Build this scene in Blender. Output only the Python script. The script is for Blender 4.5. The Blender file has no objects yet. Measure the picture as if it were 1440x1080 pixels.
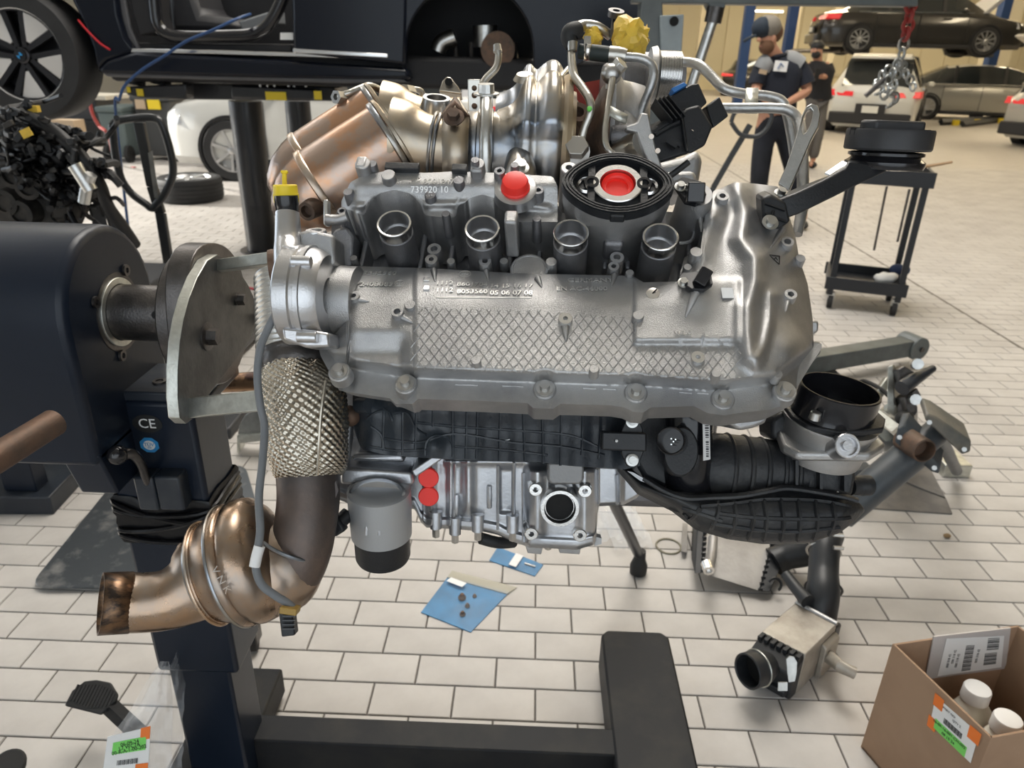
import bpy, bmesh, math, random
from mathutils import Vector as V, Matrix, noise
random.seed(7)
SC = bpy.context.scene
COL = SC.collection
# ------------------------------------------------------------------ camera
FPX = 1028.4; PIT = .4245; YAW = -.0214; ROL = .0234; CAMH = 1.465
def cw(c):
    'camera axes (right, up, forward) from camera position -> world'
    x = math.cos(ROL)*c[0] - math.sin(ROL)*c[1]; y = math.sin(ROL)*c[0] + math.cos(ROL)*c[1]
    cy = c[2]*math.cos(PIT) + y*math.sin(PIT); z = -c[2]*math.sin(PIT) + y*math.cos(PIT)
    return V((math.cos(YAW)*x + math.sin(YAW)*cy, -math.sin(YAW)*x + math.cos(YAW)*cy, z))
CAMP = V((0, 0, CAMH))
def ray(px, py): return cw(((px-720)/FPX, (540-py)/FPX, 1.0))
def W(px, py, z): return CAMP + ray(px, py)*z                 # place seen at a pixel, at distance z along the lens axis
def F(px, py, h=0.0):                                          # place on the floor (or at height h)
    d = ray(px, py); return CAMP + d*((h-CAMH)/d.z)
def Y(px, py, y):                                              # place on the upright plane y = const
    d = ray(px, py); return CAMP + d*(y/d.y)
def X(px, py, x):
    d = ray(px, py); return CAMP + d*(x/d.x)
def DIR(x, y, z): return cw((x, y, z)).normalized()
class Plane:
    def __init__(s, o, n): s.o, s.n = o, n.normalized()
    def at(s, px, py, h=0.0):
        d = ray(px, py); return CAMP + d*(((s.o + s.n*h - CAMP).dot(s.n))/d.dot(s.n))
cd = bpy.data.cameras.new('camera'); cam = bpy.data.objects.new('camera', cd); COL.objects.link(cam)
r_, u_, f_ = cw((1,0,0)), cw((0,1,0)), cw((0,0,1))
cam.matrix_world = Matrix(((r_.x,u_.x,-f_.x,0),(r_.y,u_.y,-f_.y,0),(r_.z,u_.z,-f_.z,CAMH),(0,0,0,1)))
cd.sensor_width = 36; cd.lens = 36*FPX/1440; cd.clip_start = .02; cd.clip_end = 200
cd.dof.use_dof = True; cd.dof.focus_distance = .86; cd.dof.aperture_fstop = 9
SC.camera = cam
SC.view_settings.view_transform = 'Standard'; SC.view_settings.look = 'None'
SC.view_settings.gamma = 1; SC.view_settings.use_curve_mapping = False
SC.view_settings.exposure = .62
# ------------------------------------------------------------------ light
wd = bpy.data.worlds.new('world'); SC.world = wd; wd.use_nodes = True
bg = wd.node_tree.nodes['Background']; bg.inputs[0].default_value = (.80, .90, 1, 1); bg.inputs[1].default_value = .35
def area(name, loc, aim, sx, sy, power, col):
    l = bpy.data.lights.new(name, 'AREA'); l.shape = 'RECTANGLE'; l.size = sx; l.size_y = sy; l.energy = power; l.color = col
    o = bpy.data.objects.new(name, l); COL.objects.link(o); o.location = loc
    o.rotation_euler = (V(aim)-V(loc)).to_track_quat('-Z', 'Y').to_euler(); return o
WARM = (1, .84, .58); COOL = (.78, .89, 1)
CEIL = 6.2
NEUT = (1, .97, .93)
for x, y, p, c, sx, sy in ((.2,3.7,168,(1,.95,.88),2.6,2.4),(-5.5,3.6,22,(.95,.97,1),.5,4.2),(4.8,4.2,12,WARM,.5,4.2),(-5,9,75,NEUT,2.2,5),(.4,7.2,150,(1,.95,.88),3.4,4.2),(7,8.6,70,WARM,2.2,5),(-4,16,110,NEUT,.5,4.2),(4,15,140,WARM,.5,4.2),(12,14,140,WARM,.5,4.2),(2,23,180,WARM,.5,4.2),(10,23,200,WARM,.5,4.2),(18,22,180,WARM,.5,4.2),(3,32,220,WARM,.5,4.2),(11,32,240,WARM,.5,4.2),(19,32,240,WARM,.5,4.2)):
    area('lamp_light', (x, y, CEIL-.12), (x, y, 0), sx, sy, p, c)
for y in (2.0, 8.0, 14.0):   # daylight through the open bay doors on the left
    area('door_light', (-13.6, y, 2.3), (0, y-1.0, .9), 4.4, 4.2, 75, COOL)
area('door_light', (.3, -2.8, 1.9), (.3, 5, 1.2), 6.0, 3.2, 58, (.80,.90,1))   # daylight through the bay behind
sun = bpy.data.lights.new('sun', 'SUN'); sun.energy = 5; sun.angle = .01; sun.color = (1,.95,.86)
so = bpy.data.objects.new('sun', sun); COL.objects.link(so)
so.rotation_euler = V((.88, -.06, -.34)).to_track_quat('-Z', 'Y').to_euler()
# ------------------------------------------------------------------ materials
MATS = {}
def mat(name, col, rough=.5, metal=0.0, bump=0.0, bscale=200.0, var=0.0, vscale=6.0, col2=None, coat=0.0, trans=0.0, alpha=1.0, emit=0.0, ior=1.45, stretch=None, v0=.4, v1=.62, rvar=0.0, rnd=0.0, detail=4.0):
    if name in MATS: return MATS[name]
    m = bpy.data.materials.new(name); m.use_nodes = True; nt = m.node_tree; b = nt.nodes['Principled BSDF']
    N = nt.nodes.new; L = nt.links.new
    c = (*col, 1)
    b.inputs['Base Color'].default_value = c; b.inputs['Roughness'].default_value = rough; b.inputs['Metallic'].default_value = metal
    b.inputs['IOR'].default_value = ior
    if coat: b.inputs['Coat Weight'].default_value = coat; b.inputs['Coat Roughness'].default_value = .05
    if trans: b.inputs['Transmission Weight'].default_value = trans
    if alpha < 1: b.inputs['Alpha'].default_value = alpha
    if emit: b.inputs['Emission Color'].default_value = c; b.inputs['Emission Strength'].default_value = emit
    tc = N('ShaderNodeTexCoord'); src = tc.outputs['Object']
    if stretch:
        mp = N('ShaderNodeMapping'); mp.inputs['Scale'].default_value = stretch; L(src, mp.inputs[0]); src = mp.outputs[0]
    cs = None
    if var or col2 or rvar:
        nz = N('ShaderNodeTexNoise'); nz.inputs['Scale'].default_value = vscale; nz.inputs['Detail'].default_value = detail; nz.inputs['Roughness'].default_value = .62; L(src, nz.inputs[0])
        rp = N('ShaderNodeMapRange'); rp.inputs[1].default_value = v0; rp.inputs[2].default_value = v1; L(nz.outputs[0], rp.inputs[0])
        if var or col2:
            mx = N('ShaderNodeMix'); mx.data_type = 'RGBA'; L(rp.outputs[0], mx.inputs[0])
            a = c; q = (*col2, 1) if col2 else tuple(min(1, k*(1-var)) for k in col)+(1,)
            mx.inputs[6].default_value = a; mx.inputs[7].default_value = q; cs = mx.outputs[2]
        if rvar:
            rr = N('ShaderNodeMapRange'); rr.inputs[3].default_value = rough-rvar; rr.inputs[4].default_value = rough+rvar; L(rp.outputs[0], rr.inputs[0]); L(rr.outputs[0], b.inputs['Roughness'])
    if rnd:
        oi = N('ShaderNodeObjectInfo'); hv = N('ShaderNodeHueSaturation'); mr = N('ShaderNodeMapRange')
        mr.inputs[3].default_value = 1-rnd; mr.inputs[4].default_value = 1+rnd; L(oi.outputs['Random'], mr.inputs[0]); L(mr.outputs[0], hv.inputs['Value'])
        if cs: L(cs, hv.inputs['Color'])
        else: hv.inputs['Color'].default_value = c
        cs = hv.outputs[0]
    if cs: L(cs, b.inputs['Base Color'])
    if bump:
        bz = N('ShaderNodeTexNoise'); bz.inputs['Scale'].default_value = bscale; bz.inputs['Detail'].default_value = 3; L(src, bz.inputs[0])
        bm = N('ShaderNodeBump'); bm.inputs['Strength'].default_value = bump; bm.inputs['Distance'].default_value = .002; L(bz.outputs[0], bm.inputs['Height']); L(bm.outputs[0], b.inputs['Normal'])
    MATS[name] = m; return m
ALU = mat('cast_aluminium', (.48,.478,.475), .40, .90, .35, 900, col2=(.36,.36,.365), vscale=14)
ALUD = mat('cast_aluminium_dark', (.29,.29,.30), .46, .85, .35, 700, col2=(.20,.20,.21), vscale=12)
ALUB = mat('cast_aluminium_bright', (.62,.62,.63), .30, .95, .12, 500, var=.2, vscale=9)
ALUP = mat('machined_aluminium', (.78,.77,.75), .22, 1, .05, 300)
STEEL = mat('zinc_steel', (.62,.62,.60), .3, 1, .1, 400, var=.25, vscale=20)
STEELD = mat('dark_steel', (.085,.08,.078), .36, .9, .2, 300, col2=(.14,.13,.125), vscale=18)
PLATEM = mat('dull_zinc_plate', (.17,.17,.165), .5, .85, .2, 200, col2=(.09,.09,.088), vscale=16, v0=.35, v1=.7)
BOLT = mat('bolt_steel', (.50,.49,.47), .34, 1, .1, 500)
GALV = mat('galvanized_plate', (.36,.36,.34), .45, .9, .2, 200, col2=(.20,.20,.19), vscale=13, v0=.35, v1=.7)
GALVB = mat('galvanized_edge', (.62,.63,.58), .38, .9, .2, 200, col2=(.46,.46,.42), vscale=30)
BRONZE = mat('heat_tinted_steel', (.60,.40,.24), .30, 1, .12, 120, col2=(.50,.46,.42), vscale=9, detail=6, rvar=.08)
COPPER = mat('heat_tinted_copper', (.56,.33,.21), .30, 1, .12, 150, col2=(.47,.36,.30), vscale=22, detail=8, v0=.44, v1=.56)
BLUED = mat('heat_blued_steel', (.44,.40,.34), .30, 1, .18, 60, col2=(.30,.34,.40), vscale=10, detail=5)
GOLD = mat('heat_gold_steel', (.56,.45,.31), .34, 1, .15, 60, col2=(.42,.38,.33), vscale=11, detail=5)
CATM = mat('brown_tinted_steel', (.42,.28,.18), .30, 1, .12, 90, col2=(.34,.29,.25), vscale=11, detail=6, rvar=.08)
SOOT = mat('sooty_steel', (.20,.12,.07), .36, .95, .15, 60, col2=(.05,.04,.035), vscale=30, detail=6, stretch=(1,4,4))
PIPEB = mat('brown_black_steel', (.11,.095,.09), .5, .8, .2, 200, col2=(.17,.13,.11), vscale=12)
RUST = mat('rust_brown', (.16,.10,.07), .6, .6, .3, 150, col2=(.10,.075,.06), vscale=20)
NAVY = mat('navy_enamel', (.007,.0115,.021), .33, 0, .05, 60, col2=(.010,.015,.026), vscale=4, ior=1.36)
NAVYW = mat('worn_and_lit_navy_enamel', (.018,.023,.032), .36, 0, .1, 80, col2=(.045,.05,.055), vscale=7, v0=.5, v1=.75)
BEAM = mat('scuffed_grey_enamel', (.012,.013,.015), .5, 0, .15, 60, col2=(.028,.027,.024), vscale=9, v0=.45, v1=.8, ior=1.28)
BLK = mat('black_plastic', (.011,.012,.014), .42, 0, .15, 400)
BLKG = mat('black_gloss_plastic', (.010,.010,.012), .18, 0, .03, 200, coat=.3)
BLKD = mat('dusty_black_plastic', (.016,.017,.019), .45, 0, .3, 200, col2=(.065,.064,.062), vscale=14, v0=.48, v1=.8)
BLKB = mat('bluish_black_plastic', (.016,.020,.026), .36, 0, .2, 200, col2=(.035,.042,.05), vscale=16)
RUBBER = mat('rubber', (.018,.018,.018), .62, 0, .2, 150, var=.3)
TYRE = mat('tyre_rubber', (.022,.022,.023), .6, 0, .2, 60, var=.25)
RED = mat('red_plastic', (.85,.035,.025), .36, 0, .05, 100)
YEL = mat('yellow_plastic', (.80,.60,.03), .42)
YELF = mat('yellow_foil', (.78,.52,.07), .38, 0, .4, 60, var=.2, vscale=25)
WHITE = mat('white_print', (.80,.80,.79), .5)
INK = mat('black_print', (.015,.015,.015), .5)
ORANGE = mat('orange_print', (.85,.20,.03), .5)
GREEN = mat('green_print', (.20,.68,.13), .5)
BLUEP = mat('blue_print', (.03,.25,.55), .4)
CARD = mat('cardboard', (.36,.235,.15), .85, 0, .2, 150, col2=(.32,.205,.13), vscale=5)
CARDL = mat('pale_cardboard', (.50,.38,.26), .85, 0, .2, 150)
HOLE_SHADE = mat('hole_shade_paint', (.006,.006,.006), .8)  # near-black paint stands in for the shade inside holes and grooves
GREYH = mat('grey_hose', (.16,.17,.18), .5)
# ------------------------------------------------------------------ mesh builder
def frame(ax):
    a = V(ax).normalized(); t = V((0,0,1)) if abs(a.z) < .9 else V((1,0,0))
    s = a.cross(t).normalized(); return a, s, s.cross(a).normalized()
def catmull(P, k):
    if k < 2 or len(P) < 3: return [V(p) for p in P]
    P = [V(p) for p in P]; out = []
    for i in range(len(P)-1):
        a, b, c, d = P[max(i-1,0)], P[i], P[i+1], P[min(i+2,len(P)-1)]
        for j in range(k):
            t = j/k; out.append(.5*((2*b)+(c-a)*t+(2*a-5*b+4*c-d)*t*t+(3*b-a-3*c+d)*t**3))
    out.append(P[-1]); return out
class MB:
    def __init__(s): s.v, s.f = [], []
    def add(s, vs, fs):
        n = len(s.v); s.v += [V(p) for p in vs]; s.f += [tuple(i+n for i in f) for f in fs]; return s
    def hexa(s, p):   # 4 bottom ring, 4 top ring
        return s.add(p, [(3,2,1,0),(4,5,6,7),(0,1,5,4),(1,2,6,5),(2,3,7,6),(3,0,4,7)])
    def box(s, c, d, ax=None):
        c = V(c); a, b, e = ax if ax else (V((1,0,0)),V((0,1,0)),V((0,0,1)))
        a, b, e = a*d[0]/2, b*d[1]/2, e*d[2]/2
        return s.hexa([c-a-b-e, c+a-b-e, c+a+b-e, c-a+b-e, c-a-b+e, c+a-b+e, c+a+b+e, c-a+b+e])
    def b2(s, lo, hi):
        lo, hi = V(lo), V(hi); return s.box((lo+hi)/2, hi-lo)
    def rings(s, R, closed=True, cap=(True,True)):
        n = len(R[0]); fs = []; b = len(s.v)
        for r in R: s.v += [V(p) for p in r]
        for i in range(len(R)-1):
            for j in range(n if closed else n-1):
                k = (j+1) % n; s.f.append((b+i*n+j, b+i*n+k, b+(i+1)*n+k, b+(i+1)*n+j))
        if cap[0]: s.f.append(tuple(b+j for j in reversed(range(n))))
        if cap[1]: s.f.append(tuple(b+(len(R)-1)*n+j for j in range(n)))
        return s
    def cyl(s, p0, p1, r0, r1=None, n=18, cap=(True,True)):
        p0, p1 = V(p0), V(p1); r1 = r0 if r1 is None else r1; a, x, y = frame(p1-p0)
        ring = lambda p, r: [p+(x*math.cos(q)+y*math.sin(q))*r for q in [2*math.pi*i/n for i in range(n)]]
        return s.rings([ring(p0,r0), ring(p1,r1)], cap=cap)
    def lathe(s, o, ax, prof, n=28, cap=(False,False), sq=None):   # prof: (distance along axis, radius)
        o = V(o); a, x, y = frame(ax); sx, sy = sq or (1,1)
        return s.rings([[o+a*h+(x*math.cos(q)*sx+y*math.sin(q)*sy)*r for q in [2*math.pi*i/n for i in range(n)]] for h, r in prof], cap=cap)
    def ring(s, o, ax, r0, r1, h, n=32):     # flat washer r0<r1 with thickness h
        return s.lathe(o, ax, [(0,r0),(0,r1),(h,r1),(h,r0),(0,r0)], n)
    def tube(s, P, r, n=12, k=6, cap=(True,True), sq=1.0):
        Q = catmull(P, k); m = len(Q)
        if not isinstance(r, (list, tuple)): R = [r]*m
        else:
            rr = catmull([V((q,0,0)) for q in r], k if len(P) > 2 else 1); R = [q.x for q in rr]
        out = []; ref = None
        for i in range(m):
            t = (Q[min(i+1,m-1)]-Q[max(i-1,0)]).normalized()
            if ref is None: _, ref, _ = frame(t)
            ref = (ref - t*ref.dot(t)).normalized(); b = t.cross(ref)
            out.append([Q[i]+(ref*math.cos(q)+b*math.sin(q)*sq)*R[i] for q in [2*math.pi*j/n for j in range(n)]])
        return s.rings(out, cap=cap)
    def prism(s, poly, vec, cap=True):
        p = [V(q) for q in poly]; v = V(vec); n = len(p)
        nn = V((0,0,0))
        for i in range(n): nn += p[i].cross(p[(i+1)%n])
        if nn.dot(v) < 0: p.reverse()
        return s.rings([p, [q+v for q in p]], cap=(cap,cap))
    def grid(s, rows, closed=False):
        return s.rings(rows, closed=closed, cap=(False,False))
    def ball(s, c, r, n=12, sc=(1,1,1), ax=None):
        c = V(c); a, b, e = ax if ax else (V((1,0,0)),V((0,1,0)),V((0,0,1)))
        R = []
        for i in range(1, n):
            t = math.pi*i/n
            R.append([c+(a*sc[0]*math.cos(q)+b*sc[1]*math.sin(q))*math.sin(t)*r - e*sc[2]*math.cos(t)*r for q in [2*math.pi*j/(2*n) for j in range(2*n)]])
        return s.rings(R, cap=(True,True))
    def torus(s, c, ax, R, r, n=32, m=8, a0=0, a1=2*math.pi):
        c = V(c); a, x, y = frame(ax); full = abs(a1-a0-2*math.pi) < 1e-6
        P = [a0+(a1-a0)*i/n for i in range(n+1)]
        rs = [[c+(x*math.cos(p)+y*math.sin(p))*(R+r*math.cos(q))+a*r*math.sin(q) for q in [2*math.pi*j/m for j in range(m)]] for p in P]
        return s.rings(rs, cap=(not full, not full))
    def hexnut(s, p, ax, r, h): return s.cyl(p, V(p)+V(ax).normalized()*h, r, n=6)
    def xf(s, M):
        s.v = [M @ p for p in s.v]; return s
    def join(s, o): return s.add(o.v, o.f)
BASE = {}
def _mesh(name, mb, m, base, sharp):
    me = bpy.data.meshes.new(name)
    me.from_pydata([p-base for p in mb.v] if base is not None else mb.v, [], mb.f)
    bm = bmesh.new(); bm.from_mesh(me); bmesh.ops.remove_doubles(bm, verts=bm.verts, dist=1e-6); bmesh.ops.recalc_face_normals(bm, faces=bm.faces); bm.to_mesh(me); bm.free()
    me.polygons.foreach_set('use_smooth', [True]*len(me.polygons))
    me.set_sharp_from_angle(angle=math.radians(sharp))
    if m: me.materials.append(m)
    return me
def tag(o, label=None, cat=None, group=None, kind=None):
    for k, v in (('label',label),('category',cat),('group',group),('kind',kind)):
        if v: o[k] = v
    return o
def thing(name, label, cat, loc=(0,0,0), rotz=0.0, group=None, local=False):
    o = bpy.data.objects.new(name, None); COL.objects.link(o); o.empty_display_size = .05
    o.location = loc; o.rotation_euler = (0,0,rotz); BASE[o.name] = None if local else V(loc)
    return tag(o, label, cat, group)
def side_mat(o, m2, axis):
    'a second material on the faces that do not look along axis'
    o.data.materials.append(m2)
    for p in o.data.polygons:
        if abs(p.normal.dot(V(axis))) < .5: p.material_index = 1
def part(name, mb, m, parent, label=None, bev=0.0, seg=2, sub=0, stuff=False, sharp=38, solid=0.0):
    base = BASE[parent.name]
    o = bpy.data.objects.new(name, _mesh(name, mb, m, base, sharp)); COL.objects.link(o); o.parent = parent; BASE[o.name] = base
    return _mods(o, bev, seg, sub, solid, label, 'stuff' if stuff else None)
def _mods(o, bev, seg, sub, solid, label, kind):
    if solid: q = o.modifiers.new('s','SOLIDIFY'); q.thickness = solid; q.offset = 0
    if bev: q = o.modifiers.new('b','BEVEL'); q.width = bev; q.segments = seg; q.limit_method = 'ANGLE'; q.angle_limit = .6
    if sub: q = o.modifiers.new('u','SUBSURF'); q.levels = sub; q.render_levels = sub
    return tag(o, label, kind=kind)
def single(name, mb, m, label=None, cat=None, group=None, kind=None, bev=0.0, seg=2, sub=0, sharp=38, solid=0.0):
    lo = V((min(p.x for p in mb.v), min(p.y for p in mb.v), min(p.z for p in mb.v))); hi = V((max(p.x for p in mb.v), max(p.y for p in mb.v), 0))
    b = V(((lo.x+hi.x)/2, (lo.y+hi.y)/2, lo.z))
    o = bpy.data.objects.new(name, _mesh(name, mb, m, b, sharp)); COL.objects.link(o); o.location = b; BASE[o.name] = b
    _mods(o, bev, seg, sub, solid, None, None); return tag(o, label, cat, group, kind)
def text_mb(s, size, o, ux, uy, depth=.0003, align='CENTER'):
    'letters as a mesh on the plane (ux, uy) with its centre at o'
    c = bpy.data.curves.new('t','FONT'); c.body = s; c.size = size; c.align_x = align; c.align_y = 'CENTER'; c.extrude = depth/2; c.resolution_u = 3
    ob = bpy.data.objects.new('t', c); COL.objects.link(ob); me = bpy.data.meshes.new_from_object(ob)
    ux = V(ux).normalized(); uy = V(uy).normalized(); n = ux.cross(uy)
    mb = MB().add([V(o)+ux*p.co.x+uy*p.co.y+n*p.co.z for p in me.vertices], [tuple(q.vertices) for q in me.polygons])
    bpy.data.meshes.remove(me); bpy.data.objects.remove(ob); bpy.data.curves.remove(c); return mb
def sm(a, b, x):
    t = max(0.0, min(1.0, (x-a)/(b-a))) if a != b else float(x > a); return t*t*(3-2*t)
def interp(P, x):
    for (x0,y0),(x1,y1) in zip(P, P[1:]):
        if x <= x1: return y0 if x1 == x0 else y0+(y1-y0)*max(0,(x-x0))/(x1-x0)
    return P[-1][1]
def pdist(P, x, y):
    d = 1e9
    for (x0,y0),(x1,y1) in zip(P, P[1:]):
        ux, uy = x1-x0, y1-y0; L = ux*ux+uy*uy or 1e-9; t = max(0,min(1,((x-x0)*ux+(y-y0)*uy)/L))
        d = min(d, math.hypot(x-x0-ux*t, y-y0-uy*t))
    return d
def sheet(pl, top, bot, nx, ny, H, back=None, xs=None):
    'a casting face over plane pl between an upper and a lower outline, height H(px,py) above the plane, closed at the back'
    x0, x1 = top[0][0], top[-1][0]; xs = xs or [x0+(x1-x0)*i/nx for i in range(nx+1)]
    rows = []
    for j in range(ny+1):
        r = []
        for x in xs:
            a, b = interp(top, x), interp(bot, x); y = a+(b-a)*j/ny; r.append(pl.at(x, y, H(x, y)))
        rows.append(r)
    mb = MB().grid(rows)
    if back is not None:
        rim = rows[0] + [r[-1] for r in rows[1:]] + rows[-1][-2::-1] + [r[0] for r in rows[-2:0:-1]]
        q = [p - pl.n*((p-pl.o).dot(pl.n)-back) for p in rim]
        mb.rings([rim, q], cap=(False, True))
    return mb
def copy_tree(o, loc=None, rotz=None, label=None):
    c = o.copy(); COL.objects.link(c)
    if loc is not None: c.location = loc
    if rotz is not None: c.rotation_euler = (0,0,rotz)
    if label: c['label'] = label
    for ch in o.children:
        d = ch.copy(); COL.objects.link(d); d.parent = c
        for g in ch.children:
            e = g.copy(); COL.objects.link(e); e.parent = d
    return c
# ------------------------------------------------------------------ floor
TL, TH = .204, .204*.49; TX0, TY0 = -2.767*TL, 6.236*TL; JW = .0042
GROUT = mat('grout', (.115,.105,.095), .9, 0, .3, 300)
TILE = mat('floor_tile', (.53,.505,.475), .55, 0, .12, 500, col2=(.45,.425,.40), vscale=3.5, rnd=.035, detail=8)
def tile_mb(x, y, mb, full=True):
    a, b = (TL-JW)/2, (TH-JW)/2; e = .0016; z0, z1 = -.004, 0.0
    lo = [V((x-a,y-b,z0)),V((x+a,y-b,z0)),V((x+a,y+b,z0)),V((x-a,y+b,z0))]
    mi = [p+V((0,0,z1-z0-e)) for p in lo]
    hi = [V((x-a+e,y-b+e,z1)),V((x+a-e,y-b+e,z1)),V((x+a-e,y+b-e,z1)),V((x-a+e,y+b-e,z1))]
    if full: return mb.rings([lo, mi, hi], cap=(False, True))
    return mb.add([lo[0]]+[lo[1]]+[lo[2]]+[lo[3]]+hi, [(4,5,6,7),(0,1,5,4),(1,2,6,5),(2,3,7,6),(3,0,4,7)])
fl = MB().b2((-22,-3,-.06),(30,46,-.004)); floor = single('floor', fl, GROUT, kind='structure')
cells = []
for j in range(-37, 105):
    yc = TY0+(j+.5)*TH
    for i in range(-80, 120):
        xc = TX0+(i+.5+(.5 if j % 2 else 0))*TL
        c = V((xc,yc,0))-CAMP; z = c.dot(f_); 
        u = 720+FPX*c.dot(r_)/max(z,.01); v = 540-FPX*c.dot(u_)/max(z,.01)
        if (z > .4 and -700 < u < 2100 and 0 < v < 1250) or (abs(xc) < 5 and -2.4 < yc < 5): cells.append((z if z > .4 else 99, xc, yc, u, v))
cells.sort()
near = [c for c in cells if -40 < c[3] < 1480 and c[4] < 1110]; NEAR = set((c[1],c[2]) for c in near[:300])
t0 = _mesh('tile', tile_mb(0,0,MB()), TILE, None, 38)
for x, y in sorted(NEAR):
    o = bpy.data.objects.new('tile', t0); COL.objects.link(o); o.parent = floor; o.location = V((x,y,0))-floor.location
rest = MB()
for z, x, y, u, v in cells:
    if (x,y) not in NEAR: tile_mb(x, y, rest, False)
part('tile_field', rest, TILE, floor, stuff=True)
# far floor: the same tiles, too small to tell apart
m = mat('floor_tile_far', (.50,.47,.43), .50); nt = m.node_tree; bk = nt.nodes.new('ShaderNodeTexBrick'); tc = nt.nodes.new('ShaderNodeTexCoord')
bk.inputs['Color1'].default_value = (.52,.485,.445,1); bk.inputs['Color2'].default_value = (.48,.45,.41,1); bk.inputs['Mortar'].default_value = (.30,.28,.25,1)
bk.inputs['Scale'].default_value = 1; bk.inputs['Brick Width'].default_value = TL; bk.inputs['Row Height'].default_value = TH; bk.inputs['Mortar Size'].default_value = .003
nt.links.new(tc.outputs['Object'], bk.inputs[0]); nt.links.new(bk.outputs[0], nt.nodes['Principled BSDF'].inputs['Base Color'])
yf = TY0+105*TH
part('tile_expanse', MB().b2((-22,yf,-.003),(30,46,-.0005)), m, floor)
q = MB(); q.b2((TX0-70*TL,2,-.003),(-6.8,yf,-.0006)); part('tile_expanse', q, m, floor)
part('expansion_joint', MB().b2((F(1380,455).x-.008,.5,-.003),(F(1380,455).x+.008,30,.0008)), mat('joint_filler',(.16,.145,.125),.8), floor)
# ------------------------------------------------------------------ shell
CREAM = mat('cream_wall', (.74,.66,.46), .7, 0, .1, 30, var=.08, vscale=.6)
CREAMD = mat('cream_trim', (.62,.56,.42), .6)
single('wall_far', MB().b2((-22,40,0),(30,40.3,CEIL)), CREAM, kind='structure')
wr = single('wall_right', MB().b2((29.7,-3,0),(30,40,CEIL)), CREAM, kind='structure')
# left wall with open bays
wl = MB()
WPALE = mat('pale_grey_wall', (.50,.52,.53), .7, 0, .1, 30)
for a, b in ((-3,-.2),(4.4,6.0),(10.6,11.8),(16.4,40)): wl.b2((-14.2,a,0),(-13.9,b,CEIL))
wl.b2((-14.2,-3,4.6),(-13.9,40,CEIL)); single('wall_left', wl, WPALE, kind='structure')
single('wall_back', MB().b2((-14.2,-3.3,0),(30,-3,CEIL)), WPALE, kind='structure')
single('ceiling', MB().b2((-14.2,-3.3,CEIL),(30,40.3,CEIL+.2)), mat('ceiling_paint', (.82,.80,.74), .8), kind='structure')
# ------------------------------------------------------------------ the engine
EB = W(742, 770, 1.06)
eng = thing('engine', 'large silver aluminium eight cylinder car engine bolted to the navy stand', 'engine', EB)
uC = DIR(1, -.045, -.07); nC = DIR(-.04, .482, -.874); nC = (nC-uC*nC.dot(uC)).normalized(); vC = nC.cross(uC)*-1
if vC.dot(u_) < 0: vC = -vC
PC = Plane(W(760, 480, .765), nC)
def wpx(w, z): return w*z/FPX
def T(mb, pts, n=18, k=6, cap=(True,True)):         # pts: px, py, distance, width in pixels
    return mb.tube([W(a,b,z) for a,b,z,w in pts], [wpx(w,z)/2 for a,b,z,w in pts], n=n, k=k, cap=cap)
FB = [(478,524),(571,541),(766,548),(894,553),(1016,562),(1103,551)]
FLN = [(455,499),(475,515),(571,530),(766,537),(894,541),(1016,549),(1090,538),(1120,515),(1146,495)]
SNAKE = [(1040,262),(1048,300),(1043,335),(1062,362),(1062,395),(1052,430),(1052,470),(1055,500)]
ARC = [(1085,415),(1083,450),(1075,485),(1063,515)]
def HA(x, y):
    t = interp(FLN, x)-y
    for bx, by in FB: t = min(t, (math.hypot(x-bx, y-by)-13)*.9)
    for bx, by in ((563,556),(753,563)): pass
    h = -.032+.032*sm(-2, 15, t)
    if y < 432 and x < 985: h -= .017*((432-y)/50)**2*(1-sm(950,985,x))
    h -= .0045*(1-sm(580,586,x)); h -= .030*(max(0, 503-x)/42)**2
    h -= .014*sm(460,500,y)*(1-sm(560,582,x))
    h += .0065*sm(889,895,x)*(1-sm(1036,1046,x))*sm(388,396,y)*(1-sm(476,486,y))
    h += .017*math.exp(-(pdist(SNAKE,x,y)/15)**2) + .006*math.exp(-(pdist(ARC,x,y)/7)**2)
    h += .010*math.exp(-(pdist([(985,352),(1010,285),(1033,268)],x,y)/16)**2)
    h -= .008*math.exp(-(pdist([(1020,400),(1012,440),(1000,480)],x,y)/40)**2)*0
    if x > 1065: h -= .062*((x-1065)/85)**2
    if y < 372 and x > 950: h -= .02*((372-y)/100)**1.5
    h += .012*math.exp(-(math.hypot(x-1000,y-300)/18)**2)
    for bx, by, r, q in ((1117,489,26,.012),(1095,305,20,.012),(977,405,34,.008)): h += q*math.exp(-(math.hypot(x-bx,y-by)/r)**2)
    if x > 1000 and y < 430: h += .0022*noise.noise(V((x*.035,y*.035,1)))
    return h
TOPA = [(456,499),(458,492),(463,478),(487,452),(492,374),(600,377),(720,384),(890,388),(905,397),(953,396),(962,362),(985,352),(992,300),(1003,269),(1033,256),(1060,258),(1093,262),(1105,288),(1118,330),(1124,363),(1136,400),(1140,428),(1143,450),(1144,478),(1145,500)]
BOTA = [(456,500),(459,516),(468,532),(477,549),(520,556),(548,560),(556,568),(580,568),(588,561),(680,564),(742,567),(750,574),(778,575),(788,568),(860,570),(878,573),(890,579),(905,580),(915,573),(976,571),(995,581),(1018,584),(1045,580),(1082,576),(1107,569),(1117,551),(1136,520),(1145,506)]
xs = sorted(set([456+i*3 for i in range(230)]+[p[0] for p in TOPA+BOTA]))
vc = part('valve_cover', sheet(PC, TOPA, BOTA, 0, 84, HA, back=-.058, xs=xs), ALU, eng, 'sand-cast aluminium valve cover with diamond lattice', sharp=60)
def onA(px, py, h=0.0): return PC.at(px, py, HA(px, py)+h)
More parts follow.
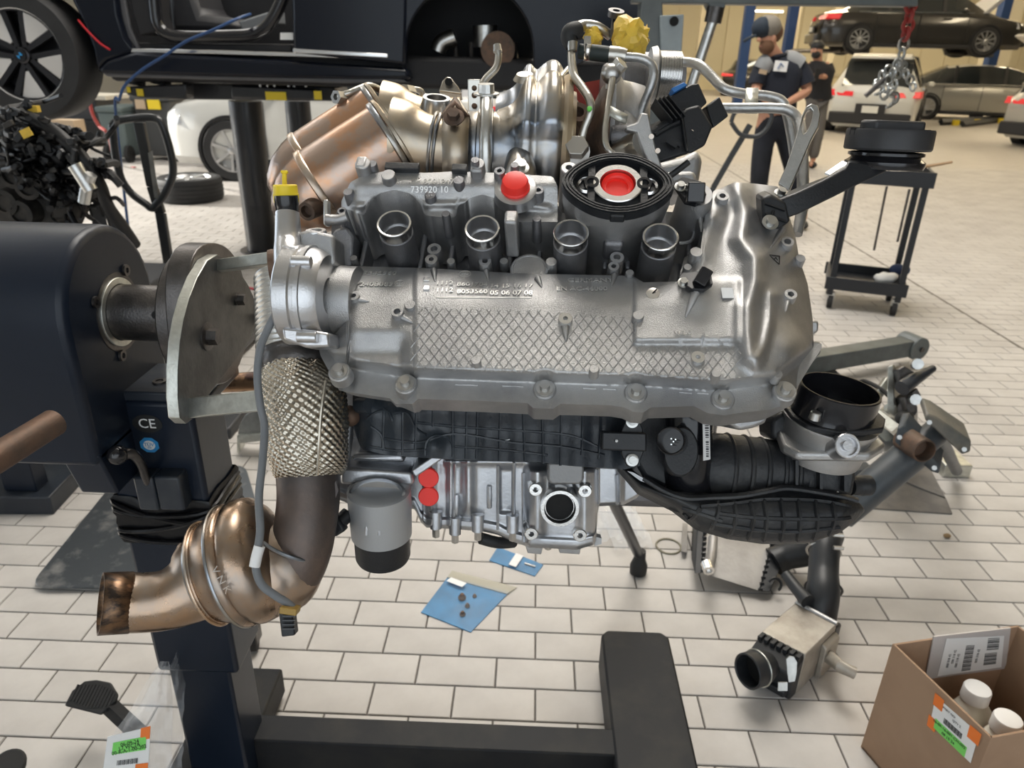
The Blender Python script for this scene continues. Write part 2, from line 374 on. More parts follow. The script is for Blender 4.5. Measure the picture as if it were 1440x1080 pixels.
def frA(px, py):
    ux = (onA(px+2,py)-onA(px-2,py)).normalized(); vy = (onA(px,py-2)-onA(px,py+2)).normalized(); n = ux.cross(vy).normalized()
    return ux, n.cross(ux).normalized(), n
# diamond lattice: thin raised ribs following the face
LAT = [(590,432),(684,435),(760,437),(892,447),(894,472),(905,484),(1000,488),(1040,490),(1045,505),(1037,533),(960,530),(840,527),(720,524),(590,520),(577,515),(577,478),(583,462)]
def inside(P, x, y):
    c = False; j = len(P)-1
    for i in range(len(P)):
        if (P[i][1] > y) != (P[j][1] > y) and x < (P[j][0]-P[i][0])*(y-P[i][1])/(P[j][1]-P[i][1])+P[i][0]: c = not c
        j = i
    return c
lat = MB()
for sgn in (1,-1):
    for c in range(-400, 1600, 14):
        run = []
        for k in range(0, 130):
            y = 428+k*.9; x = c+sgn*(y-480)*.80+ (0 if sgn > 0 else 5)
            if inside(LAT, x, y) and math.hypot(x-795,y-455) > 14 and math.hypot(x-981,y-504) > 12: run.append((x,y))
            else:
                if len(run) > 3: lat.tube([onA(a,b,.0001) for a,b in run[::6]+[run[-1]]], .00055, n=4, k=1, cap=(False,False))
                run = []
        if len(run) > 3: lat.tube([onA(a,b,.0001) for a,b in run[::6]+[run[-1]]], .00055, n=4, k=1, cap=(False,False))
part('lattice_rib', lat, ALU, vc, stuff=True, sharp=60)
def boss(px, py, rpx, h, hole=0.0, m=ALU, up=None, name='boss', par=None, h0=-.006, hm=None):
    p = onA(px, py, 0); n = up or nC; z = (p-CAMP).dot(f_); r = wpx(rpx, z)
    mb = MB()
    if hole:
        rh = r*hole; mb.lathe(p, n, [(h0,r*1.06),(h-.0008,r),(h,r*.95),(h,rh),(h-.008,rh),(h-.008,0.0001)], 20)
    else: mb.lathe(p, n, [(h0,r*1.08),(h-.0012,r),(h,r*.9),(h,.0001)], 20)
    b = part(name, mb, m, par or vc, sharp=30)
    if hole: part('hole', MB().lathe(p, n, [(h-.006,rh*.99),(h-.006,.0001)], 14), HOLE_SHADE, b) if par is None and False else None
    return b
for x, y, r, h, ho in ((499,420,8,.006,.45),(560,443,9,.007,.55),(613,362,10,.016,.5),(608,372,9,.010,.4),(683,376,9,.012,.45),(866,374,10,.016,.5),(862,382,8,.010,.45),(795,452,10,.006,.34),(981,504,10,.003,.34),(1110,418,9,.006,.5),(1105,346,9,.008,.55),(1014,282,9,.008,.5)):
    boss(x, y, r, h, ho, ALUP if ho < .4 else ALU)
for x, y, r, h in ((670,512,7,.008),(835,524,7,.008),(1005,530,7,.008),(1091,531,7,.008),(500,370,5,.010),(635,373,6,.008),(577,431,8,.004),(897,446,8,.004),(977,362,9,.010),(1123,369,7,.008),(966,380,6,.006),(775,377,8,.012),(709,373,6,.008),(483,441,6,.004),(885,388,6,.006),(1092,556,6,.006)):
    boss(x, y, r, h)
for x, y, s in ((500,381,6),(498,397,6),(600,394,6),(600,406,6)):
    p = onA(x,y); a = frA(x,y); part('pad', MB().box(p+a[2]*.0006, (wpx(s*1.6,.76),wpx(s*1.5,.76),.003), a), ALUP, vc, bev=.0006)
def bolt(p, ax, r, par, m=BOLT, washer=1.55, h=None, torx=True):
    ax = V(ax).normalized(); h = h or r*1.0; mb = MB()
    mb.lathe(p, ax, [(0,r*washer),(r*.18,r*washer),(r*.25,r*1.15),(r*.25,.0001)], 20)
    mb.cyl(V(p)+ax*r*.2, V(p)+ax*(r*.2+h), r, r*.94, n=6 if not torx else 12)
    b = part('bolt', mb, m, par, sharp=25); return b
for x, y in FB:
    p = PC.at(x, y, -.032)
    part('bolt_seat', MB().lathe(p, nC, [(-.012,.0130),(.0015,.0122),(.003,.0110),(.003,.0001)], 28), ALU, vc, sharp=32)
    bolt(p+nC*.003, nC, .0056, vc, h=.0075, washer=1.65)
for x, y, dx, dy, w in ((795,458,1,22,.0045),(978,412,-14,34,.005),(503,421,16,3,.003),(566,446,14,8,.004),(610,380,2,16,.004),(684,382,3,12,.0035),(864,388,-4,14,.004),(756,392,6,12,.004),(985,300,1,26,.004),(1100,322,-16,26,.0045),(1108,424,-3,14,.003)):
    P = [(x+dx*t, y+dy*t) for t in (0,.35,.7,1)]
    part('fin', MB().tube([onA(a,b,.0005) for a,b in P], [w,w*.8,w*.5,w*.15], n=8, k=3), ALU, vc, sharp=60)
for x0, x1, y in ((640,672,541),(706,736,543),(820,838,546),(848,866,547),(955,973,552),(980,996,553)):
    part('raised_line', MB().tube([onA(x0,y,.0002),onA((x0+x1)/2,y+.5,.0003),onA(x1,y+1,.0002)], .0011, n=6), ALU, vc)
# round blanking pad on the upper edge
p = onA(744, 380); part('round_pad', MB().lathe(p, nC, [(-.02,.0225),(.002,.0215),(.0032,.020),(.0032,.0185),(.0022,.018),(.0022,.0001)], 40), ALU, vc, sharp=30)
# lettering cast into the cover
def cast(s, px, py, size, par=None, m=ALUP, rot=0.0, h=.0014):
    a = frA(px, py); ux = a[0]*math.cos(rot)+a[1]*math.sin(rot); uy = a[2].cross(ux)
    z = (onA(px,py)-CAMP).dot(f_); part('lettering', text_mb(s, wpx(size,z)*1.25, onA(px,py,h), ux, uy, .0009), m, par or vc)
CASTM = mat('raised_letter', (.62,.61,.59), .38, .85)
for s, x, y, z in (('72342560',531,384,11),('72408083',526,400,11),('1112',625,398,10),('8601704',664,400,10),('14 15 16 17',719,402,10),('1112',625,408,10),('8053560',664,410,10),('05 06 07 08',719,412,10),('GERMANY',830,394,11),('EN AC-46000',818,406,10),('WELC',960,468,7)):
    cast(s, x, y, z, m=CASTM)
a = frA(670, 417); part('raised_line', MB().box(onA(680,418.5,.0002), (wpx(140,.76),.0008,.001), (a[0],a[1],a[2])), CASTM, vc)
def emblem(px, py, r, fn, par):
    p, a = fn(px, py), frA(px, py); mb = MB().torus(p, a[2], r, .0004, 24, 4).torus(p, a[2], r*.62, .0003, 24, 4)
    mb.box(p, (r*1.2,.0005,.0006), a).box(p, (.0005,r*1.2,.0006), a); part('emblem', mb, CASTM, par)
emblem(654, 385, .0066, lambda x,y: onA(x,y,.0003), vc); emblem(562, 398, .0056, lambda x,y: onA(x,y,.0003), vc)
# slotted disc, blank white sticker, warning triangle
p = onA(918,413,.0005); b = part('screw_plug', MB().lathe(p, nC, [(-.003,.0072),(.001,.0072),(.0012,.0066),(.0012,.0001)], 24), ALUP, vc, sharp=30)
part('slot', MB().box(p+nC*.0013, (.011,.0014,.0006), (DIR(.7,.7,-.1),nC.cross(DIR(.7,.7,-.1)),nC)), HOLE_SHADE, b)
a = frA(1023,412); part('sticker', MB().box(onA(1023,412,.0022), (wpx(17,.75),wpx(17,.75),.0006), a), WHITE, vc, 'small white sticker')
a = frA(1091,363); c = onA(1091,364,.0006); tr = [c+a[0]*wpx(dx,.75)+a[1]*wpx(dy,.75) for dx,dy in ((-11,7),(11,5),(2,-10))]
mb = MB()
for i in range(3): mb.tube([tr[i], tr[(i+1)%3]], .0006, n=4, k=1)
mb.tube([c+a[0]*-.002,c+a[0]*.001+a[1]*.002], .0006, n=4, k=1).tube([c+a[0]*.001+a[1]*.002,c+a[0]*.002-a[1]*.002], .0006, n=4, k=1)
part('warning_mark', mb, INK, vc, 'black triangle mark')
# camshaft sensor, black, on the pad
def cam_sensor(sx, sy, bx, by, cx, cy, s=1.0):
    r = part('camshaft_sensor', MB().prism([onA(x,y,0)+nC*.004 for x,y in ((sx-9*s,sy),(sx-4*s,sy-7*s),(sx+8*s,sy-7*s),(bx+6*s,by-14*s),(bx+20*s,by-8*s),(bx+22*s,by+5*s),(bx+10*s,by+13*s),(bx-8*s,by+12*s),(sx,sy+10*s))], nC*.006), BLK, eng, 'black plastic sensor', bev=.001)
    bolt(onA(sx,sy,.010), nC, .0042, r, m=STEEL, washer=1.5)
    q = onA(bx+4*s,by-2*s,.008); d = (onA(cx,cy,.012)+nC*.012-q); a, s1, s2 = frame(d)
    sd = uC; up = a.cross(sd).normalized(); mb = MB().box(q+d*.45, (d.length*.95,.013*s,.015*s), (a, a.cross(up).normalized(), up)); part('connector', mb, BLKG, r, bev=.001)
    part('socket', MB().box(q+d*.93, (.001,.009*s,.011*s), (a, a.cross(up).normalized(), up)), HOLE_SHADE, r)
cam_sensor(961, 398, 978, 402, 992, 388)
# ---------------------------------------------- second cam cover, valley, spark plug wells
BB = [(480,292),(512,303),(520,286),(534,272),(555,267),(576,272),(591,287),(597,303),(640,307),(645,293),(660,279),(679,274),(700,280),(714,296),(722,312),(784,312)]
TB = [(480,283),(493,256),(512,246),(540,241),(600,243),(640,241),(700,243),(777,248),(784,262)]
def HB(x, y):
    h = .012+.02*sm(300,255,y)
    h -= .02*(max(0,505-x)/25)**2
    for cx, cy in ((554,317),(678,325)): h -= .012*(1-sm(34,60,math.hypot(x-cx,(y-cy)*1.25)))
    h -= .006*sm(520,530,x)*(1-sm(740,750,x))*sm(246,252,y)*(1-sm(276,284,y))*0
    h += .004*math.exp(-(pdist([(500,290),(640,287),(700,285),(770,292)],x,y)/5)**2)
    return h
def onB(x, y, h=0.0): return PC.at(x, y, HB(x,y)+h)
cb = part('cam_cover', sheet(PC, TB, BB, 100, 30, HB, back=-.075), ALU, eng, 'grey cast cam cover with red plug', sharp=60)
def HV(x, y): return -.078+.004*math.sin(x*.16)
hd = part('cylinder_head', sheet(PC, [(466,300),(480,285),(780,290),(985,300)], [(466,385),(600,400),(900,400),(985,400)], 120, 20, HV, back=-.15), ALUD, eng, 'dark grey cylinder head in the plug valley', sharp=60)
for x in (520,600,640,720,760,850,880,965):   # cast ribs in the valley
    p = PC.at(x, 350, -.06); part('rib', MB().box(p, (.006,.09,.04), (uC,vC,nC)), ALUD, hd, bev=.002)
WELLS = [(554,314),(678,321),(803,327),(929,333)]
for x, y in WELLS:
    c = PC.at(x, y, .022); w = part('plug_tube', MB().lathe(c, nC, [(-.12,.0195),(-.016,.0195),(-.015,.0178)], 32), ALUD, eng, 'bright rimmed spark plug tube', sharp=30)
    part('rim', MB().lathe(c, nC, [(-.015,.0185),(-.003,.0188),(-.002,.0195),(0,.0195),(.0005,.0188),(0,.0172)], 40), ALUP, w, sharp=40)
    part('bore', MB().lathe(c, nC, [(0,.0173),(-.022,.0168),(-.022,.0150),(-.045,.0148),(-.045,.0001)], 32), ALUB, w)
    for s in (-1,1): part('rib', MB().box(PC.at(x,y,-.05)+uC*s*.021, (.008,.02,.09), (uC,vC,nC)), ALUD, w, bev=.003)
for x, y, r, h, ho in ((513,240,11,.012,0),(673,242,10,.014,0),(548,254,10,.010,0),(606,281,8,.008,0),(646,260,8,.008,0),(492,278,7,.010,0),(525,237,7,.008,0),(670,243,6,.02,0),(703,249,8,.010,.45),(757,276,8,.010,.5),(484,306,7,.012,.5),(628,307,6,.008,0),(724,237,6,.006,0),(755,314,6,.008,0)):
    p = onB(max(482,min(782,x)), max(248,min(y,310))) ; p = PC.at(x,y,HB(max(482,min(782,x)),max(248,y)))
    rr = wpx(r,.83); prof = [(-.03,rr*1.15),(h-.001,rr),(h,rr*.92)] + ([(h,rr*ho),(h-.008,rr*ho),(h-.008,.0001)] if ho else [(h,.0001)])
    part('boss', MB().lathe(p, nC, prof, 18), ALU if r > 9 else ALUD, cb, sharp=30)
for x0,x1,y0,y1 in ((506,522,236,262),(664,682,243,266),(711,729,311,340)):   # square towers
    p = PC.at((x0+x1)/2,(y0+y1)/2,.02); part('tower', MB().box(p-nC*.005, (wpx(x1-x0,.83),.018,.06), (uC,vC,nC)), ALU, cb, bev=.003)
for x0,x1,y in ((542,590,237),(636,657,239)):
    p = PC.at((x0+x1)/2,y,.034); part('clip_rail', MB().box(p, (wpx(x1-x0,.85),.010,.010), (uC,vC,nC)), BLKD, cb, bev=.001)
def castB(s, x, y, size):
    z = (onB(x,y)-CAMP).dot(f_); ux = (onB(x+3,y)-onB(x-3,y)).normalized(); vy = (onB(x,y-3)-onB(x,y+3)).normalized()
    part('lettering', text_mb(s, wpx(size,z)*1.25, onB(x,y,.0042), ux, vy, .0014), CASTM, cb)
castB('8001847', 617, 256, 10); castB('739920 10', 604, 267, 10)
emblem(583, 254, .007, lambda x,y: onB(x,y,.002), cb)
# red push-in plug
p = onB(725,268,.002); rp = part('plug_seat', MB().lathe(p, nC, [(-.01,.025),(.003,.024),(.004,.022),(.004,.015),(0,.015)], 36), ALUB, cb, sharp=30)
part('red_plug', MB().lathe(p+nC*.004, nC, [(-.002,.0165),(.002,.0165),(.003,.0155),(.010,.0150),(.0125,.0138),(.0132,.0115),(.0132,.0001)], 32), RED, cb, 'round red plastic plug', sharp=30)
# ---------------------------------------------- pump seat with oval gasket
oc = PC.at(868, 264, .045)
def oval(rx, ry, k=0.0, n=48, h=0.0, flat=.62):
    out = []
    for i in range(n):
        t = 2*math.pi*i/n; c, s = math.cos(t), math.sin(t)
        x = math.copysign(abs(c)**.85, c)*rx; y = math.copysign(abs(s)**1.0, s)*ry*(1-.30*abs(c)**1.6)
        out.append(oc+uC*x+vC*y+nC*h)
    return out
seat = part('pump_mount', MB().rings([oval(.052,.036,h=-.13), oval(.054,.038,h=-.06), oval(.060,.044,h=-.02), oval(.0595,.0435,h=-.004), oval(.058,.042,h=-.003)], cap=(True,True)), ALU, eng, 'cast pump mount under the oval gasket', sharp=40)
part('mount_rib', MB().box(oc-nC*.055-vC*.040, (.022,.012,.03), (uC,vC,nC)), ALUD, seat, bev=.004)
def oband(r0, r1, h0, h1): return MB().rings([oval(*r0,h=h0), oval(*r0,h=h1), oval(*r1,h=h1), oval(*r1,h=h0), oval(*r0,h=h0)], cap=(False,False))
gk = part('oval_gasket', oband((.061,.0445),(.049,.034),-.003,.008), BLK, eng, 'black oval rubber gasket frame', sharp=35)
for r0, r1, h in (((.060,.0435),(.058,.042),.0095),((.0565,.0405),(.0545,.039),.0098),((.0525,.037),(.0505,.0355),.0095)): part('ridge', oband(r0,r1,.006,h), BLK, gk, sharp=35)
part('gasket_web', oband((.05,.035),(.0265,.029),-.002,.0012), BLK, gk)
for s in (-1,1):
    part('bar', MB().box(oc+uC*s*.0285+nC*.003, (.009,.054,.006), (uC,vC,nC)), BLK, gk, bev=.001)
    part('bushing', MB().lathe(oc+uC*s*.0285+nC*.004, nC, [(0,.0085),(.005,.008),(.005,.005),(-.003,.005),(-.003,.0001)], 22), BLKG, gk, sharp=30)
    part('clip_ring', MB().torus(oc+uC*s*.0335+nC*.003, nC, .010, .0022, 20, 4, (math.pi*.5 if s<0 else -math.pi*.5) if False else 0, 2*math.pi), ALUP, gk)
for s in (-1,1): part('tab', MB().box(oc+vC*s*.0435+nC*.002, (.016,.008,.011), (uC,vC,nC)), BLK, gk, bev=.002)
rg = part('port_ring', MB().lathe(oc+nC*.001, nC, [(0,.0275),(.006,.0275),(.007,.0265),(.007,.0195),(.002,.0185),(-.012,.018)], 44), ALUP, eng, 'bright port ring with red cap inside', sharp=30)
part('red_cap', MB().lathe(oc+nC*.0055, nC, [(-.004,.0185),(-.002,.0178),(.000,.0172),(-.003,.0160),(-.0045,.0140),(-.0045,.0122),(-.007,.0118),(-.007,.0001)], 36), RED, rg, 'red cap inside the ring', sharp=30)
for x, y in ((800,240),(908,236)):
    p = PC.at(x,y,.03); part('boss', MB().lathe(p, nC, [(-.06,.011),(.004,.0095),(.005,.0085),(.005,.004),(-.005,.004),(-.005,.0001)], 18), ALU, seat, sharp=30)
cam2 = part('camshaft_sensor', MB().prism([PC.at(x,y,.02) for x,y in ((945,262),(958,255),(985,262),(992,280),(978,292),(962,288))], nC*.008), BLK, eng, 'black plastic sensor', bev=.001)
q = PC.at(977,272,.034); part('connector', MB().box(q, (.019,.022,.022), (uC,(vC*.8+nC*.6).normalized(),(nC*.8-vC*.6).normalized())), BLKG, cam2, bev=.0015)
bolt(PC.at(957,263,.029), nC, .0045, cam2, m=STEEL)
T2 = MB(); T2.lathe(PC.at(975,290,.0), nC, [(-.08,.026),(.01,.020),(.02,.018),(.02,.0001)], 24); part('sensor_tower', T2, ALU, eng, sharp=40)
part('casting_flange', MB().tube([PC.at(x,y,.0) for x,y in ((982,297),(992,330),(994,356))], .0016, n=6), ALUP, eng)
part('casting_step', MB().tube([PC.at(x,y,-.02) for x,y in ((952,318),(968,318),(976,328),(970,340),(955,342))], .002, n=6, k=2), ALU, eng)
# ---------------------------------------------- hot side: catalyst cones, turbochargers
AX1 = DIR(.86, .47, .02)
def cone(dx, dy, z, s=1.0, nm='catalyst_cone', lab=None):
    S = lambda x, y: W(x+dx, y+dy, z)
    mb = MB(); c0, c1 = S(456,265), S(555,201); ax = (c1-c0).normalized(); L = (c1-c0).length; r = wpx(59,z)*s
    mb.lathe(c0, ax, [(-.075,r*.25),(-.066,r*.48),(-.045,r*.78),(-.022,r*.93),(-.006,r*.985),(-.001,r*1.0),(.006,r*1.0),(L*.5,r*1.0),(L-.004,r*.985)], 40, cap=(True,True))
    c = part(nm, mb, COPPER, eng, lab)
    part('weld_ring', MB().lathe(c0-ax*.004, ax, [(-.006,r*.96),(-.004,r*1.035),(.003,r*1.04),(.005,r*1.005)], 40), BRONZE, c, sharp=60)
    part('collar', MB().lathe(c1, ax, [(-.008,r*.98),(-.006,r*1.05),(-.001,r*1.055),(.0005,r*1.03)], 44), BLUED, c, sharp=50)
    part('collar', MB().lathe(c1+ax*.001, ax, [(0,r*1.02),(.001,r*1.07),(.005,r*1.06),(.007,r*.95)], 44), GOLD, c, sharp=50)
    return c, c0, c1, ax, r
K1 = cone(0, 0, 1.0, 1.0, 'catalyst_cone', 'coppery catalyst cone nearest the camera')
part('sensor_bung', MB().lathe(W(432,297,.945), DIR(-.3,-.5,-.8), [(-.02,.014),(.002,.012),(.002,.008),(-.006,.0075),(-.006,.0001)], 20), RUST, K1[0])
mk = MB(); fr = (AX1, DIR(-.45,.86,-.1), DIR(.1,.1,-1))
K2 = cone(-14, -32, 1.11, .86, 'catalyst_cone', 'coppery catalyst cone behind the other')
def elbow(z, dx, dy, s, lab=None):
    mb = MB(); T(mb, [(555+dx,201+dy,z,122*s),(567+dx,202+dy,z,116*s),(585+dx,206+dy,z,100*s),(606+dx,209+dy,z,90*s),(632+dx,210+dy,z,88*s),(662+dx,210+dy,z,90*s)], n=36, k=5)
    e = part('exhaust_elbow', mb, GOLD, eng, lab)
    for x, w in ((610,96),(616,93)): part('bead', MB().torus(W(x+dx,209+dy,z), DIR(1,-.15,0), wpx(w*s,z)/2, .0022, 36, 8), BLUED, e)
    return e
el1 = elbow(1.0, 0, 0, 1.0); el2 = elbow(1.11, -14, -32, .86)
# bronze strap with pointed top and nut
sp = MB(); zc = .945
P = lambda x, y, z=.945: W(x, y, z)
sp.grid([[P(622,250,.950),P(658,250,.950)],[P(622,215,.940),P(658,215,.940)],[P(621,185,.940),P(659,185,.940)],[P(623,168,.948),P(660,168,.948)],[P(626,158,.957),P(657,158,.957)],[P(632,148,.968),P(650,148,.968)],[P(638,140,.98),P(645,140,.98)]])
st = part('heat_strap', sp, GOLD, eng, 'gold-tinted strap with a nut', solid=.004, sharp=60)
part('strap_hood', MB().grid([[P(622,166,.95),P(640,146,.935),P(660,166,.95)],[P(622,160,.98),P(640,136,.97),P(659,160,.98)]]), RUST, st, solid=.003)
bolt(P(638,165,.935), DIR(0,.35,-1), .0085, st, m=RUST, torx=False, washer=1.6)
ax = DIR(1, -.05, -.02)
def lath(name, x0, y0, z, prof, m, lab=None, par=eng, n=44, sharp=50, axis=None):   # prof: pixel x, radius in px
    o = W(x0, y0, z); return part(name, MB().lathe(o, axis or ax, [(wpx(a-x0,z), wpx(r,z)) for a, r in prof], n), m, par, lab, sharp=sharp)
lath('clamp_collar', 668, 212, 1.0, [(650,0.1),(650,46),(658,52),(672,53),(674,57),(692,57),(694,53),(706,54),(706,.1)], BLUED)
cl = part('band_clamp', MB().torus(W(684,212,1.0), ax, wpx(58,1.0), .004, 40, 8), STEEL, eng, 'bright band clamp with long bolt')
part('clamp_bolt', MB().tube([W(684,134,.962),W(684,160,.930),W(683,200,.925),W(683,245,.935)], .0082, n=14), STEEL, cl)
bolt(W(684,133,.957), DIR(0,.85,-.5), .011, cl, m=STEEL)
# turbine housing: lumpy cast scroll
def scroll(x0, y0, z, s, dx=0):
    rows = []; prof = [(698,53),(708,56),(717,60),(725,68),(731,82),(737,92),(743,93),(748,88),(752,86),(757,91),(764,97),(772,99),(780,96),(786,88),(789,76),(789,20)]
    prof = catmull([V((a,b,0)) for a,b in prof], 4); o = W(x0,y0,z); a, sx, sy = frame(ax)
    for p in prof:
        ring = []
        for i in range(56):
            q = 2*math.pi*i/56; d = sx*math.cos(q)+sy*math.sin(q); up = d.dot(u_)
            r = p.y*s; lump = 1+.05*math.sin(2*q+p.x*.03)+.03*noise.noise(V((p.x*.04,math.cos(q)*1.5,math.sin(q)*1.5)))
            if up < 0: r = 56*s+(r-56*s)*.35
            ring.append(o+a*wpx((p.x-x0+dx),z)+d*wpx(r,z)*lump)
        rows.append(ring)
    return MB().rings(rows, cap=(True,True))
tb = part('turbine_housing', scroll(740, 210, 1.0, 1.0), BLUED, eng, 'heat-blued turbine housing nearest the camera', sharp=80)
part('turbine_housing', scroll(715, 178, 1.12, .85), BLUED, eng, 'turbine housing behind', sharp=80)
pb = MB(); T(pb, [(728,262,.93,52),(731,240,.935,46),(730,222,.955,36)], n=20); part('wastegate_boss', pb, BLUED, tb, sharp=80)
bolt(W(731,236,.905), DIR(.1,.5,-.8), .0075, tb, m=STEEL)
part('studs_boss', MB().cyl(W(738,112,.99), W(738,104,.985), .016, .011), BLUED, tb)
lath('turbine_flange', 795, 198, 1.0, [(788,20),(788,84),(794,87),(800,84),(800,66),(806,64),(806,20)], GOLD, 'gold-tinted turbine flange')
core = lath('bearing_housing', 820, 195, 1.0, [(800,20),(801,58),(812,46),(822,42),(832,48),(838,62),(842,70),(850,72),(850,10)], RUST, 'brown bearing housing')
nut = part('banjo_bolt', MB().hexnut(W(812,211,.93), DIR(-.15,.25,-1), .0150, .012), BOLT, core, bev=.001)
part('banjo_body', MB().cyl(W(812,212,.965), W(812,214,.93), .017, .016), BOLT, core)
part('drain_bung', MB().lathe(W(813,157,.95), DIR(.1,.3,-.9), [(-.05,.024),(-.01,.017),(0,.015),(0,.008),(-.008,.008),(-.008,.001)], 22), RUST, core, sharp=40)
part('red_shield', MB().prism([W(798,120,1.06),W(845,112,1.06),W(845,200,1.06),W(800,200,1.06)], DIR(0,0,1)*.004), mat('red_plate',(.35,.05,.04),.5), eng, 'dull red plate behind the pipes')
# compressor side
lath('compressor_housing', 880, 180, 1.03, [(842,10),(842,80),(848,84),(856,84),(862,74),(870,62),(884,60),(900,56),(906,48),(906,10)], ALU, 'cast compressor housing')
cy = MB(); T(cy, [(866,108,1.12,64),(900,112,1.13,72),(950,118,1.14,78)], n=30); part('intake_duct', cy, ALUD, eng)
cv = MB(); T(cv, [(858,150,1.0,50),(872,185,.99,60),(880,220,.97,60),(884,250,.95,60)], n=26); part('compressor_outlet', cv, ALU, eng)
# finned bellows
fb = [];
for i in range(17):
    x = 924+i*1.75; fb += [(x, 31),(x+.5,34),(x+1.0,34),(x+1.5,31)]
lath('finned_bellows', 938, 108, 1.06, [(922,5)]+fb+[(953,5)], ALUP, 'bright finned bellows', sharp=30)
lath('bellows_flange', 916, 106, 1.06, [(912,5),(912,36),(920,38),(923,34),(923,5)], ALU)
# pipes
def pipe(name, pts, m, lab=None, n=14, k=7, par=None):
    mb = MB(); T(mb, pts, n=n, k=k); return part(name, mb, m, par or eng, lab, sharp=50)
PIPE = mat('silver_pipe', (.60,.58,.53), .3, 1, .15, 200, var=.2, vscale=20)
PIPEG = mat('grey_alu_pipe', (.52,.52,.51), .38, .9, .25, 300, var=.2, vscale=20)
o1 = pipe('oil_pipe', [(805,62,.96,10),(804,80,.95,12),(807,105,.94,12),(818,122,.93,12),(829,140,.92,12),(830,158,.92,12),(822,180,.925,11),(818,196,.93,12)], PIPE, 'silver oil pipe with green dot')
part('green_mark', MB().ball(W(829,153,.913), .0035, 6), GREEN, o1)
el = pipe('hose_elbow', [(804,66,.955,18),(800,54,.955,23),(803,46,.955,26),(813,43,.96,25)], RUBBER, 'black rubber hose elbow')
pipe('crimp', [(805,60,.95,15),(805,72,.95,13)], PIPE, par=el)
pipe('cross_pipe', [(812,40,.985,17),(822,36,.99,16),(840,38,.99,14),(858,50,1.0,14)], PIPE)
h1 = pipe('coolant_hose', [(815,72,.97,20),(835,74,.965,22),(858,77,.96,22)], mat('hose_rubber',(.02,.028,.026),.55), 'black coolant hose with clamp')
part('hose_clamp', MB().lathe(W(826,72,.967), DIR(1,-.1,0), [(-.004,.0112),(.004,.0112)], 24), ALUP, h1, solid=.001)
part('clamp_tab', MB().box(W(826,62,.958), (.009,.02,.003), (r_,u_,f_)), ALUP, h1)
pipe('crimp_sleeve', [(857,77,.96,24),(870,78,.958,24),(880,80,.957,22)], PIPE, par=h1)
pipe('return_pipe', [(878,80,.957,13),(900,82,.955,13),(915,90,.955,13),(919,104,.955,13),(914,125,.96,13),(906,146,.97,13),(898,170,.98,13)], PIPEG, 'grey bent coolant pipe')
f1 = pipe('feed_pipe', [(862,106,.93,9),(860,120,.925,10),(855,150,.92,9),(851,180,.915,9),(852,203,.912,9),(860,215,.91,9),(876,226,.91,9)], PIPE, 'thin silver feed pipe')
part('banjo_fitting', MB().ball(W(860,104,.935), .013, 10), BOLT, f1); part('hex_nut', MB().hexnut(W(866,98,.935), DIR(.6,.5,-.6), .010, .012), STEEL, f1, bev=.001)
part('heat_tab', MB().grid([[W(856,148,.918),W(855,162,.918)],[W(870,155,.916),W(868,170,.916)],[W(884,162,.916),W(880,175,.916)]]), GALVB, f1, solid=.002)
pipe('feed_pipe', [(780,124,1.0,8),(790,108,1.01,8),(800,96,1.03,8)], PIPE)
lp = pipe('coolant_rail', [(950,87,1.04,13),(972,88,1.03,13),(987,94,1.02,14),(1003,110,1.01,14),(1019,125,1.0,14),(1046,132,1.0,14),(1078,135,1.0,14),(1098,142,1.0,15),(1106,158,1.0,14),(1113,190,1.0,14),(1118,225,1.0,14)], PIPEG, 'upper grey coolant rail', n=16)
pipe('coolant_rail', [(1012,152,.97,14),(1050,152,.96,14),(1085,152,.95,14),(1108,155,.945,15),(1122,168,.94,15),(1127,192,.93,15),(1129,240,.92,16),(1128,290,.91,16),(1121,330,.90,14)], PIPEG, 'lower grey coolant rail', n=16)
part('rail_clip', MB().grid([[W(1049,126,.975),W(1066,126,.975)],[W(1048,142,.965),W(1065,142,.965)],[W(1049,158,.96),W(1066,158,.96)]]), GALVB, lp, solid=.006)
for pts, nut in (([(475,136,1.08,11),(490,131,1.08,9),(508,124,1.09,10),(520,121,1.1,10),(535,127,1.12,10),(552,140,1.14,10)],(476,137,1.075)), ([(571,128,1.12,12),(582,126,1.13,9),(592,129,1.14,9),(596,142,1.15,9)],(572,128,1.115)), ([(700,66,1.2,9),(701,80,1.2,10),(697,96,1.2,10),(684,110,1.2,10),(676,122,1.2,10)],None)):
    q = pipe('union_pipe', pts, PIPE)
    if nut: part('union_nut', MB().lathe(W(*nut), DIR(-.5,-.2,-.8), [(-.012,.010),(.006,.010),(.006,.005),(-.002,.005),(-.002,.0001)], 6), BOLT, q, sharp=20)
    else: part('tip', MB().cyl(W(700,73,1.19), W(699,63,1.19), .0072, .006), BOLT, q)
pk = part('drilled_bracket', MB().box(W(667,135,1.05), (.018,.044,.006), (r_,(u_*.95-f_*.3).normalized(),(f_*.95+u_*.3).normalized())), PIPE, eng, bev=.001)
for y in (124,134,149): part('hole', MB().ball(W(667,y,1.045), .004, 8), RUST, pk)
part('exhaust_port', MB().lathe(W(614,137,1.06), DIR(.1,.8,-.6), [(-.06,.026),(-.008,.022),(0,.020),(0,.0145),(-.012,.014),(-.012,.0001)], 30), BLUED, eng, sharp=30)
lug = part('lug_plate', MB().prism([W(x,y,1.16) for x,y in ((617,128),(622,113),(628,107),(634,108),(645,122),(650,132))], DIR(0,-.2,1)*.02), BLUED, eng, bev=.002)
part('hole', MB().cyl(W(631,115,1.157), W(631,115,1.15), .006), HOLE_SHADE, lug)
